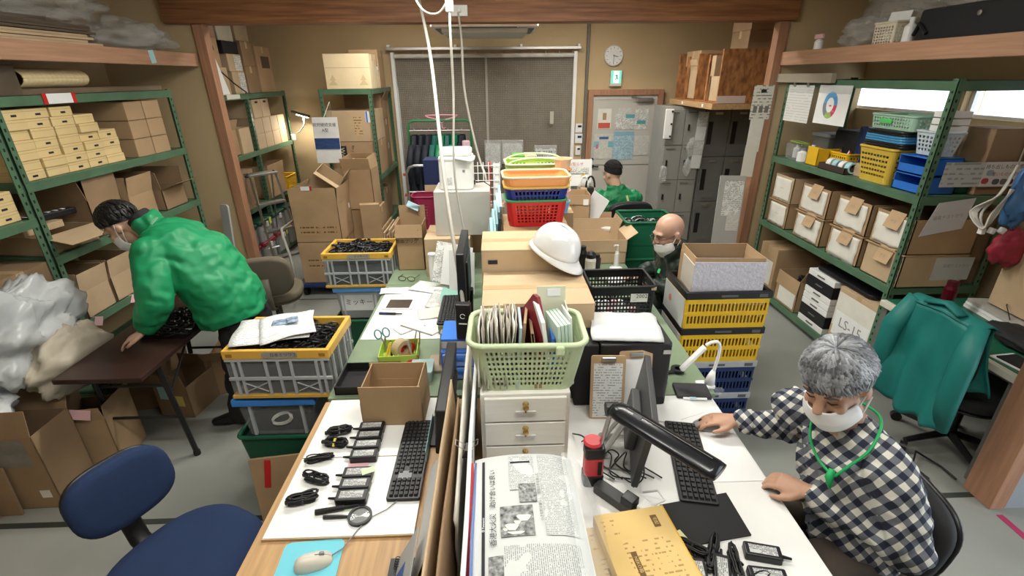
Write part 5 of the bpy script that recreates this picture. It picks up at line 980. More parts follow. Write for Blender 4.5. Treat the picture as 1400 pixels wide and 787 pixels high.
shop('lime green shopping basket standing behind the orange basket', 1.399, .16, mat('lime_basket', (.50, .66, .14), .4), mat('lime_rim', (.62, .74, .40), .4), 12, 4, loc=(.27, 3.42), w=.42, d=.28, handles=.045); carton('brown carton under the lime green basket', .25, 3.42, .70, .17, .30, .698, 0, CARD3)
q = carton('brown carton carrying the white helmet', .17, 2.575, .70, .52, .34, .565, 0, CARD2); sheet('stamp', .05, .022, INK, q, (-.20, -.1735, .50))
q2 = carton('wide brown carton in front of the helmet carton', .18, 2.19, .70, .52, .41, .445, 0, CARD2)
he = thing('safety_helmet', 'glossy white safety helmet resting on the carton', 'helmet', (.295, 2.42, 1.238), rot=(R(20), R(6), R(52)))
hm = mat('helmet_white', (.78, .79, .80), .18, coat=.5)
def hfn(u, v):
    a = 2*math.pi*u; p = math.pi/2*v; c = math.cos(p)**.75; rx, ry = .108, .135
    return (rx*c*math.cos(a), ry*c*math.sin(a), .14*math.sin(p)**.95+.02)
MB().grid(hfn, 40, 14).build('shell', hm, he, smooth=True, solid=.004)
MB().tube([(0, .125*math.cos(a)*1.0, .02+.146*math.sin(a)) for a in [R(25+130*i/16) for i in range(17)]], [(.018, .006)]*17, 8, up=(0, 0, 1)).build('ridge', hm, he, smooth=True)
def brim(u, v):
    a = 2*math.pi*u; k = 1+.10*v+(.30*v*max(0, -math.sin(a))**3); return (.108*k*math.cos(a), .135*k*math.sin(a), .02-.022*v-.015*v*max(0, -math.sin(a)))
MB().grid(brim, 48, 3).build('brim', hm, he, smooth=True, solid=.004)
# ---------------------------------------------------------------- green basket of envelopes on the drawer chest
WD = mat('chest_white', (.68, .66, .60), .5, var=.06, vscale=5, stretch=(1, 1, 14))
dc = thing('drawer_chest', 'white wooden drawer chest under the green basket', 'drawers', (.088, 1.635, .70)); B(-.165, .165, -.185, .19, 0, .345).build('cabinet', WD, dc, bevel=.003)
for z_ in (.012, .122, .232):
    d_ = B(-.150, .150, -.20, -.186, z_, z_+.102).build('drawer', mat('chest_front', (.72, .70, .64), .45, var=.05, vscale=5, stretch=(1, 1, 14)), dc, bevel=.002)
    MB().lathe([(0, .0), (.012, 0), (.006, .006), (.005, .014), (.011, .02), (.011, .026), (0, .028)], 14, M=Matrix.Translation((.0, -.20, z_+.078)) @ Matrix.Rotation(R(90), 4, 'X')).build('knob', mat('brass', (.50, .32, .10), .3, metal=.9), d_, smooth=False)
    MB().cb((0, -.204, z_+.045), (.075, .006, .008)).build('label_bar', mat('bar_grey', (.55, .54, .50), .4), d_); MB().cb((.0, -.206, z_+.06), (.006, .006, .03)).build('hasp', mat('brass_dark', (.22, .12, .05), .4, metal=.7), d_)
gb_ = basket('pale green mesh basket packed with envelopes and folders', (.098, 1.575, 1.0455), -1, .415, .275, .205, LGRN, 18, 11, 7, .035, .05, rim_r=.011, hole=(.24, .76), holev=(.2, .8), zm=(.10, .10), th=.004); MB().cb((.11, -.148, .192), (.03, .02, .035)).build('latch', LGRN, gb_, bevel=.006)
ENV = mat('grey_envelope', (.42, .385, .33), .75, var=.18, vscale=20)
for k in range(18):
    a = -.076+k*.0072; e = tag(MB().grid(lambda u, v: ((u-.5)*.006+.006*noise.noise(Vector((v*3, k, 1))), (v-.5)*.20, 0), 1, 1).build('x', ENV) if False else MB().grid(lambda u, v: (.008*noise.noise(Vector((u*2.5, v*2, k*1.7))), (u-.5)*.17, .245*v+.012*noise.noise(Vector((u*3, k, 9)))), 8, 6).build('envelope', ENV if k % 5 else OFFW, loc=(a, 1.55+rnd.uniform(-.01, .01), 1.056+rnd.uniform(0, .02)), rot=(0, R(rnd.uniform(-4, 5)), R(rnd.uniform(-5, 5))), smooth=True, solid=.004), 'grey paper envelope in the green basket, %s from the left' % ORD[k], 'envelope', 'envelopes in the green basket')
def folder(lb, x, y, z, rot, m, h=.29, w_=.17, th=.010, name='paper_folder', pt=0, apex=0):
    f_ = thing(name, lb, 'folder', (x, y, z), rot=rot); MB().prism([(-w_/2, 0), (w_/2, 0), (w_/2, h-pt-apex)]+([(.01, h), (-.02, h)] if apex else [])+[(-w_/2, h-apex)], -th/2, th/2, Matrix.Rotation(R(90), 4, 'Z') @ Matrix.Rotation(R(90), 4, 'X')).build('cover', m, f_, bevel=.001); return f_
folder('blue-edged file at the right of the envelopes', .060, 1.55, 1.056, (0, R(3), 0), mat('file_bluegrey', (.38, .46, .50), .6), .25); folder('kraft folder leaning beside the red folder', .078, 1.57, 1.056, (0, R(4), R(-6)), CARD, .26, .17)
folder('dark red folder standing tall in the green basket', .100, 1.555, 1.056, (0, R(6), R(24)), mat('folder_red', (.22, .02, .03), .5), .33, .18, .014, apex=.10); folder('brown folder beside the dark red folder', .128, 1.55, 1.056, (0, R(-4), 0), CARD3, .23); folder('dark brown folder next to the white sleeve', .145, 1.55, 1.056, (0, R(-8), 0), CARD3, .23)
folder('curved white paper sleeve in the green basket', .172, 1.56, 1.056, (0, R(-8), R(10)), PAPER, .31, .17, .014, apex=.04)
fbx = thing('file_box', 'cream plastic magazine file with label in the green basket', 'file box', (.20, 1.655, 1.056), R(0)); 
for q in ((-.055, .055, .03, .034, 0, .31), (.051, .055, -.06, .034, 0, .25), (-.055, -.051, -.06, .034, 0, .25), (-.055, .055, -.06, .034, 0, .004)): B(*q).build('panel', mat('cream_file', (.66, .66, .52), .45), fbx)
sheet('label_frame', .05, .03, PAPER, fbx, (.01, .029, .285)); 
cd_ = thing('card_divider', 'kraft card with black stamp in the green basket', 'card', (.075, 1.665, 1.056)); B(-.06, .06, -.003, .003, 0, .25).build('card', CARD2, cd_); sheet('stamp', .045, .022, INK, cd_, (.02, -.003, .225))
for k in range(4): folder('mint green folder at the right of the green basket, ' + ('leftmost', 'second', 'third', 'rightmost')[k], .212+.013*k, 1.55+.006*k, 1.056, (0, R(-5), R(9)), mat('mint_folder', (.50, .63, .54), .55), .255, .17, .011, pt=.02)
folder('small blue folder beside the mint folders', .196, 1.54, 1.056, (0, R(-2), 0), BLUE, .19, .10); folder('white folder at the right end of the green basket', .262, 1.575, 1.056, (0, R(-4), R(4)), PAPER, .275, .17, .006, pt=.03)
# ================================================================ newspaper stack and divider sheets
for k in range(5): tag(MB().prism(rr(.29-.004*k, .46, .01), 0, .052).build('magazine_bundle', (ENV, OFFW, PR1, OFFW, PR1)[k], loc=(.066+.003*k, .93, .7005+k*.0535), rot=(0, 0, R(1.5*(-1)**k)), bevel=.004), 'bundle of old papers under the newspaper, ' + ('lowest', 'second', 'middle', 'fourth', 'topmost')[k], 'paper')
npp = thing('newspaper', 'folded newspaper with photographs lying on the paper bundle', 'newspaper', (.066, .93, .972), R(1))
NEWS = mat_print('news_print', (.55, .57, .565), (.24, .25, .25), .0052, .5, 420, thr=.44); NEWSV = mat_print('news_printv', (.55, .57, .565), (.24, .25, .25), .0052, .5, 420, vertical=True, thr=.44)
def nz(x, y): return .022+.02*math.cos(x*9)-(.9*max(0, x-.09))**1.6*1.5-(.9*max(0, -x-.12))**1.6*1.5+.02*(y)*1.0
def nsheet(name, x0, x1, y0, y1, m, off, nu=24, nv=20): return MB().grid(lambda u, v: (x0+(x1-x0)*u, y0+(y1-y0)*v, nz(x0+(x1-x0)*u, y0+(y1-y0)*v)+off), nu, nv).build(name, m, npp, smooth=True)
for k in range(3): nsheet('page', -.148-.004*k, .152+.003*k, -.25, .245-.006*k, OFFW if k else mat('newsprint', (.55, .57, .565), .7), -.004*k-.002)
nsheet('text_column', .045, .135, -.045, .235, NEWS, .0006); nsheet('text_column', -.045, .03, .105, .235, NEWS, .0006); nsheet('text_column', -.07, .13, -.24, -.07, NEWSV, .0006)
def photo(name, x0, x1, y0, y1, sd):
    nsheet(name, x0, x1, y0, y1, mat('photo_grey%d' % sd, (.28, .29, .29), .6, var=.9, vscale=60+9*sd, col2=(.03, .03, .03)), .0012)
photo('photograph', -.075, .015, -.045, .05, 1); photo('photograph', -.02, .03, .06, .125, 7); photo('photograph', -.108, -.07, -.21, -.095, 3)
for x, y, rx, ry in ((-.012, .008, .017, .014), (-.045, -.018, .016, .014), (-.062, -.024, .006, .006), (-.030, -.005, .008, .008), (-.035, -.036, .02, .006)): MB().prism([(x+rx*math.cos(a)*(1+.3*math.sin(3*a)), y+ry*math.sin(a)*(1+.3*math.cos(2*a))) for a in [2*math.pi*i/14 for i in range(14)]], nz(x, y)+.0016, nz(x, y)+.0024).build('white_shape', OFFW, npp)
nsheet('black_rule', -.125, -.117, -.24, .225, INK, .001, 3, 20); nsheet('headline_line', -.04, .02, .205, .212, INK, .0015)
hl = text('香港大火災　助け合いは良い', .020, INK, npp, (-.094, .06, nz(-.094, .06)+.0025), (0, 0, R(90))); text('◎ Panasonic', .009, PAPER, npp, (-.121, .0, nz(-.121, 0)+.002), (0, 0, R(90))); text('小さな町の暮らし　雪国の冬を楽しむ', .010, mat('news_ink', (.12, .12, .12), .8), npp, (.038, .08, nz(.038, .08)+.0025), (0, 0, R(90)))
tag(MB().grid(lambda u, v: (.10+.14*u, -.23+.46*v, .045-.05*u**2*5+.012*noise.noise(Vector((u*4, v*7, 3)))), 16, 24).build('clear_wrap', FILM, loc=(.08, .93, .985), smooth=True), 'clear plastic wrap over the right side of the newspaper', 'wrap')
# upright boards and sheets between the two rows, from left to right
def upright(name, lb, x, y0, y1, z0, z1, m, th=.006, lean=0, cat='board', wave=.004, zz=None, seed=0):
    f = zz or (lambda u: 1)
    return tag(MB().grid(lambda u, v: (wave*noise.noise(Vector((u*3, v*3, x*50+seed))), (u-.5)*(y1-y0), (z1-z0)*v*f(u)), 14, 8).build(name, m, loc=(x, (y0+y1)/2, z0), rot=(0, R(lean), 0), solid=th, smooth=True), lb, cat)
upright('cardboard_sheet', 'tall brown cardboard sheet standing in the divider, left face', -.178, .60, 1.62, .7005, 1.0, CARD2, .006, -4); upright('cardboard_sheet', 'dark brown cardboard sheet standing in the divider', -.152, .60, 1.50, .7005, 1.0, CARD3, .006, -2)
upright('white_sheets', 'sheaf of white papers standing in the divider', -.118, .70, 1.80, .7005, 1.06, PAPER, .012, 3, 'paper', .006, lambda u: .80+.35*u*(1-.3*u)); upright('white_sheets', 'cream sheaf of papers behind the white sheaf', -.140, 1.0, 1.95, .7005, 1.05, OFFW, .008, 0, 'paper', .01, lambda u: .7+.4*u)
upright('red_folder', 'red folder standing in the divider before the newspaper', -.103, .62, 1.14, .7005, 1.02, mat('folder_crimson', (.55, .03, .05), .5), .006, 2, 'folder', .002, lambda u: .7+.3*u); upright('frayed_fabric', 'pink frayed card standing beside the red folder', -.093, .64, 1.12, .7005, 1.0, mat('pale_pink_card', (.60, .43, .39), .8), .006, 2, 'card', .004, lambda u: .72+.28*u)
upright('blue_folder', 'slim blue folder left of the newspaper', -.083, .66, 1.16, .7005, 1.0, mat('folder_blue', (.12, .20, .45), .5), .006, 0, 'folder', .002)
bc_ = thing('binder_clip', 'black binder clip on the white sheaf in the divider', 'clip', (-.112, 1.20, 1.0)); MB().prism([(-.016, 0), (.016, 0), (.004, .03), (-.004, .03)], -.018, .018, Matrix.Rotation(R(90), 4, 'Z') @ Matrix.Rotation(R(90), 4, 'X') @ Matrix.Rotation(R(90), 4, 'Y')).build('clamp', BLACK, bc_); [MB().tube([(s_*.006, -.012, .028), (s_*.035, -.012, .05), (s_*.035, .012, .05), (s_*.006, .012, .028)], .0012, 5).build('wire_arm', STEEL, bc_) for s_ in (-1, 1)]
tag(MB().prism([(-.10, -.20), (.05, -.16), (.06, .20), (-.02, .22)], 0, .003).build('white_card', mat('card_grey_white', (.62, .63, .63), .6), loc=(-.245, 1.15, .80), rot=(0, R(-65), R(2))), 'white card leaning on the brown divider sheet', 'card')
cal = thing('desk_calendar', 'desk calendar with blue and green panels at the oak desk edge', 'calendar', (-.30, .98, .70)); 
M_ = Matrix.Rotation(R(-62), 4, 'Y'); MB().box(-.15, 0, -.09, .09, 0, .003, M_).build('page', mat('cal_grey', (.40, .41, .42), .6), cal, loc=(.04, 0, .14)); MB().box(-.15, -.07, -.09, .02, .003, .0045, M_).build('blue_panel', mat('cal_blue', (.03, .10, .32), .5), cal, loc=(.04, 0, .14)); MB().box(-.15, -.06, -.09, -.03, .0045, .006, M_).build('green_panel', mat('cal_green', (.12, .28, .05), .5), cal, loc=(.04, 0, .14)); B(-.06, .06, -.09, .09, 0, .004).build('stand', BLACK, cal)
for k in range(5): MB().tube([(-.035+.008*math.cos(a), .05+.008*k, .014+.008*math.sin(a)) for a in [2*math.pi*i/8 for i in range(9)]], .0012, 5).build('spiral', BLACK, cal)
# ================================================================ right desk
keyboard('black keyboard in front of the checked shirt man', (.738, 1.455, .701), 79, m=mat('kb_dark', (.018, .018, .02), .45), L=.44, W=.135, rows=6, cols=17)
tag(MB().prism([(.554, 1.241), (.812, 1.285), (.818, 1.108), (.594, 1.075)][::-1], 0, .006).build('black_pad', mat('pad_black', (.006, .006, .007), .6), loc=(0, 0, .7005)), 'black rubber pad below the right keyboard', 'pad')
tag(B(-.14, .14, -.22, .22, 0, .002).build('white_mat', mat('mat_white', (.80, .80, .80), .35), loc=(.85, 1.56, .7003)), 'white sheet under the right keyboard and mouse', 'paper')
mouse('grey and black mouse under the right hand', (.885, 1.645, .7035), 75, mat('mouse_grey', (.30, .30, .31), .35), BLACK)
MAIL = mat_print('mail_print', (.72, .50, .20), (.42, .26, .08), .016, .35, 60, thr=.52)
for k, (x, y, z_, rz, lb) in enumerate(((.365, .965, .7005, 6, 'yellow mailing box below, at the newspaper'), (.435, .985, .743, 8, 'yellow mailing box on top near the black pad'))):
    t = thing('mailing_box', lb, 'box', (x, y, z_), R(rz)); B(-.12, .12, -.17, .17, 0, .042).build('carton', mat('mail_yellow', (.72, .50, .19), .6, var=.05), t, bevel=.002); sheet('print_field', .15, .19, MAIL, t, (.01, -.03, .042), (0,0,0), .0004); B(.117, .1205, -.17, .17, .0, .043).build('edge_strip', mat('mail_edge', (.70, .40, .02), .6), t)
    for px, py, pw, ph_, tx in ((.07, .115, .022, .045, '宅配'), (-.045, -.02, .018, .085, 'NEKO箱')):
        MB().prism(rr(pw, ph_, .002), .0424, .0428).build('label_box', mat('mail_brown', (.16, .09, .03), .7), t, loc=(px, py, 0)); text(tx, .014, MATS['mail_yellow'], t, (px, py, .0432), (0, 0, R(-90)))
    MB().prism(rr(.05, .065, .004), .0424, .0426).build('stamp_box', MAIL, t, loc=(-.085, .12, 0))
for k, (x, y, rz, lb) in enumerate(((.815, 1.035, -14, 'black laptop adapter with label near the tan desk corner'), (.79, .955, -10, 'black laptop adapter at the bottom edge of the white desk'), (.66, .975, 70, 'black adapter with small label beside the mailing box'), (.585, .965, 80, 'black adapter touching the mailing box'))): adapter(lb, (x, y, .701), rz+180, (.11, .05, .028), seed=30+k)
for k, (x, y, rz, lb) in enumerate(((.60, 1.06, -40, 'coiled black cable beside the top mailing box'), (.66, 1.045, 60, 'second coiled black cable by the mailing box'), (.715, 1.00, 80, 'long coiled black cable left of the labelled adapters'), (.74, .94, 20, 'coiled black cable at the bottom picture edge'))): cable_coil(lb, (x, y, .701), rz, .13, .045, .03, 9, seed=40+k)
tag(sheet('yellow_tag', .02, .035, mat('tag_pale_yellow', (.75, .72, .4), .6), None, (.585, 1.115, .708), (0, 0, .4)), 'small yellow tag by the black pad', 'tag')
# desk lamp with red and black base, steel arms, long black head
lm = thing('desk_lamp', 'long black desk lamp with red and black base and steel arms', 'lamp', (.335, 1.365, .70))
MB().prism(rr(.075, .062, .012), 0, .05).build('foot', BLACK, lm, bevel=.006); MB().prism(rr(.070, .058, .012), .05, .13).build('red_sleeve', mat('lamp_red', (.62, .05, .06), .4), lm, bevel=.003); MB().cb((.018, -.030, .09), (.014, .004, .06)).build('slot', BLACK, lm); MB().prism(rr(.074, .060, .012), .13, .175).build('collar', BLACK, lm, bevel=.005); MB().lathe([(0, .175), (.034, .175), (.036, .183), (.03, .19), (0, .19)], 20, (-.004, .01, 0)).build('red_cap', MATS['lamp_red'], lm)
for s_ in (-1, 1): MB().tube([(.02, s_*.008, .16), (.042, -.03+s_*.008, .355)], .0055, 8).build('steel_arm', STEEL, lm)
MB().lathe([(0, -.022), (.024, -.022), (.024, .022), (0, .022)], 18, M=Matrix.Translation((.042, -.035, .36)) @ Matrix.Rotation(R(90), 4, 'Y')).build('pivot', BLACK, lm)
hp0 = Vector((.040, -.045, .375)); hp1 = Vector((.285, -.335, .36)); dv_ = (hp1-hp0)
MB().tube([hp0+dv_*f for f in (0, .04, .12, .5, .95, 1)], [(.02, .014), (.038, .022), (.043, .025), (.043, .023), (.043, .020), (.040, .016)], 18, up=(0, 0, 1)).build('lamp_head', mat('lamp_gloss', (.008, .009, .012), .22), lm, smooth=True); MB().tube([hp0+dv_*f+Vector((.006, .006, .0245)) for f in (.14, .5, .92)], .0012, 5).build('ridge_line', STEEL, lm); MB().tube([hp0+dv_*f+Vector((0, 0, .0225)) for f in (.22, .30)], [(.012, .004)]*2, 8).build('switch', mat('switch_grey', (.06, .06, .07), .5), lm)
# right monitor on a slanted silver stand
mr = thing('monitor', 'black monitor on a slanted silver stand facing the checked shirt man', 'monitor', (.515, 1.50, .70), R(-13)); M_ = Matrix.Rotation(R(8), 4, 'Y'); MB().box(-.012, .012, -.215, .215, .04, .345, M_).build('housing', mat('monitor_grey', (.05, .052, .055), .4), mr, bevel=.004); MB().box(.0122, 0.0138, -.205, .205, .05, .335, M_).build('screen', mat('screen_black', (.008, .008, .010), .12), mr); MB().box(-.05, -.012, -.10, .10, .10, .25, M_).build('back_bulge', MATS['monitor_grey'], mr, bevel=.008)
MB().tube([(-.11, -.03, .01), (-.02, -.02, .20)], [(.022, .008)]*2, 8).build('slanted_leg', STEEL, mr); MB().tube([(-.11, .06, .01), (-.02, .04, .20)], [(.018, .008)]*2, 8).build('slanted_leg', STEEL, mr); MB().prism(rr(.14, .20, .02), 0, .010).build('stand_base', GREYM, mr, loc=(-.06, 0, 0))
for k in range(7):
    x0 = .30+.03*k; tag(MB().tube(cr_([(x0, 1.62-.05*k, .71), (x0+.03, 1.55-.04*k+rnd.uniform(-.03, .03), .735+rnd.uniform(0, .04)), (x0+.07, 1.47, .72+rnd.uniform(0, .05)), (x0+.05, 1.40+rnd.uniform(-.03, .05), .715), (x0+.12, 1.36, .71)]), .003, 6).build('loose_cable', BLACK, smooth=True), 'loose black cable tangled around the lamp base and monitor stand', 'cable', 'tangled cables on the white desk')
pk = thing('power_strip', 'dark grey power strip with white plugs below the lamp base', 'power strip', (.425, 1.24, .70), R(-48)); MB().prism(rr(.24, .05, .01), 0, .035).build('case', mat('strip_grey', (.05, .05, .048), .5), pk, bevel=.004); MB().cb((.02, 0, .05), (.05, .045, .035)).build('plug', BLACK, pk, bevel=.004); MB().cb((.09, 0, .055), (.06, .05, .045)).build('plug', WHITE, pk, bevel=.006); MB().tube([(.09, 0, .07), (.12, .05, .09), (.07, .10, .06), (.02, .09, .02)], .004, 6).build('plug_cord', WHITE, pk, smooth=True)
# scanner, pouch, clipboards
sc_ = thing('document_scanner', 'tall black machine behind the clipboards on the right desk', 'machine', (.60, 1.97, .70)); MB().prism(rr(.32, .32, .02), 0, .325).build('body', mat('machine_black', (.018, .018, .020), .4), sc_, bevel=.008); MB().cb((.135, -.162, .285), (.035, .004, .02)).build('badge', STEEL, sc_); MB().cb((.0, -.162, .025), (.30, .004, .03)).build('front_lip', BLACKM, sc_); sheet('sticker', .04, .12, PR1, sc_, (-.18, -.10, .22), (R(90), 0, R(-0)))
bpad = MB().cb((-.215, -.05, .16), (.10, .2, .32)).build('side_unit', BLACKM, sc_, bevel=.006)
tag(MB().grid(lambda u, v: ((u-.5)*.31+.01*noise.noise(Vector((u*3, v*3, 2))), (v-.5)*.27, .03*math.sin(math.pi*min(1, max(0, v)))*(.6+.4*math.sin(math.pi*u))+.006*noise.noise(Vector((u*5, v*5, 1)))), 16, 14).build('white_pouch', mat('pouch_grey', (.58, .59, .60), .6, var=.06), loc=(.575, 1.96, 1.036), rot=(0, 0, R(-6)), solid=.008, smooth=True), 'pale grey padded pouch on top of the black machine', 'pouch')
def clipboard(lb, x, y, z, rz, paper):
    c_ = thing('clipboard', lb, 'clipboard', (x, y, z), rot=(R(-10), 0, R(rz))); MB().prism(rr(.15, .30, .01), 0, .004, Matrix.Translation((0, 0, .15)) @ Matrix.Rotation(R(90), 4, 'X')).build('board', mat('clip_brown', (.50, .34, .20), .5), c_); sheet('paper', .125, .255, paper, c_, (.0, -.004, .135)); MB().cb((0, -.012, .285), (.06, .014, .02)).build('clip', STEEL, c_, bevel=.004); return c_
clipboard('brown clipboard with printed form in front of the black machine', .465, 1.725, .7005, -3, mat_print('form_print', (.74, .75, .75), (.35, .36, .38), .012, .4, 110)); clipboard('second brown clipboard with blank sheet behind the monitor', .60, 1.76, .7005, 4, PAPER)
nb_ = thing('notebook', 'black notebook with pen across the white and green desks', 'notebook', (.915, 1.895, .702), R(-6)); MB().prism(rr(.16, .11, .006), 0, .018).build('cover', mat('note_black', (.03, .03, .034), .6), nb_, bevel=.003); MB().cb((.0, -.06, .008), (.11, .012, .010)).build('pen', PAPER, nb_, bevel=.003); MB().cb((-.01, -.06, .0135), (.03, .013, .002)).build('pen_band', SKYB, nb_)
for k, (x, y, w_, h_, rz) in enumerate(((.80, 1.77, .20, .13, 20), (.74, 1.73, .12, .10, -15))): tag(sheet('loose_paper', w_, h_, PAPER, None, (x, y, .7025+.002*k), (0, 0, R(rz))), ('white paper between the notebook and the mouse', 'small white paper by the black machine base')[k], 'paper')
ds = thing('scissors', 'black round-handled scissors in blue cloth on the green desk', 'scissors', (.86, 2.06, .703), R(12)); MB().lathe([(.016, 0), (.034, 0), (.034, .016), (.016, .016), (.016, 0)], 24, (.055, .01, 0)).build('handle_ring', BLACK, ds); MB().tube([(.03, 0, .008), (-.03, -.005, .008)], [.012, .006], 8).build('handle_neck', BLACK, ds); MB().tube([(-.03, .005, .012), (-.055, .03, .014), (-.03, .045, .012), (-.005, .02, .010)], .004, 6).build('wire_loop', BLACK, ds)
crumple('blue_cloth', (.775, 2.02, .715), (.055, .06, .03), mat('cloth_blue', (.02, .17, .33), .8), 61, .3, 24, 16, zmin=-.012, label='blue cloth at the corner of the black machine', cat='cloth')
wl = thing('clip_desk_lamp', 'white gooseneck lamp clipped on the green desk edge', 'lamp', (1.0, 1.945, .70)); MB().prism(rr(.085, .06, .012), 0, .018).build('base', WHITE, wl, bevel=.005); MB().cb((.045, -.03, -.01), (.07, .03, .03)).build('clamp', CLEAR, wl, bevel=.004); MB().tube([(.02, 0, .018), (.025, 0, .06), (.03, 0, .09)], [.026, .018, .010], 12).build('stem_foot', WHITE, wl, smooth=True); MB().tube(cr_([(.03, 0, .08), (.04, 0, .17), (.038, 0, .225), (.02, 0, .25), (-.01, 0, .245), (-.03, 0, .232)]), .008, 10).build('gooseneck', WHITE, wl, smooth=True); MB().cb((-.085, -.005, .165), (.16, .034, .016), rot=(0, R(-52), 0)).build('head', WHITE, wl, bevel=.006)
# black crate 2002, grey basket of cables, thermos group
bk = basket('black mesh crate with white 2002 label on the green desk', (.755, 2.80, .701), 0, .40, .29, .225, BLACK, 17, 10, 6, .008, .02, rim_r=.010, hole=(.2, .8), zm=(.08, .2), th=.004); lbl = sheet('number_card', .105, .055, OFFW, bk, (.10, -.149, .155)); text('2002', .036, INK, lbl, (.015, .01, .0022)); text('NTT〜・・・', .010, INK, lbl, (-.01, -.016, .0022)); MB().cb((.185, -.15, .215), (.03, .006, .02)).build('tan_tag', CARD2, bk)
for k in range(9): tag(crumple('wrapped_part', (.65+.05*(k % 5)+rnd.uniform(-.01, .01), 2.74+.09*(k//5), .735), (.028, .035, .022), (PAPER, PINK, PAPER)[k % 3], 70+k, .3, 14, 10), 'small wrapped part inside the black crate', 'part', 'wrapped parts in the black crate')
gk = basket('pale grey mesh basket of black cables behind the machine', (.60, 2.40, .701), 3, .30, .22, .12, mat('basket_grey', (.34, .37, .40), .45, alpha=.9), 10, 7, 4, .02, .04, rim_r=.008); MB().cb((.0, -.115, .118), (.05, .012, .012)).build('orange_tab', YEL2, gk)
def cable_pile(name, label, loc, w_, d_, h_, n, r, seed, m=BLACK, rz=0, parent=None, bumpy=1):
    rg = random.Random(seed); mb = MB()
    for k in range(n):
        x, y = rg.uniform(-.5, .5)*w_*.86, rg.uniform(-.5, .5)*d_*.86; a0 = rg.uniform(0, 6.28); rad = rg.uniform(.02, .05); e = rg.uniform(.35, 1)
        top = h_*(1-.25*((2*x/w_)**2+(2*y/d_)**2)*bumpy)*rg.uniform(.72, 1.0); tl = rg.uniform(-.35, .35); pts = []
        for i in range(9):
            a = a0+i*.75; px = max(-w_/2, min(w_/2, x+math.cos(a)*rad)); py = max(-d_/2, min(d_/2, y+math.sin(a)*rad*e)); pts.append((px, py, max(.004, top+math.sin(a+1)*rad*tl)))
        mb.tube(pts, r*rg.uniform(.8, 1.3), 5)
    mb.box(-w_/2*.94, w_/2*.94, -d_/2*.94, d_/2*.94, 0, h_*.62)
    o = mb.build(name, m, parent, loc=loc, rot=(0, 0, R(rz)), smooth=False)
    if label: tag(o, label, 'cables', kind='stuff')
    return o
CAB = mat('cable_black', (.008, .008, .009), .35)
cable_pile('cable_pile', 'tangle of black cables in the pale grey mesh basket', (.60, 2.40, .708), .23, .15, .115, 40, .004, 5, CAB)
th = thing('thermos_bottle', 'white and black flask on the far right desk', 'bottle', (.70, 3.42, .70)); MB().lathe([(0, 0), (.04, 0), (.042, .12), (.036, .14), (0, .14)], 18).build('body', mat('flask_white', (.72, .68, .60), .4), th); MB().lathe([(0, .14), (.036, .14), (.038, .17), (.02, .19), (0, .19)], 18).build('cap', BLACK, th)
th2 = thing('black_bottle', 'black bottle behind the white flask', 'bottle', (.655, 3.50, .70)); MB().lathe([(0, 0), (.033, 0), (.033, .15), (.02, .18), (0, .18)], 16).build('body', BLACK, th2); MB().lathe([(0, .18), (.022, .18), (.022, .205), (0, .205)], 12).build('cap', BLACKM, th2); th3 = thing('black_bottle', 'small black canister right of the white flask', 'bottle', (.76, 3.46, .70)); MB().lathe([(0, 0), (.025, 0), (.028, .12), (0, .13)], 16).build('body', BLACK, th3); MB().cb((0, 0, .14), (.03, .03, .02)).build('cap', BLACKM, th3)
q = carton('open pale carton on the far right desk before the bald man', .81, 3.80, .70, .45, .30, .20, 0, CARD2, flaps={'b': 92, 'r': 35, 'f': -88}, fl=.10)
for k, (x, y, rz) in enumerate(((.86, 3.25, 20), (.93, 3.32, -15), (.80, 3.33, 40))): crumple('crumpled_paper', (x, y, .722), (.07, .05, .022), PAPER, 90+k, .35, 18, 12, zmin=-.02, label=('crumpled white paper by the bald man', 'white packet under the bald man hand', 'white wrapper beside the flask')[k], cat='paper')
wpb = thing('pump_bottle', 'slim white pump bottle beside the open pale carton', 'bottle', (.925, 3.52, .70)); MB().lathe([(0, 0), (.05, 0), (.05, .015), (.02, .03), (.018, .13), (.012, .15), (0, .15)], 16).build('body', WHITE, wpb); MB().tube([(0, 0, .15), (0, 0, .20), (-.03, -.02, .205)], .008, 8).build('nozzle', WHITE, wpb)
carton('brown carton on the far right desk under the open marked carton', .68, 4.13, .70, .24, .24, .26, 0, CARD); q = carton('open brown carton with handwritten mark, topmost at the far right', .68, 4.13, .962, .22, .23, .22, 0, CARD, flaps={'f': -86, 'b': -80}, fl=.08); text('リル', .04, mat('pencil3', (.22, .14, .07), .8), q, (-.05, -.1235, .13), FRONT); side_label(q, 'f', .22, .23, .07, .16, .045, .05, PAPER, off=.006)
tag(sheet('foam_board', .16, .26, mat('panel_white', (.66, .66, .66), .5), None, (.835, 4.05, 1.06), (R(90), R(28), R(-35)), .006), 'white panel leaning on the marked carton', 'panel'); tag(MB().tube([(.80, 3.99, .93), (.96, 3.97, .90)], [.035, .035], 12).build('white_roll', PAPER), 'white paper roll in the carton before the far man', 'roll')
carton('low brown carton holding the white roll before the far man', .88, 4.08, .70, .30, .26, .18, 0, CARD, flaps={'b': 80, 'r': 70}, fl=.1)
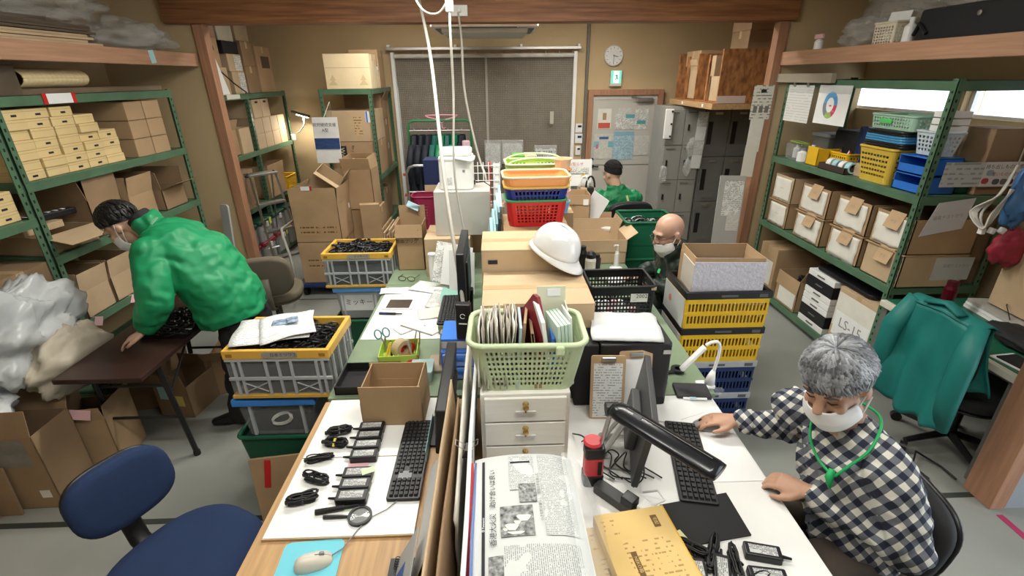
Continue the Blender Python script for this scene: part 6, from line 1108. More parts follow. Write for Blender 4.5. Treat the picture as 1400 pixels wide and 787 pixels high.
for k, (z_, lb) in enumerate(((0, 'dark green crate at the bottom of the stack by the bald man'), (.325, 'dark green crate in the middle of the stack by the bald man'), (.65, 'dark green crate of small parts topmost by the bald man'))):
    c_ = thing('green_crate', lb, 'crate', (1.30, 4.08, z_)); mbb, rim = basket_mesh(.44, .40, .32, .015, .03, 3, 3, 1, hole=(.5, .501), holev=(.5, .501)); mbb.build('tub', mat('crate_green', (.010, .115, .055), .4), c_, solid=.005); MB().tube(rim+[rim[0], rim[1]], .012, 8, caps=False).build('rim', MATS['crate_green'], c_); B(-.20, .20, -.196, -.19, .12, .14).build('rib', MATS['crate_green'], c_)
    if k == 1: sheet('label', .14, .035, mat('label_grey', (.30, .36, .33), .6), c_, (.10, -.203, .27))
cable_pile('small_parts', 'small black parts filling the top dark green crate', (1.30, 4.08, .665), .38, .34, .27, 160, .006, 9, mat('parts_dark', (.02, .03, .028), .25), bumpy=.2)
# far end cabinet with binders, sign and bags
fc_ = thing('low_cabinet', 'low grey cabinet at the far end of the right row', 'cabinet', (.42, 4.66, 0)); B(-.45, .45, -.2, .2, 0, 1.02).build('body', GREYM, fc_, bevel=.004); [B(s_*.225-.215, s_*.225+.215, -.212, -.2, .06, .98).build('door', GREYM, fc_, bevel=.003) for s_ in (-1, 1)]
for k, (x, m_, lb) in enumerate(((.20, mat('file_green', (.10, .42, .05), .5), 'bright green file standing on the low cabinet'), (.315, mat('file_cream', (.62, .58, .34), .5), 'cream file standing on the low cabinet'))): f_ = thing('binder', lb, 'file', (x, 4.62, 1.021)); B(-.055, .055, -.10, .10, 0, .42).build('case', m_, f_, bevel=.004); MB().lathe([(0, 0), (.012, 0), (.012, .003), (0, .003)], 12, M=Matrix.Translation((0, -.1, .1)) @ Matrix.Rotation(R(90), 4, 'X')).build('finger_hole', BLACK, f_)
hs = thing('notice_stand', 'white notice with warning triangle standing by the door', 'sign', (.73, 4.50, 1.021)); sheet('paper', .30, .24, PAPER, hs, (0, 0, .26), (R(84), 0, 0), .004); sheet('easel', .06, .16, GREYP, hs, (0, .05, .09), (R(80), 0, 0), .004); MB().prism([(-.025, -.02), (.025, -.02), (0, .025)], 0, .002).build('triangle', YEL, hs, loc=(.07, -.012, .235), rot=(R(84), 0, 0)); text('お知らせ', .035, mat('red_ink', (.45, .04, .04), .7), hs, (0, -.017, .34), (R(84), 0, 0)); MB().prism(rr(.04, .02, .008), 0, .002).build('blue_mark', BLUE, hs, loc=(.0, -.006, .19), rot=(R(84), 0, 0)); sheet('lines', .24, .05, PR1, hs, (0, -.012, .28), (R(84), 0, 0))
for k, (x, m_, lb) in enumerate(((.86, BLACK, 'black handled bag beside the notice stand'), (.80, PAPER, 'white handled bag beside the notice stand'))): t = thing('carry_bag', lb, 'bag', (x, 4.44, 1.021)); MB().prism(rr(.07, .08, .02), 0, .14).build('body', CARD2 if k else BLACKM, t, bevel=.008); MB().tube([(.04*math.cos(a), -.02, .14+.10*math.sin(a)) for a in [math.pi*i/12 for i in range(13)]], .009, 8).build('handle', m_, t, smooth=True)
# ================================================================ crates left of the desks
def fold_crate(label, loc, rz, w, d, h, rim_m, wall, base=None, name='folding_crate', plate=True, ribs=True):
    t = thing(name, label, 'crate', loc, R(rz)); base = base or rim_m; r = .048; hw, hd = w/2, d/2
    for a in ((-hw, hw, -hd, -hd+.022), (-hw, hw, hd-.022, hd), (-hw, -hw+.022, -hd+.022, hd-.022), (hw-.022, hw, -hd+.022, hd-.022)): B(*a, h-r, h).build('rim', rim_m, t, bevel=.004)
    for a in ((-hw, hw, -hd, -hd+.02), (-hw, hw, hd-.02, hd), (-hw, -hw+.02, -hd+.02, hd-.02), (hw-.02, hw, -hd+.02, hd-.02)): B(*a, 0, .016).build('base_rail', base, t)
    B(-hw+.02, hw-.02, -hd+.02, hd-.02, .004, .010).build('floor_panel', wall, t)
    for s_ in (-1, 1):
        for z0, z1 in ((.016, (h-r)/2-.003), ((h-r)/2+.003, h-r)):
            B(-hw+.006, hw-.006, s_*(hd-.010)-.002, s_*(hd-.010)+.002, z0, z1).build('side_panel', wall, t)
        B(s_*(hw-.010)-.002, s_*(hw-.010)+.002, -hd+.006, hd-.006, .016, h-r).build('end_panel', wall, t)
        if ribs:
            RB = mat('rib_clear', (.55, .58, .60), .35, alpha=.7)
            for x in (-.42, -.36, -.12, 0, .12, .36, .42): MB().cb((x*w, s_*(hd-.006), (h-r+.016)/2), (.012, .010, h-r-.02)).build('rib', RB, t)
            MB().cb((0, s_*(hd-.006), (h-r)/2), (w-.012, .012, .014)).build('fold_bar', RB, t); MB().cb((0, s_*(hd-.006), (h-r)-.006), (w-.012, .012, .012)).build('fold_bar', RB, t)
            for y in (-.35, -.12, .12, .35): MB().cb((s_*(hw-.006), y*d, (h-r+.016)/2), (.010, .012, h-r-.02)).build('rib', RB, t)
            if s_ < 0:
                for cx in (-.25, .25):
                    for ang in (25, -25): MB().cb((cx*w, -hd+.006, (h-r)*.27), (.12, .006, .004), rot=(0, R(ang), 0)).build('cross_rib', RB, t)
    if plate:
        MB().prism(rr(.17, .034, .012), 0, .002).build('name_plate', mat('plate_grey', (.36, .35, .31), .6, var=.3), t, loc=(.02, -hd-.0005, h-.024), rot=FRONT); text(plate if isinstance(plate, str) else 'ミッキー', .022, INK, t, (.04, -hd-.003, h-.024), FRONT)
        for s_ in (-1, 1): MB().cb((s_*(hw-.035), -hd-.0005, h-.026), (.03, .002, .018)).build('rim_slot', mat('slot_brown', (.30, .15, .02), .7), t)
    return t
fold_crate('clear folding crate with yellow rim holding newspaper, nearer one', (-1.09, 2.235, .622), -1, .52, .37, .275, YEL2, CLEAR, plate='日本ミツワ工')
cable_pile('cable_pile', 'black cables filling the nearer yellow-rimmed crate', (-1.09, 2.235, .634), .465, .315, .255, 330, .0045, 21, CAB, bumpy=.1)
for k, (dx, dy, rz, w_, h_) in enumerate(((-.085, .02, 14, .37, .30), (-.02, .03, 24, .26, .30))):
    o_ = thing('newspaper', ('folded newspaper lying over the nearer crate of cables', 'smaller folded newspaper page on top of the nearer crate')[k], 'newspaper', (-1.09+dx, 2.235+dy, .902+.008*k), R(rz)); curl_sheet(w_, h_, .020, 31+k*5).build('page', mat_print('news_pale', (.74, .76, .77), (.42, .44, .48), .012, .4, 120), o_, smooth=True, solid=.003); curl_sheet(w_*.22, h_*.22, .004, 3).build('picture', mat('news_blue_photo', (.30, .40, .52), .7, var=.8, vscale=30, col2=(.05, .07, .12)), o_, loc=(.03, .03, .024), smooth=True, solid=.001)
fold_crate('clear folding crate with yellow rim holding cables, farther one', (-1.085, 3.68, .602), 0, .53, .37, .28, YEL2, CLEAR, plate='ミッキー工')
cable_pile('cable_pile', 'black cables heaped in the farther yellow-rimmed crate', (-1.085, 3.68, .614), .475, .315, .275, 330, .005, 22, CAB, bumpy=.15)
def tub(label, loc, rz, w, d, h, rim, wall, txt=None, name='storage_tub'):
    t = thing(name, label, 'tub', loc, R(rz)); mbb, rm = basket_mesh(w, d, h, .02, .025, 3, 3, 1, hole=(.5, .501), holev=(.5, .501)); mbb.build('walls', wall, t, solid=.003)
    for a in ((-w/2-.012, w/2+.012, -d/2-.012, -d/2+.012), (-w/2-.012, w/2+.012, d/2-.012, d/2+.012), (-w/2-.012, -w/2+.012, -d/2+.012, d/2-.012), (w/2-.012, w/2+.012, -d/2+.012, d/2-.012)): B(*a, h-.035, h+.005).build('rim', rim, t, bevel=.006)
    for x in (-.33, .33): MB().cb((x*w, -d/2+.008, h*.45), (.014, .016, h*.8)).build('rib', mat('rib_clear', (.55, .58, .60), .35, alpha=.7), t)
    if txt: sheet('name_sheet', w*.78, h*.5, PAPER, t, (0, -d/2+.004, h*.52)); text(txt, .055, INK, t, (0, -d/2-.001, h*.54), FRONT)
    return t
BLU2 = mat('tub_blue', (.04, .22, .66), .4); BLU3 = mat('tub_blue_pale', (.10, .28, .62), .4)
tub('clear tub with blue rim under the nearer yellow crate', (-1.17, 2.24, .36), 0, .40, .33, .235, BLU2, CLEAR); cable_pile('cable_pile', 'cables in the blue-rimmed tub under the nearer crate', (-1.17, 2.24, .367), .33, .26, .20, 90, .005, 23, CAB)
tag(MB().tube([(.06*math.cos(a)*(1-.05*(i//12)), -.0+.004*math.sin(a*2), .03*math.sin(a)+.006*(i//12)) for i, a in [(i, 2*math.pi*i/12) for i in range(37)]], .0035, 6).build('cable_loop', mat('loop_white', (.6, .6, .57), .5), loc=(-1.15, 2.085, .46), rot=(0, R(-25), 0), smooth=True), 'white cable loop pressed against the front of the blue-rimmed tub', 'cable')
q = thing('dark_green_tub', 'dark green tub on the floor under the blue-rimmed tub', 'tub', (-1.19, 2.27, 0)); mbb, rm = basket_mesh(.44, .38, .35, .03, .03, 3, 3, 1, hole=(.5, .501), holev=(.5, .501)); mbb.build('walls', mat('tub_green', (.01, .10, .05), .45), q, solid=.004); MB().tube(rm+[rm[0], rm[1]], .012, 8, caps=False).build('rim', MATS['tub_green'], q); B(-.19, .19, -.16, .16, .005, .34).build('packed_contents', BLACKM, q)
tub('white tub with blue rim and paper sign under the farther crate', (-1.115, 3.68, .32), 0, .36, .34, .27, BLU3, mat('tub_white', (.55, .57, .58), .4, alpha=.8), 'ミッキー'); B(-.15, .15, -.14, .14, .005, .24).build('packed_contents', GREYP, bpy.data.objects[-1] if False else None, loc=(-1.115, 3.68, .325)); tag(bpy.data.objects['packed_contents.001'], 'grey contents inside the white blue-rimmed tub', 'contents')
q = thing('dark_green_tub', 'dark green tub on the floor under the white tub with sign', 'tub', (-1.115, 3.68, 0)); mbb, rm = basket_mesh(.42, .38, .31, .03, .03, 3, 3, 1, hole=(.5, .501), holev=(.5, .501)); mbb.build('walls', MATS['tub_green'], q, solid=.004); MB().tube(rm+[rm[0], rm[1]], .012, 8, caps=False).build('rim', MATS['tub_green'], q); B(-.18, .18, -.16, .16, .005, .31).build('packed_contents', BLACKM, q)
# flattened cartons against the oak desk
for k in range(3): tag(MB().prism([(-.19, 0), (.19, 0), (.20-.01*k, .40-.03*k), (-.20, .38-.02*k)], 0, .012).build('flattened_carton', (CARD, CARD, CARD3)[k], loc=(-1.05+.02*k, 1.86+.03*k, .004), rot=(R(84), 0, R(4))), 'flattened carton leaning by the oak desk, ' + ('front one with red strip', 'middle one', 'rear one')[k], 'cardboard')
tag(sheet('red_strip', .03, .16, RED, None, (-1.17, 1.868, .30), (R(84), R(8), R(4))), 'red strip stuck on the front flattened carton', 'tape')
# ================================================================ crates right of the right desk
def slot_crate(label, z, body, rim, side):
    t = thing('slotted_crate', label, 'crate', (1.345, 2.70, z)); w, d, h = .50, .36, .235
    mbb, rm = basket_mesh(w, d, h-.045, .003, .012, 22, 2, 2, hole=(.2, .8), holev=(.18, .82), zm=(.08, .08)); mbb.build('slotted_walls', body, t, solid=.006)
    B(-w/2, w/2, -d/2-.003, -d/2+.006, .088, .102).build('mid_bar', body, t)
    for a in ((-w/2-.006, w/2+.006, -d/2-.006, -d/2+.02), (-w/2-.006, w/2+.006, d/2-.02, d/2+.006), (-w/2-.006, -w/2+.02, -d/2+.02, d/2-.02), (w/2-.02, w/2+.006, -d/2+.02, d/2-.02)): B(*a, h-.045, h-.001).build('rim', rim, t, bevel=.004)
    B(-w/2-.005, -w/2-.001, -d/2+.01, d/2-.01, .0, h-.05).build('end_plate', side, t); MB().cb((.0, -d/2-.007, h-.024), (.10, .003, .014)).build('rim_mark', mat('rim_mark', (.10, .10, .10), .4), t); MB().cb((.20, -d/2-.007, h-.024), (.05, .004, .02)).build('rim_mark', MATS['rim_mark'], t)
    return t
BLK = mat('rim_black', (.012, .012, .013), .4); SGR = mat('end_grey', (.50, .51, .51), .5)
slot_crate('navy slotted crate with grey rim at the bottom right stack', 0, NAVY, mat('rim_grey', (.42, .43, .44), .5), SGR); slot_crate('navy slotted crate with grey rim, second from the floor', .236, NAVY, MATS['rim_grey'], SGR); slot_crate('yellow slotted crate with black rim, second from the top', .472, YEL, BLK, SGR); s4 = slot_crate('yellow slotted crate with black rim, topmost of the stack', .708, YEL, BLK, SGR)
ap = MB().prism([(.022*math.cos(a)*(1-.12*math.sin(a)**2), .024*math.sin(a)-.004*abs(math.cos(a))) for a in [2*math.pi*i/20 for i in range(20)]], 0, .001).build('fruit_mark', mat('mark_red', (.65, .18, .15), .6), s4, loc=(-.2552, .06, .10), rot=LEFTF)
q = carton('carton wrapped in bubble sheet standing in the top yellow crate', 1.345, 2.70, .80, .40, .28, .24, -4, CARD, flaps={'f': 95, 'b': 92, 'r': 88, 'l': 96}, fl=.05)
BUB = mat('bubble_wrap', (.62, .60, .66), .35, var=.18, vscale=60, bump=.6, bscale=70); MB().box(-.203, .21, -.149, -.1455, -.0, .27).build('bubble_sheet', BUB, q); MB().box(-.206, -.2005, -.15, .06, .08, .25).build('wrap_corner', mat('wrap_film', (.70, .66, .58), .3, alpha=.7), q); B(-.18, .18, -.12, .12, .01, .2).build('grey_contents', mat('contents_slate', (.16, .18, .22), .6), q); B(-.19, .19, -.13, .13, .0, .012).build('bottom_pad', CARD, q)
q.location.z = .845; B(-.22, .22, -.15, .15, .01, .135).build('packed_contents', CARD3, s4)
cable_pile('cable_pile', 'black cables in the open carton on the right bottom shelf', (2.90, 4.03, .11), .40, .30, .27, 90, .006, 31, CAB)
# ================================================================ right wall desk, chair with jacket
rd = thing('desk', 'green-topped desk with cream edge at the right post', 'desk', (3.0, 2.41, 0))
B(-.41, .42, -.475, .475, .655, .695).build('desk_top', mat('cream_edge', (.62, .60, .50), .5), rd, bevel=.004); B(-.375, .41, -.465, .465, .695, .70).build('green_mat', mat('deep_green_mat', (.018, .13, .07), .4), rd)
for x, y in ((-.37, .44), (.38, .44), (-.37, -.44), (.38, -.44)): B(x-.02, x+.02, y-.02, y+.02, 0, .655).build('leg', GREYD, rd)
B(.36, .38, -.41, .41, .2, .655).build('modesty_panel', GREYM, rd)
bo = thing('metal_bottle', 'dark red flask on the right green desk', 'bottle', (2.86, 2.70, .70)); MB().lathe([(0, 0), (.035, 0), (.036, .15), (.03, .17), (0, .17)], 18).build('body', mat('flask_red', (.10, .005, .015), .3, metal=.4), bo, smooth=False); MB().lathe([(0, .17), (.031, .17), (.031, .20), (0, .20)], 16).build('cap', mat('flask_red2', (.07, .004, .012), .4), bo)
crumple('cloth_hat', (2.72, 2.52, .745), (.09, .07, .05), mat('cap_red', (.42, .02, .03), .7), 81, .25, 24, 16, zmin=-.045, label='red cloth hat on the right green desk', cat='hat'); crumple('black_coat', (2.90, 2.20, .745), (.11, .24, .045), BLACKM, 83, .3, 36, 20, zmin=-.044, label='black coat lying along the right green desk', cat='coat')
pt_ = thing('paper_tray', 'stack of grey boards and papers on the right green desk', 'tray', (3.17, 2.52, .70), R(-8)); [MB().prism(rr(.32-.01*k, .44, .01), .02*k, .02*k+.016).build('board', (WHITE, PAPER, mat('grey_board_tile', (.42, .41, .38), .6))[k], pt_) for k in range(3)]; MB().tube([(-.14, -.10, .06), (-.12, -.02, .12), (-.04, .06, .10), (.04, .10, .06)], .003, 6).build('cord', BLACK, pt_)
nb2 = thing('notebook', 'black notebook on white papers at the right desk front edge', 'notebook', (2.72, 2.06, .701), R(6)); MB().prism(rr(.15, .20, .005), 0, .004).build('papers', PAPER, nb2); MB().prism(rr(.12, .16, .005), .004, .012).build('cover', BLACKM, nb2, bevel=.002)
carton('brown carton standing at the right edge above the green desk', 3.22, 2.45, .77, .30, .40, .36, -5, CARD2)
chR = office_chair('black office chair draped with the teal jacket', (2.71, 2.24, 0), 94, BLACKM, back=(.38, .38), back_z=.72, tilt=4)
jk = thing('teal_jacket', 'teal work jacket draped over the black chair back', 'jacket', (2.385, 2.215, .915), R(4)); TEAL = mat('jacket_teal_bright', (.008, .155, .14), .55, bump=.35, bscale=10)
def drape(side):
    def fn(u, v):
        y = (u-.5)*(.38+.08*v); f = .028*math.sin(u*17+side)*v+.02*noise.noise(Vector((u*4, v*3, side*5)))
        L = .62 if side < 0 else .40
        return (side*(.05+.045*v+f)+.01, y+.02*math.sin(v*4), .03-.02*abs(u-.5)*2-L*v*(1-.12*abs(u-.5))+.012*math.sin(u*23)*(v > .95))
    return fn
MB().grid(drape(-1), 30, 24).build('back_panel', TEAL, jk, smooth=True, solid=.008); MB().grid(drape(1), 30, 16).build('front_panel', TEAL, jk, smooth=True, solid=.008)
MB().grid(lambda u, v: (-.05+.12*v, (u-.5)*.42, .03+.03*math.sin(math.pi*v)-.02*abs(u-.5)*2), 20, 8).build('shoulder_fold', TEAL, jk, smooth=True, solid=.008)
for s_, pth in ((-1, [(-.02, -.18, .03), (-.08, -.22, -.15), (-.09, -.23, -.38), (-.05, -.21, -.56)]), (1, [(-.02, .18, .03), (-.08, .21, -.15), (-.08, .22, -.38), (-.03, .19, -.58)])): MB().tube(pth, [(.045, .035), (.06, .04), (.055, .036), (.05, .03)], 14).build('sleeve', TEAL, jk, smooth=True)
MB().tube([(-.04, -.10, .05), (-.02, 0, .075), (-.04, .10, .05)], [(.03, .014)]*3, 10).build('collar', TEAL, jk, smooth=True)
# red floor tape, floor cords
struct(MB().prism([(2.55, 1.735), (2.585, 1.735), (2.585, 1.45), (2.55, 1.45)][::-1], .0004, .0016).build('trim_16', mat('red_tape', (.36, .03, .10), .6)), 'red tape on the floor at the lower right')
tag(MB().tube([(2.40, 1.98, .006), (2.36, 2.06, .03), (2.46, 2.16, .04), (2.54, 2.06, .012), (2.52, 1.95, .03)], .006, 6).build('floor_cord', BLACK, smooth=True), 'black cord looped on the floor by the near right post', 'cord')
# ================================================================ near left: folding table, bags, cartons
ft = thing('folding_table', 'dark brown folding table in front of the bending man', 'table', (-2.075, 2.74, 0)); TB = mat('table_brown', (.035, .016, .013), .28, var=.15, vscale=4)
MB().prism(rr(.45, 1.20, .01), .672, .70).build('table_top', TB, ft, bevel=.004)
for sy in (-1, 1):
    for sx in (-1, 1): MB().tube([(sx*.185, sy*.42, .67), (sx*.20, sy*.40, .33), (sx*.21, sy*.38, .012)], .015, 8).build('leg', BLACK, ft); MB().lathe([(0, 0), (.019, 0), (.019, .03), (0, .03)], 10, (sx*.21, sy*.38, 0)).build('foot', BLACKM, ft)
    for z_ in (.30, .52): MB().tube([(-.20, sy*.40, z_), (.20, sy*.40, z_)], .009, 6).build('crossbar', BLACK, ft)
    MB().tube([(.19, sy*.41, .45), (.19, sy*.15, .665)], .007, 6).build('brace', BLACK, ft); MB().tube([(-.19, sy*.41, .45), (-.19, sy*.15, .665)], .007, 6).build('brace', BLACK, ft)
cable_pile('cable_pile', 'black cables being sorted on the brown folding table', (-1.99, 2.74, .7005), .28, .40, .045, 90, .005, 27, CAB)
q = carton('large worn brown carton with grey patch at the lower left', -2.78, 2.09, 0, .84, .24, .47, 2, CARD3, flaps={'b': 70, 'l': 60, 'f': 100}, fl=.14); side_label(q, 'f', .84, .24, .27, .37, .20, .17, mat('grey_patch', (.22, .20, .17), .8, var=.3, vscale=12), 'grey_patch', .001); side_label(q, 'f', .84, .24, .36, .10, .05, .05, OFFW, 'small_label', .002); B(-.01, .01, -.1215, -.12, 0, .47).build('edge_tape', TAPE, q)
tag(B(-.16, .16, -.006, .006, 0, .30).build('cardboard_flap', CARD3, loc=(-2.70, 1.935, .0), rot=(R(-3), 0, R(3))), 'loose cardboard piece leaning before the worn carton', 'cardboard')
q = carton('open brown carton with pink note beside the folding table leg', -2.40, 2.39, 0, .27, .26, .34, 8, CARD, flaps={'r': 84, 'f': 80, 'l': 95}, fl=.09); sheet('pink_note', .10, .06, PINK, q, (.04, -.150, .40), (R(80), R(12), 0)); B(-.12, .12, -.115, .115, .01, .25).build('packed_contents', BLACKM, q); sheet('blue_packet', .10, .07, SKYB, q, (-.06, -.06, .30), (R(50), 0, .3), .02)
crumple('plastic_bag', (-2.55, 2.30, .88), (.17, .33, .25), mat('bag_white', (.62, .65, .66), .22, alpha=.72, bump=.5, bscale=12), 101, .42, 70, 44, zmin=-.36, label='large crumpled white plastic bag on the worn carton'); crumple('plastic_bag', (-2.41, 2.40, .68), (.105, .25, .17), mat('bag_beige', (.42, .37, .29), .5, bump=.4, bscale=9), 103, .25, 56, 36, zmin=-.20, label='crumpled beige plastic bag beside the folding table'); crumple('plastic_bag', (-2.62, 2.06, .60), (.14, .11, .13), mat('bag_white2', (.72, .75, .77), .25, alpha=.9, bump=.5, bscale=12), 105, .35, 40, 28, zmin=-.14, label='small white foam bag on the front edge of the worn carton')
t = thing('blue_tray', 'bright blue tray with pale blue notes behind the folding table', 'tray', (-2.48, 2.98, .30), R(8)); 
for q in ((-.12, .12, -.18, .18, 0, .006), (-.12, .12, -.18, -.172, 0, .10), (-.12, .12, .172, .18, 0, .10), (-.12, -.112, -.18, .18, 0, .10), (.112, .12, -.18, .18, 0, .10)): B(*q).build('panel', BLUE, t)
sheet('pale_note', .09, .12, SKYB, t, (.05, -.14, .102), (0, 0, .2)); t.location = (-2.47, 3.0, .40); carton('brown carton under the bright blue tray', -2.47, 3.0, 0, .30, .36, .398, 8, CARD3)
for k, (x, y, z_) in enumerate(((-2.53, 2.92, .62), (-2.44, 3.16, .64))): tag(sheet('tag_note', .07, .06, PINK, None, (x, y, z_), (R(60), R(10), R(20+20*k)), .002), ('pale pink tag on the left shelf edge, nearer', 'pale pink tag on the left shelf edge, farther')[k], 'note'); bpy.data.objects['tag_note' if k == 0 else 'tag_note.001'].location = (-2.708, y+.12*k+.05, .62)
q = carton('brown carton with yellow tape under the far end of the folding table', -1.98, 3.15, 0, .28, .32, .28, 10, CARD, flaps={'f': 60, 'r': 50}, fl=.1); side_label(q, 'f', .28, .32, .02, .16, .09, .12, YEL2, 'yellow_tape', .001)
q = carton('brown carton under the middle of the folding table', -2.18, 2.86, 0, .24, .26, .24, -8, CARD3, flaps={'f': 80, 'b': 90}, fl=.1); side_label(q, 'f', .24, .26, .03, .13, .10, .08, mat('note_yellow', (.75, .60, .18), .7), 'yellow_note', .001); side_label(q, 'f', .24, .26, -.05, .19, .07, .10, SKYB, 'blue_note', .002)
# blue office chair
NAVYF = mat('navy_fabric', (.011, .027, .080), .9, bump=.12, bscale=400, var=.08, vscale=12); office_chair('navy blue office chair at the near left', (-1.145, 1.235, 0), 62, NAVYF, seat=(.50, .48), seat_z=.52, back=(.335, .25), back_z=.72, tilt=14, seat_p=2.5, back_p=2.8)
# ================================================================ hanging cords
def cord(lb, pts, r, m=CORDW, extra=None):
    t = thing('extension_cable', lb, 'cord', (0, 0, 0)); MB().tube(cr_(pts), r, 8).build('cable', m, t, smooth=True)
    for e in extra or (): e(t)
    return t
# (catenary-like polylines between the ceiling and the desk divider)
cord('thick white cord running from the ceiling to the desk divider', [(-.62, 4.70, 2.94), (-.60, 4.50, 2.72), (-.42, 3.55, 2.22), (-.30, 2.80, 1.55), (-.20, 2.40, .98), (-.18, 2.34, .75)], .011)
cord('white cord with tap hanging straight before the pot', [(-.33, 4.30, 2.94), (-.30, 4.24, 2.70), (-.26, 3.30, 2.46), (-.26, 3.26, 2.0), (-.275, 3.20, 1.5), (-.21, 3.15, 1.0), (-.20, 3.1, .72)], .007, extra=[lambda t: MB().cb((-.26, 3.30, 2.50), (.045, .04, .09)).build('tap_plug', WHITE, t, bevel=.006), lambda t: MB().cb((-.26, 3.30, 2.57), (.04, .035, .05)).build('black_plug', BLACK, t, bevel=.005), lambda t: MB().tube(cr_([(-.26, 3.28, 2.52), (-.33, 3.3, 2.45), (-.42, 3.3, 2.47), (-.48, 3.35, 2.6), (-.52, 3.4, 2.94)]), .006, 8).build('loop', CORDW, t, smooth=True)])
cord('white cord hanging from the beam outlet behind the pot', [(-.30, 4.72, 2.60), (-.28, 4.68, 2.40), (-.27, 4.62, 2.0), (-.20, 4.55, 1.6), (-.14, 4.45, 1.38), (-.10, 4.30, 1.30), (-.08, 4.2, 1.11)], .010, extra=[lambda t: MB().cb((-.29, 4.735, 2.62), (.14, .045, .085)).build('outlet_box', WHITE, t, bevel=.006), lambda t: MB().cb((-.29, 4.70, 2.62), (.03, .05, .03)).build('plug', WHITE, t, bevel=.004)])
# ================================================================ people
SKIN = mat('skin_warm', (.50, .285, .19), .5, var=.12, vscale=14); SKIN2 = mat('skin_light', (.58, .36, .25), .5, var=.10, vscale=14)
MASKW = mat('mask_white', (.80, .80, .80), .85); FOLD = None
def fold_tex(size):
    t = bpy.data.textures.new('cloth_folds', 'MARBLE'); t.marble_type = 'SOFT'; t.noise_scale = size*1.6; t.noise_depth = 2; t.turbulence = 14; return t
def blob(name, m, parent, fill, voxel=.010, it=6, disp=0, dsize=.09, loc=None, fac=.5):
    mb = MB(); fill(mb); o = mb.build(name, m, parent, loc=loc)
    r = o.modifiers.new('remesh', 'REMESH'); r.mode = 'VOXEL'; r.voxel_size = voxel; r.use_smooth_shade = True
    s_ = o.modifiers.new('smooth', 'SMOOTH'); s_.iterations = it; s_.factor = fac
    if disp:
        d = o.modifiers.new('folds', 'DISPLACE'); d.texture = fold_tex(dsize); d.strength = disp; d.mid_level = .5; d.texture_coords = 'LOCAL'
        s2 = o.modifiers.new('smooth2', 'SMOOTH'); s2.iterations = 2
    return o
def limb(mb, pts, rs, n=14, up=None, ends=True):
    mb.tube(pts, rs, n, up=up)
    if ends:
        for p, r in zip(pts, rs):
            a = max(r) if isinstance(r, tuple) else r; b = min(r) if isinstance(r, tuple) else r; mb.ell(p, (b*.98, b*.98, b*.98) if a != b else (a*.98,)*3)
def hand(mb, wrist, d, up, side, curl=.5, k=1.0, spread=.10):
    """palm and five fingers; d points along the fingers, up out of the back of the hand, side = thumb side (+1 along d x up)"""
    y = Vector(d).normalized(); z = Vector(up); z = (z-y*z.dot(y)).normalized(); x = y.cross(z)*side; w0 = Vector(wrist)
    def P(a, b, c): return w0+(x*a+y*b+z*c)*k
    mb.tube([P(0, -.03, 0), P(0, .012, 0), P(.002, .05, -.002), P(0, .086, -.003)], [(.024*k, .020*k), (.030*k, .018*k), (.040*k, .016*k), (.038*k, .013*k)], 14, up=z)
    for i, (bx, L, r) in enumerate(((.029, .070, .0088), (.0095, .078, .0092), (-.010, .072, .0088), (-.029, .057, .0078))):
        a = bx*spread*12; ang = 0; p = P(bx, .080, -.002); pts = [P(bx, .055, 0), p]; rs = [r*1.1*k, r*1.08*k]
        for s_, f in ((.46, 1), (.30, 1.25), (.24, .9)):
            ang += curl*f*.62; dv = (y*math.cos(ang)-z*math.sin(ang)+x*(a*.35*math.cos(ang))).normalized(); p = p+dv*(L*s_*k); pts.append(p); rs.append(r*(1-.12*len(pts)*.5)*k)
        mb.tube(pts, rs, 10); mb.ell(pts[-1], (rs[-1]*.98,)*3, n=10, m=6)
        for q, r_ in zip(pts[1:-1], rs[1:-1]): mb.ell(q, (r_*1.0,)*3, n=10, m=6)
    pts = [P(.020, .012, -.004), P(.046, .038, -.010), P(.056, .066, -.016), P(.054, .090, -.024)]; rs = [.016*k, .0125*k, .0105*k, .0085*k]
    mb.tube(pts, rs, 10); [mb.ell(q, (r_*.98,)*3, n=10, m=6) for q, r_ in zip(pts, rs)]
def head_fill(mb, M, fat=1.0):
    E = lambda c, r: mb.ell(c, r, M, 24, 16)
    E((0, .012, .030), (.077*fat, .097, .098)); E((0, -.030, -.035), (.064*fat, .066, .085)); E((0, -.052, -.085), (.040*fat, .040, .034)); E((0, -.078, .034), (.056, .022, .018))
    for s_ in (-1, 1):
        E((s_*.036, -.072, -.022), (.026, .024, .024)); E((s_*.079*fat, .012, -.008), (.010, .022, .031)); E((s_*.074*fat, .010, -.006), (.012, .014, .02))
    mb.tube([M @ Vector(p) for p in ((0, -.088, .026), (0, -.104, .0), (0, -.116, -.020), (0, -.104, -.030))], [.011, .013, .017, .012], 12); [mb.ell((s_*.013, -.102, -.024), (.010, .012, .009), M) for s_ in (-1, 1)]
    mb.tube([M @ Vector(p) for p in ((-.022, -.094, -.056), (0, -.101, -.056), (.022, -.094, -.056))], [.006, .009, .006], 8)
def face_parts(parent, M, closed=True, brow=INK):
    for s_ in (-1, 1):
        MB().tube([M @ Vector(p) for p in ((s_*.018, -.0925, .012), (s_*.032, -.0935, .0085), (s_*.047, -.086, .012))], [.0015, .0028, .0012], 6).build('eye', mat('lash_dark', (.03, .02, .018), .5), parent)
        MB().tube([M @ Vector(p) for p in ((s_*.015, -.0985, .036), (s_*.032, -.0985, .042), (s_*.052, -.088, .038))], [.002, .0045, .002], 6).build('eyebrow', brow, parent)
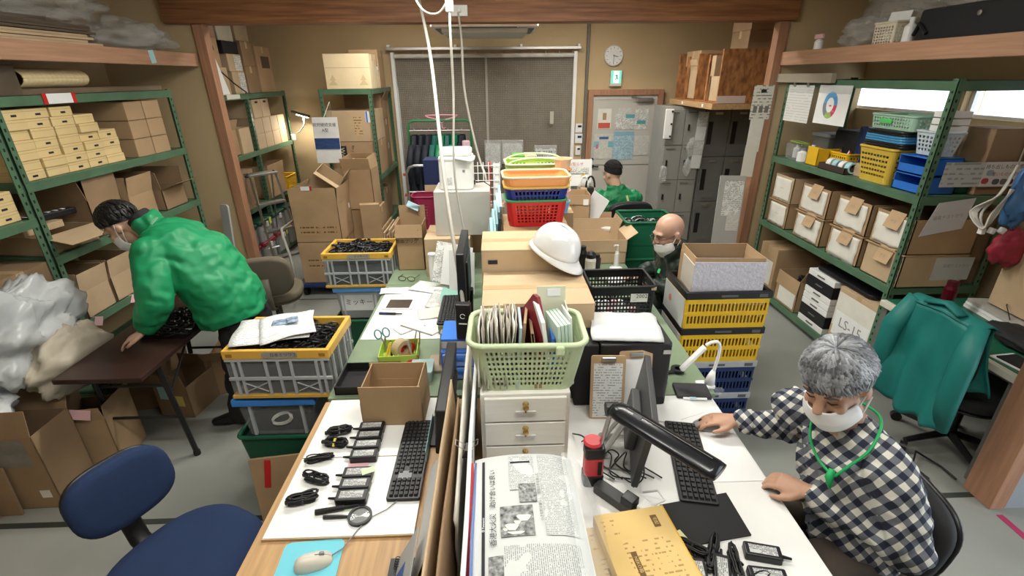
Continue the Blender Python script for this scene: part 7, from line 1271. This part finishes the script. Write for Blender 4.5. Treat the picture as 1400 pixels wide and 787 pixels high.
def face_mask(parent, M, drop=0, m=MASKW):
    def fn(u, v):
        a = (u-.5)*2*R(82); b = (v-.5)*2; k = 1+.06*(1-abs(b))
        return M @ Vector((math.sin(a)*.080*k*(1-.12*b*b), -.012-math.cos(a)*(.106-.004*abs(b))*k*(1 if b < 0 else 1+.05*b*(math.cos(a) > .8))+.012*max(0, -b), -.070+drop+b*.056*(.72+.28*math.cos(a))+.0015*math.sin(v*19)))
    o = MB().grid(fn, 22, 14).build('face_mask', m, parent, smooth=True, solid=.002)
    for s_ in (-1, 1):
        for z0, z1 in ((-.030+drop, .018), (-.085+drop, -.034)): MB().tube([M @ Vector(p) for p in ((s_*.077, -.028, z0), (s_*.084, -.005, (z0+z1)/2), (s_*.089, .022, z1))], .0028, 6).build('ear_loop', m, o)
    return o
def hair(parent, M, m, n, lim, L0=.75, thick=.010, seed=1, lift=.012, fringe=True, part=0):
    """scalp cap plus tapering locks; lim(az) = how far down (radians from the crown) the hair reaches, az 0 = front"""
    C = Vector((0, .014, .034)); rg = random.Random(seed)
    def pt(az, p, r): return C+Vector((math.sin(az)*math.sin(p)*(.080+r), -math.cos(az)*math.sin(p)*(.099+r), math.cos(p)*(.100+r)))
    mb = MB(); mb.grid(lambda u, v: M @ pt(2*math.pi*u, max(.01, lim(2*math.pi*u)*v), .004+.004*noise.noise(Vector((math.sin(6.28*u)*4, v*7, seed+math.cos(6.28*u)*4)))), 48, 20)
    tone = [.12]*len(mb.v)
    for k in range(n):
        az = rg.uniform(0, 2*math.pi); p0 = rg.uniform(.0, .62)**.8*lim(az)*.9; p1 = min(lim(az)*rg.uniform(.90, 1.12), p0+L0*rg.uniform(.7, 1.25)); sw = rg.uniform(-.25, .25)+part; tn = min(1, max(0, .5+.75*noise.noise(Vector((math.sin(az)*2.2, math.cos(az)*2.2, seed+p0*2)))+rg.uniform(-.22, .22)))
        pts = [M @ pt(az+sw*t*t, p0+(p1-p0)*t, .006+lift*(math.sin(math.pi*min(1, t*1.15)) if t < .87 else .35)+rg.uniform(0, .003)) for t in (0, .25, .5, .75, 1)]
        mb.tube(pts, [(thick*.5, .002), (thick, .0035), (thick*.95, .0032), (thick*.6, .0025), (.0006, .0006)], 6, up=(M.to_3x3() @ Vector((0, 0, 1))))
        tone += [tn]*(len(mb.v)-len(tone))
    o = mb.build('hair', m, parent, smooth=True); at_ = o.data.attributes.new('tone', 'FLOAT', 'POINT'); at_.data.foreach_set('value', tone); return o
def person(label, loc): 
    return loc, label
def shoe(parent, heel, toe, m=BLACK):
    h, t = Vector(heel), Vector(toe); d = (t-h).normalized(); L = (t-h).length
    def fill(mb):
        mb.tube([h+Vector((0, 0, .045)), h+d*L*.25+Vector((0, 0, .055)), h+d*L*.6+Vector((0, 0, .042)), t+Vector((0, 0, .030))], [(.036, .043), (.040, .048), (.046, .038), (.032, .024)], 14, up=(0, 0, 1)); mb.ell(h+Vector((0, 0, .045)), (.036, .036, .042)); mb.ell(t+Vector((0, 0, .030)), (.032, .032, .024))
        mb.tube([h+d*.05+Vector((0, 0, .05)), h+d*.035+Vector((0, 0, .12))], .042, 12)
    o = blob('shoe', m, parent, fill, .008, 4); return o

# ---------------------------------------------------------------- 1: standing, bent over the brown table
MH = Matrix.Translation((-2.205, 2.825, 1.315)) @ Matrix.Rotation(R(-84), 4, 'Z') @ Matrix.Rotation(R(42), 4, 'X')
def f1(mb):
    head_fill(mb, MH); limb(mb, [(-2.16, 2.83, 1.33), (-2.10, 2.83, 1.30), (-2.02, 2.83, 1.24)], [.056, .058, .07])
    limb(mb, [(-2.02, 2.82, 1.22), (-1.86, 2.80, 1.10), (-1.72, 2.79, .92), (-1.66, 2.79, .82)], [(.12, .07), (.13, .09), (.13, .09), (.12, .09)], up=(.7, 0, .6), ends=False)
    limb(mb, [(-1.97, 2.64, 1.20), (-1.92, 2.47, .98), (-2.0, 2.47, .82)], [.05, .042, .030]); hand(mb, (-2.01, 2.465, .80), (-.80, -.22, -.34), (-.32, -.1, .92), -1, .45, 1.05, .16)
    limb(mb, [(-2.0, 2.99, 1.20), (-2.11, 2.93, 1.0), (-2.08, 2.72, .83)], [.05, .042, .030]); hand(mb, (-2.08, 2.70, .81), (-.35, -.75, -.34), (-.2, -.3, .9), 1, .45, 1.05, .16)
    for hp_, kn, an in (((-1.64, 2.70, .82), (-1.66, 2.67, .48), (-1.72, 2.66, .10)), ((-1.60, 2.90, .82), (-1.58, 2.91, .47), (-1.56, 2.92, .10))): limb(mb, [hp_, kn, an], [.075, .052, .036])
p1 = tag(blob('person', SKIN2, None, f1, .006, 4), 'man in bright green jacket and mask bending over the brown table', 'person')
JGR = mat('bright_green_nylon', (.008, .25, .095), .5, var=.15, vscale=5, bump=.10, bscale=9, stretch=(1, 1, 2.2))
def j1(mb):
    limb(mb, [(-2.015, 2.825, 1.275), (-1.93, 2.81, 1.215), (-1.82, 2.80, 1.10), (-1.73, 2.79, .95), (-1.68, 2.79, .80), (-1.67, 2.79, .74)], [(.16, .10), (.225, .155), (.245, .185), (.245, .195), (.24, .195), (.23, .19)], 20, up=(.7, 0, .6), ends=False)
    mb.ell((-1.95, 2.63, 1.205), (.10, .10, .10)); mb.ell((-2.0, 2.99, 1.205), (.10, .10, .10)); mb.ell((-1.80, 2.80, 1.13), (.17, .22, .15))
    limb(mb, [(-1.95, 2.63, 1.20), (-1.91, 2.53, 1.08), (-1.90, 2.47, .97), (-1.95, 2.465, .89), (-1.995, 2.467, .825)], [.098, .092, .086, .074, .052]); limb(mb, [(-2.0, 2.99, 1.20), (-2.08, 2.97, 1.09), (-2.11, 2.93, .99), (-2.10, 2.81, .90), (-2.08, 2.735, .84)], [.098, .09, .084, .07, .052])
    mb.tube([(-2.0, 2.825, 1.25), (-2.055, 2.83, 1.315), (-2.09, 2.83, 1.355)], [.105, .092, .085], 16)
jo = blob('jacket', JGR, p1, j1, .008, 8, .016, .12)
blob('inner_collar', BLACKM, p1, lambda mb: mb.tube([(-2.03, 2.83, 1.28), (-2.085, 2.83, 1.34), (-2.115, 2.83, 1.37)], [.075, .074, .070], 16), .006, 3)
def t1(mb):
    mb.tube([(-1.66, 2.79, .90), (-1.65, 2.79, .76)], [(.17, .13), (.17, .13)], 16, up=(1, 0, 0))
    for hp_, kn, an in (((-1.65, 2.72, .80), (-1.66, 2.67, .48), (-1.715, 2.66, .09)), ((-1.62, 2.88, .80), (-1.58, 2.91, .47), (-1.56, 2.92, .09))): limb(mb, [hp_, kn, an], [.10, .085, .075])
blob('trousers', mat('trouser_black', (.014, .014, .015), .8), p1, t1, .011, 5, .018, .10)
shoe(p1, (-1.69, 2.668, 0), (-1.885, 2.635, 0)); shoe(p1, (-1.53, 2.92, 0), (-1.72, 2.90, 0))
face_parts(p1, MH); face_mask(p1, MH, -.004)
HB = mat('hair_black', (.010, .009, .009), .42, var=.3, vscale=40)
def lim1(a): c = math.cos(a); return 1.18 if c > .6 else (1.60 if c > -.1 else 2.15)
hair(p1, MH, HB, 420, lambda a: 1.20+.55*(1-math.cos(a))*.85, .7, .009, 3, .013)
sheet('chest_logo', .05, .03, mat('logo_pale', (.35, .62, .45), .6), p1, (-1.93, 2.70, 1.375), (R(-6), R(-38), R(60)))
# ---------------------------------------------------------------- 2: seated in the checked shirt
office_chair('black office chair under the man in the checked shirt', (1.12, 1.20, 0), -96, BLACKM, back=(.38, .30), back_z=.70, tilt=10, seat=(.44, .42), seat_z=.43)
MH = Matrix.Translation((1.062, 1.245, 1.205)) @ Matrix.Rotation(R(-56), 4, 'Z') @ Matrix.Rotation(R(24), 4, 'X') @ Matrix.Rotation(R(-6), 4, 'Y')
def f2(mb):
    head_fill(mb, MH, 1.04); limb(mb, [(1.085, 1.245, 1.14), (1.12, 1.25, 1.08), (1.15, 1.25, 1.02)], [.058, .060, .07])
    limb(mb, [(1.18, 1.26, .96), (1.23, 1.25, .80), (1.30, 1.24, .58)], [(.11, .06), (.12, .08), (.12, .08)], up=(1, 0, .3), ends=False)
    limb(mb, [(1.19, 1.08, .96), (1.25, 1.03, .74), (1.075, 1.215, .765)], [.048, .044, .030]); hand(mb, (1.062, 1.232, .762), (-.62, .62, -.12), (-.25, -.1, .95), -1, .62, 1.05)
    limb(mb, [(1.11, 1.46, .95), (1.21, 1.52, .77), (1.0, 1.605, .765)], [.048, .044, .030]); hand(mb, (.985, 1.612, .768), (-1, .22, -.10), (0, 0, 1), -1, .45, 1.05)
    for s_ in (-1, 1): limb(mb, [(1.34, 1.24+s_*.10, .53), (.96, 1.24+s_*.13, .50), (1.0, 1.24+s_*.13, .10)], [.075, .055, .038])
p2 = tag(blob('person', SKIN, None, f2, .0055, 4), 'grey-haired man in navy and white checked shirt seated at the white desk', 'person')
chk = bpy.data.materials.new('checked_shirt'); chk.use_nodes = True; nt = chk.node_tree; b = nt.nodes['Principled BSDF']; b.inputs['Roughness'].default_value = .85
tc = nt.nodes.new('ShaderNodeTexCoord'); nz_ = nt.nodes.new('ShaderNodeTexNoise'); nz_.inputs['Scale'].default_value = 7; nt.links.new(tc.outputs['Object'], nz_.inputs['Vector'])
va = nt.nodes.new('ShaderNodeVectorMath'); va.operation = 'SCALE'; va.inputs['Scale'].default_value = .030; nt.links.new(nz_.outputs['Color'], va.inputs[0]); vb = nt.nodes.new('ShaderNodeVectorMath'); vb.operation = 'ADD'; nt.links.new(tc.outputs['Object'], vb.inputs[0]); nt.links.new(va.outputs[0], vb.inputs[1])
def band(vec, per):
    d = nt.nodes.new('ShaderNodeVectorMath'); d.operation = 'DOT_PRODUCT'; nt.links.new(vb.outputs[0], d.inputs[0]); d.inputs[1].default_value = vec
    return nmath(nt, 'LESS_THAN', nmath(nt, 'FRACT', nmath(nt, 'ADD', nmath(nt, 'DIVIDE', d.outputs['Value'], per), 100)), .5)
e1 = Vector((.72, .30, .62)).normalized(); nv_ = Vector((-.35, -.62, .70)).normalized(); e1 = (e1-nv_*e1.dot(nv_)).normalized(); e2 = nv_.cross(e1)
e1r = (e1*math.cos(R(-6))+e2*math.sin(R(-6))); e2r = (-e1*math.sin(R(-6))+e2*math.cos(R(-6)))
sm_ = nmath(nt, 'MULTIPLY', nmath(nt, 'ADD', band(e1r, .039), band(e2r, .039)), .5)
cr = nt.nodes.new('ShaderNodeValToRGB'); cr.color_ramp.interpolation = 'CONSTANT'; cr.color_ramp.elements[0].color = (.66, .65, .58, 1); cr.color_ramp.elements[1].position = .75; cr.color_ramp.elements[1].color = (.010, .014, .035, 1); el = cr.color_ramp.elements.new(.25); el.color = (.135, .145, .17, 1)
nt.links.new(sm_, cr.inputs[0]); nt.links.new(cr.outputs[0], b.inputs['Base Color'])
def s2(mb):
    limb(mb, [(1.135, 1.255, 1.035), (1.17, 1.255, .96), (1.21, 1.25, .82), (1.25, 1.245, .68), (1.29, 1.24, .55), (1.30, 1.24, .50)], [(.085, .07), (.185, .115), (.195, .135), (.19, .15), (.19, .155), (.185, .15)], 20, up=(1, 0, .3), ends=False)
    mb.ell((1.185, 1.085, .965), (.078, .078, .075)); mb.ell((1.115, 1.45, .955), (.078, .078, .075)); mb.tube([(1.185, 1.085, .985), (1.145, 1.26, 1.035), (1.115, 1.45, .975)], [.062, .075, .062], 14)
    limb(mb, [(1.19, 1.075, .955), (1.235, 1.035, .84), (1.255, 1.02, .745), (1.18, 1.10, .752), (1.095, 1.195, .768)], [.080, .078, .076, .064, .048]); limb(mb, [(1.11, 1.455, .945), (1.18, 1.51, .86), (1.21, 1.535, .775), (1.11, 1.57, .77), (1.02, 1.598, .768)], [.080, .074, .070, .060, .046])
blob('shirt', chk, p2, s2, .007, 8, .018, .09)
for s_ in (-1, 1): MB().grid(lambda u, v: (1.145-.065*u+.02*v-.01*s_*0, 1.255+s_*(.075-.055*u+.035*v), 1.075-.035*u-.05*v+.02*(1-u)*(1-v)), 6, 4).build('collar', chk, p2, smooth=True, solid=.004)
for s_, w_ in ((1, ((1.108, 1.180, .766), (1.085, 1.207, .768))), (1, ((1.04, 1.592, .768), (1.005, 1.603, .768)))): MB().tube(w_, [.052, .048], 16, caps=False).build('cuff', chk, p2, smooth=True, solid=.003)
def tr2(mb):
    mb.tube([(1.36, 1.24, .56), (1.30, 1.24, .50)], [(.18, .13), (.18, .12)], 16, up=(0, 1, 0))
    for s_ in (-1, 1): limb(mb, [(1.32, 1.24+s_*.10, .535), (.96, 1.24+s_*.13, .52), (1.0, 1.24+s_*.13, .10)], [.095, .075, .062])
blob('trousers', mat('trouser_brown', (.06, .045, .035), .85), p2, tr2, .011, 5, .014, .1)
for s_ in (-1, 1): shoe(p2, (1.04, 1.24+s_*.13, 0), (.86, 1.24+s_*.14, 0))
face_parts(p2, MH, brow=mat('brow_grey', (.05, .05, .05), .7)); face_mask(p2, MH, -.002)
HG = bpy.data.materials.new('hair_grey'); HG.use_nodes = True; nt = HG.node_tree; b = nt.nodes['Principled BSDF']; b.inputs['Roughness'].default_value = .45
nn = nt.nodes.new('ShaderNodeAttribute'); nn.attribute_name = 'tone'
cr = nt.nodes.new('ShaderNodeValToRGB'); cr.color_ramp.elements[0].position = .2; cr.color_ramp.elements[0].color = (.06, .063, .07, 1); cr.color_ramp.elements[1].position = 1; cr.color_ramp.elements[1].color = (.36, .38, .41, 1); nt.links.new(nn.outputs['Fac'], cr.inputs[0]); nt.links.new(cr.outputs[0], b.inputs['Base Color'])
hair(p2, MH, HG, 1500, lambda a: 1.30+.62*(1-math.cos(a))*.5+.10*math.cos(a)**2, 1.15, .0058, 5, .016, part=.15)
LAN = mat('lanyard_green', (.01, .34, .10), .6)
MB().tube(cr_(((1.19, 1.30, 1.10), (1.20, 1.195, 1.10), (1.135, 1.125, 1.045), (1.075, 1.115, .985), (1.050, 1.125, .935))), .0045, 8).build('lanyard', LAN, p2, smooth=True); MB().tube(cr_(((1.19, 1.30, 1.10), (1.11, 1.34, 1.06), (1.045, 1.27, .99), (1.036, 1.20, .945), (1.05, 1.15, .925))), .0045, 8).build('lanyard', LAN, p2, smooth=True); MB().tube([(1.055, 1.148, .94), (1.046, 1.14, .915), (1.050, 1.13, .88)], [.009, .013, .005], 10).build('lanyard_knot', LAN, p2, smooth=True)
# ---------------------------------------------------------------- 3: bald man in dark jacket
office_chair('dark office chair under the bald man', (1.33, 3.10, 0), -90, BLACKM, back=(.42, .40), back_z=.70, seat_z=.45)
MH = Matrix.Translation((1.14, 3.05, 1.14)) @ Matrix.Rotation(R(-78), 4, 'Z') @ Matrix.Rotation(R(22), 4, 'X')
def f3(mb):
    head_fill(mb, MH, 1.05); limb(mb, [(1.16, 3.06, 1.09), (1.19, 3.06, 1.03), (1.21, 3.07, .97)], [.058, .06, .07])
    limb(mb, [(1.25, 3.08, .93), (1.30, 3.10, .74), (1.33, 3.10, .56)], [(.12, .06), (.12, .08), (.12, .08)], up=(1, 0, .3), ends=False)
    limb(mb, [(1.23, 2.90, .92), (1.26, 2.86, .76), (1.08, 3.02, .775)], [.048, .044, .030]); hand(mb, (1.065, 3.035, .772), (-.8, .5, -.15), (-.1, 0, 1), -1, .6, 1)
    limb(mb, [(1.22, 3.27, .92), (1.24, 3.36, .78), (1.06, 3.28, .775)], [.048, .044, .030]); hand(mb, (1.045, 3.275, .772), (-1, -.15, -.12), (0, 0, 1), -1, .6, 1)
    for s_ in (-1, 1): limb(mb, [(1.36, 3.10+s_*.10, .53), (1.0, 3.10+s_*.12, .52), (1.04, 3.10+s_*.12, .10)], [.075, .055, .038])
p3 = tag(blob('person', mat('skin_bald', (.50, .30, .215), .38, var=.10, vscale=14), None, f3, .0065, 4), 'bald man in dark green jacket with glasses and mask', 'person')
JD = mat('dark_green_nylon', (.014, .024, .019), .45, bump=.3, bscale=20)
def j3(mb):
    limb(mb, [(1.205, 3.065, 1.0), (1.24, 3.08, .93), (1.28, 3.10, .78), (1.32, 3.10, .60), (1.33, 3.10, .50)], [(.12, .10), (.21, .14), (.23, .165), (.225, .17), (.22, .165)], 20, up=(1, 0, .3), ends=False)
    mb.ell((1.235, 2.89, .93), (.09, .09, .085)); mb.ell((1.225, 3.28, .93), (.09, .09, .085)); mb.tube([(1.21, 3.06, .98), (1.185, 3.06, 1.04), (1.185, 3.06, 1.075)], [.105, .098, .090], 16)
    limb(mb, [(1.235, 2.89, .92), (1.275, 2.855, .77), (1.18, 2.93, .772), (1.095, 3.005, .775)], [.088, .078, .068, .054]); limb(mb, [(1.225, 3.28, .92), (1.245, 3.37, .79), (1.16, 3.33, .775), (1.075, 3.285, .775)], [.088, .076, .066, .052])
blob('jacket', JD, p3, j3, .009, 6, .018, .08)
def tr3(mb):
    for s_ in (-1, 1): limb(mb, [(1.36, 3.10+s_*.10, .535), (1.0, 3.10+s_*.12, .53), (1.04, 3.10+s_*.12, .10)], [.095, .075, .062])
blob('trousers', MATS['trouser_black'], p3, tr3, .012, 5); [shoe(p3, (1.08, 3.10+s_*.12, 0), (.9, 3.10+s_*.13, 0)) for s_ in (-1, 1)]
face_parts(p3, MH, brow=mat('brow_dark', (.06, .045, .04), .7)); face_mask(p3, MH, -.010)
gl3 = MB()
for s_ in (-1, 1): gl3.tube([MH @ Vector((s_*.034+.027*math.cos(a), -.118+.012*abs(math.cos(a)) if s_*math.cos(a) > 0 else -.118, .006+.017*math.sin(a))) for a in [2*math.pi*i/16 for i in range(17)]], .0017, 6); gl3.tube([MH @ Vector(p) for p in ((s_*.061, -.106, .012), (s_*.078, -.05, .010), (s_*.086, .02, .008))], .0022, 6)
gl3.tube([MH @ Vector(p) for p in ((-.008, -.119, .008), (.008, -.119, .008))], .0017, 6); gl3.build('eyeglasses', mat('frame_brown', (.08, .02, .02), .35), p3)
MB().tube([(1.21, 3.10, 1.075), (1.27, 3.05, 1.06), (1.275, 2.96, 1.0), (1.22, 2.90, .93), (1.14, 2.93, .87), (1.11, 2.96, .84)], .006, 8).build('lanyard', mat('lanyard_dull', (.06, .26, .14), .6), p3, smooth=True)
sheet('chest_badge', .02, .03, mat('badge_green', (.05, .60, .2), .5), p3, (1.075, 2.975, .90), (R(70), 0, R(-60))); sheet('chest_trim', .012, .05, mat('trim_orange', (.55, .30, .06), .5), p3, (1.12, 2.90, .89), (R(60), R(30), R(-40)))
# ---------------------------------------------------------------- 4: far man seen from behind
office_chair('black office chair with low back under the far man', (1.30, 4.98, 0), 186, BLACKM, back=(.48, .30), back_z=.80, tilt=10, seat_z=.45)
MH = Matrix.Translation((1.20, 5.02, 1.165)) @ Matrix.Rotation(R(-148), 4, 'Z') @ Matrix.Rotation(R(16), 4, 'X')
def f4(mb):
    head_fill(mb, MH); limb(mb, [(1.215, 4.99, 1.11), (1.235, 4.97, 1.04), (1.25, 4.97, .98)], [.058, .062, .07]); limb(mb, [(1.25, 4.98, .93), (1.28, 4.97, .74), (1.29, 4.97, .56)], [(.12, .06), (.12, .08), (.12, .08)], up=(0, 1, 0), ends=False)
    limb(mb, [(1.07, 5.0, .93), (1.03, 5.10, .74), (1.08, 5.34, .75)], [.048, .044, .030]); hand(mb, (1.085, 5.355, .75), (.1, 1, -.1), (0, 0, 1), 1, .6, 1); limb(mb, [(1.43, 4.98, .93), (1.47, 5.08, .74), (1.36, 5.34, .75)], [.048, .044, .030]); hand(mb, (1.355, 5.355, .75), (-.1, 1, -.1), (0, 0, 1), -1, .6, 1)
    for s_ in (-1, 1): limb(mb, [(1.28+s_*.10, 5.0, .53), (1.27+s_*.12, 5.42, .52), (1.27+s_*.12, 5.40, .10)], [.075, .055, .038])
p4 = tag(blob('person', SKIN2, None, f4, .008, 4), 'man in green jacket seen from behind near the door', 'person')
JG2 = mat('mid_green_nylon', (.010, .205, .075), .5, var=.12, vscale=6, bump=.25, bscale=22)
def j4(mb):
    limb(mb, [(1.24, 4.97, 1.02), (1.25, 4.97, .95), (1.27, 4.97, .80), (1.285, 4.97, .62), (1.29, 4.97, .50)], [(.12, .10), (.205, .13), (.225, .155), (.22, .16), (.21, .155)], 20, up=(0, 1, .2), ends=False)
    mb.ell((1.07, 4.99, .93), (.09, .09, .085)); mb.ell((1.43, 4.97, .93), (.09, .09, .085)); mb.tube([(1.24, 4.97, 1.0), (1.232, 4.975, 1.06)], [.10, .085], 16)
    limb(mb, [(1.07, 4.99, .92), (1.03, 5.09, .75), (1.08, 5.30, .755)], [.086, .076, .052]); limb(mb, [(1.43, 4.97, .92), (1.47, 5.07, .75), (1.365, 5.30, .755)], [.086, .076, .052])
blob('jacket', JG2, p4, j4, .011, 5, .020, .09)
def tr4(mb):
    for s_ in (-1, 1): limb(mb, [(1.28+s_*.10, 5.0, .535), (1.27+s_*.12, 5.42, .53), (1.27+s_*.12, 5.40, .10)], [.095, .075, .062])
blob('trousers', MATS['trouser_black'], p4, tr4, .013, 5); [shoe(p4, (1.27+s_*.12, 5.36, 0), (1.27+s_*.13, 5.55, 0)) for s_ in (-1, 1)]
hair(p4, MH, mat('hair_matte', (.012, .011, .010), .9, bump=.4, bscale=120), 500, lambda a: 1.15+.50*(1-math.cos(a)), .30, .004, 9, .006); face_parts(p4, MH); sheet('back_logo', .02, .06, mat('logo_yellow', (.55, .62, .30), .6), p4, (1.33, 4.835, .955), (R(75), R(-15), 0))
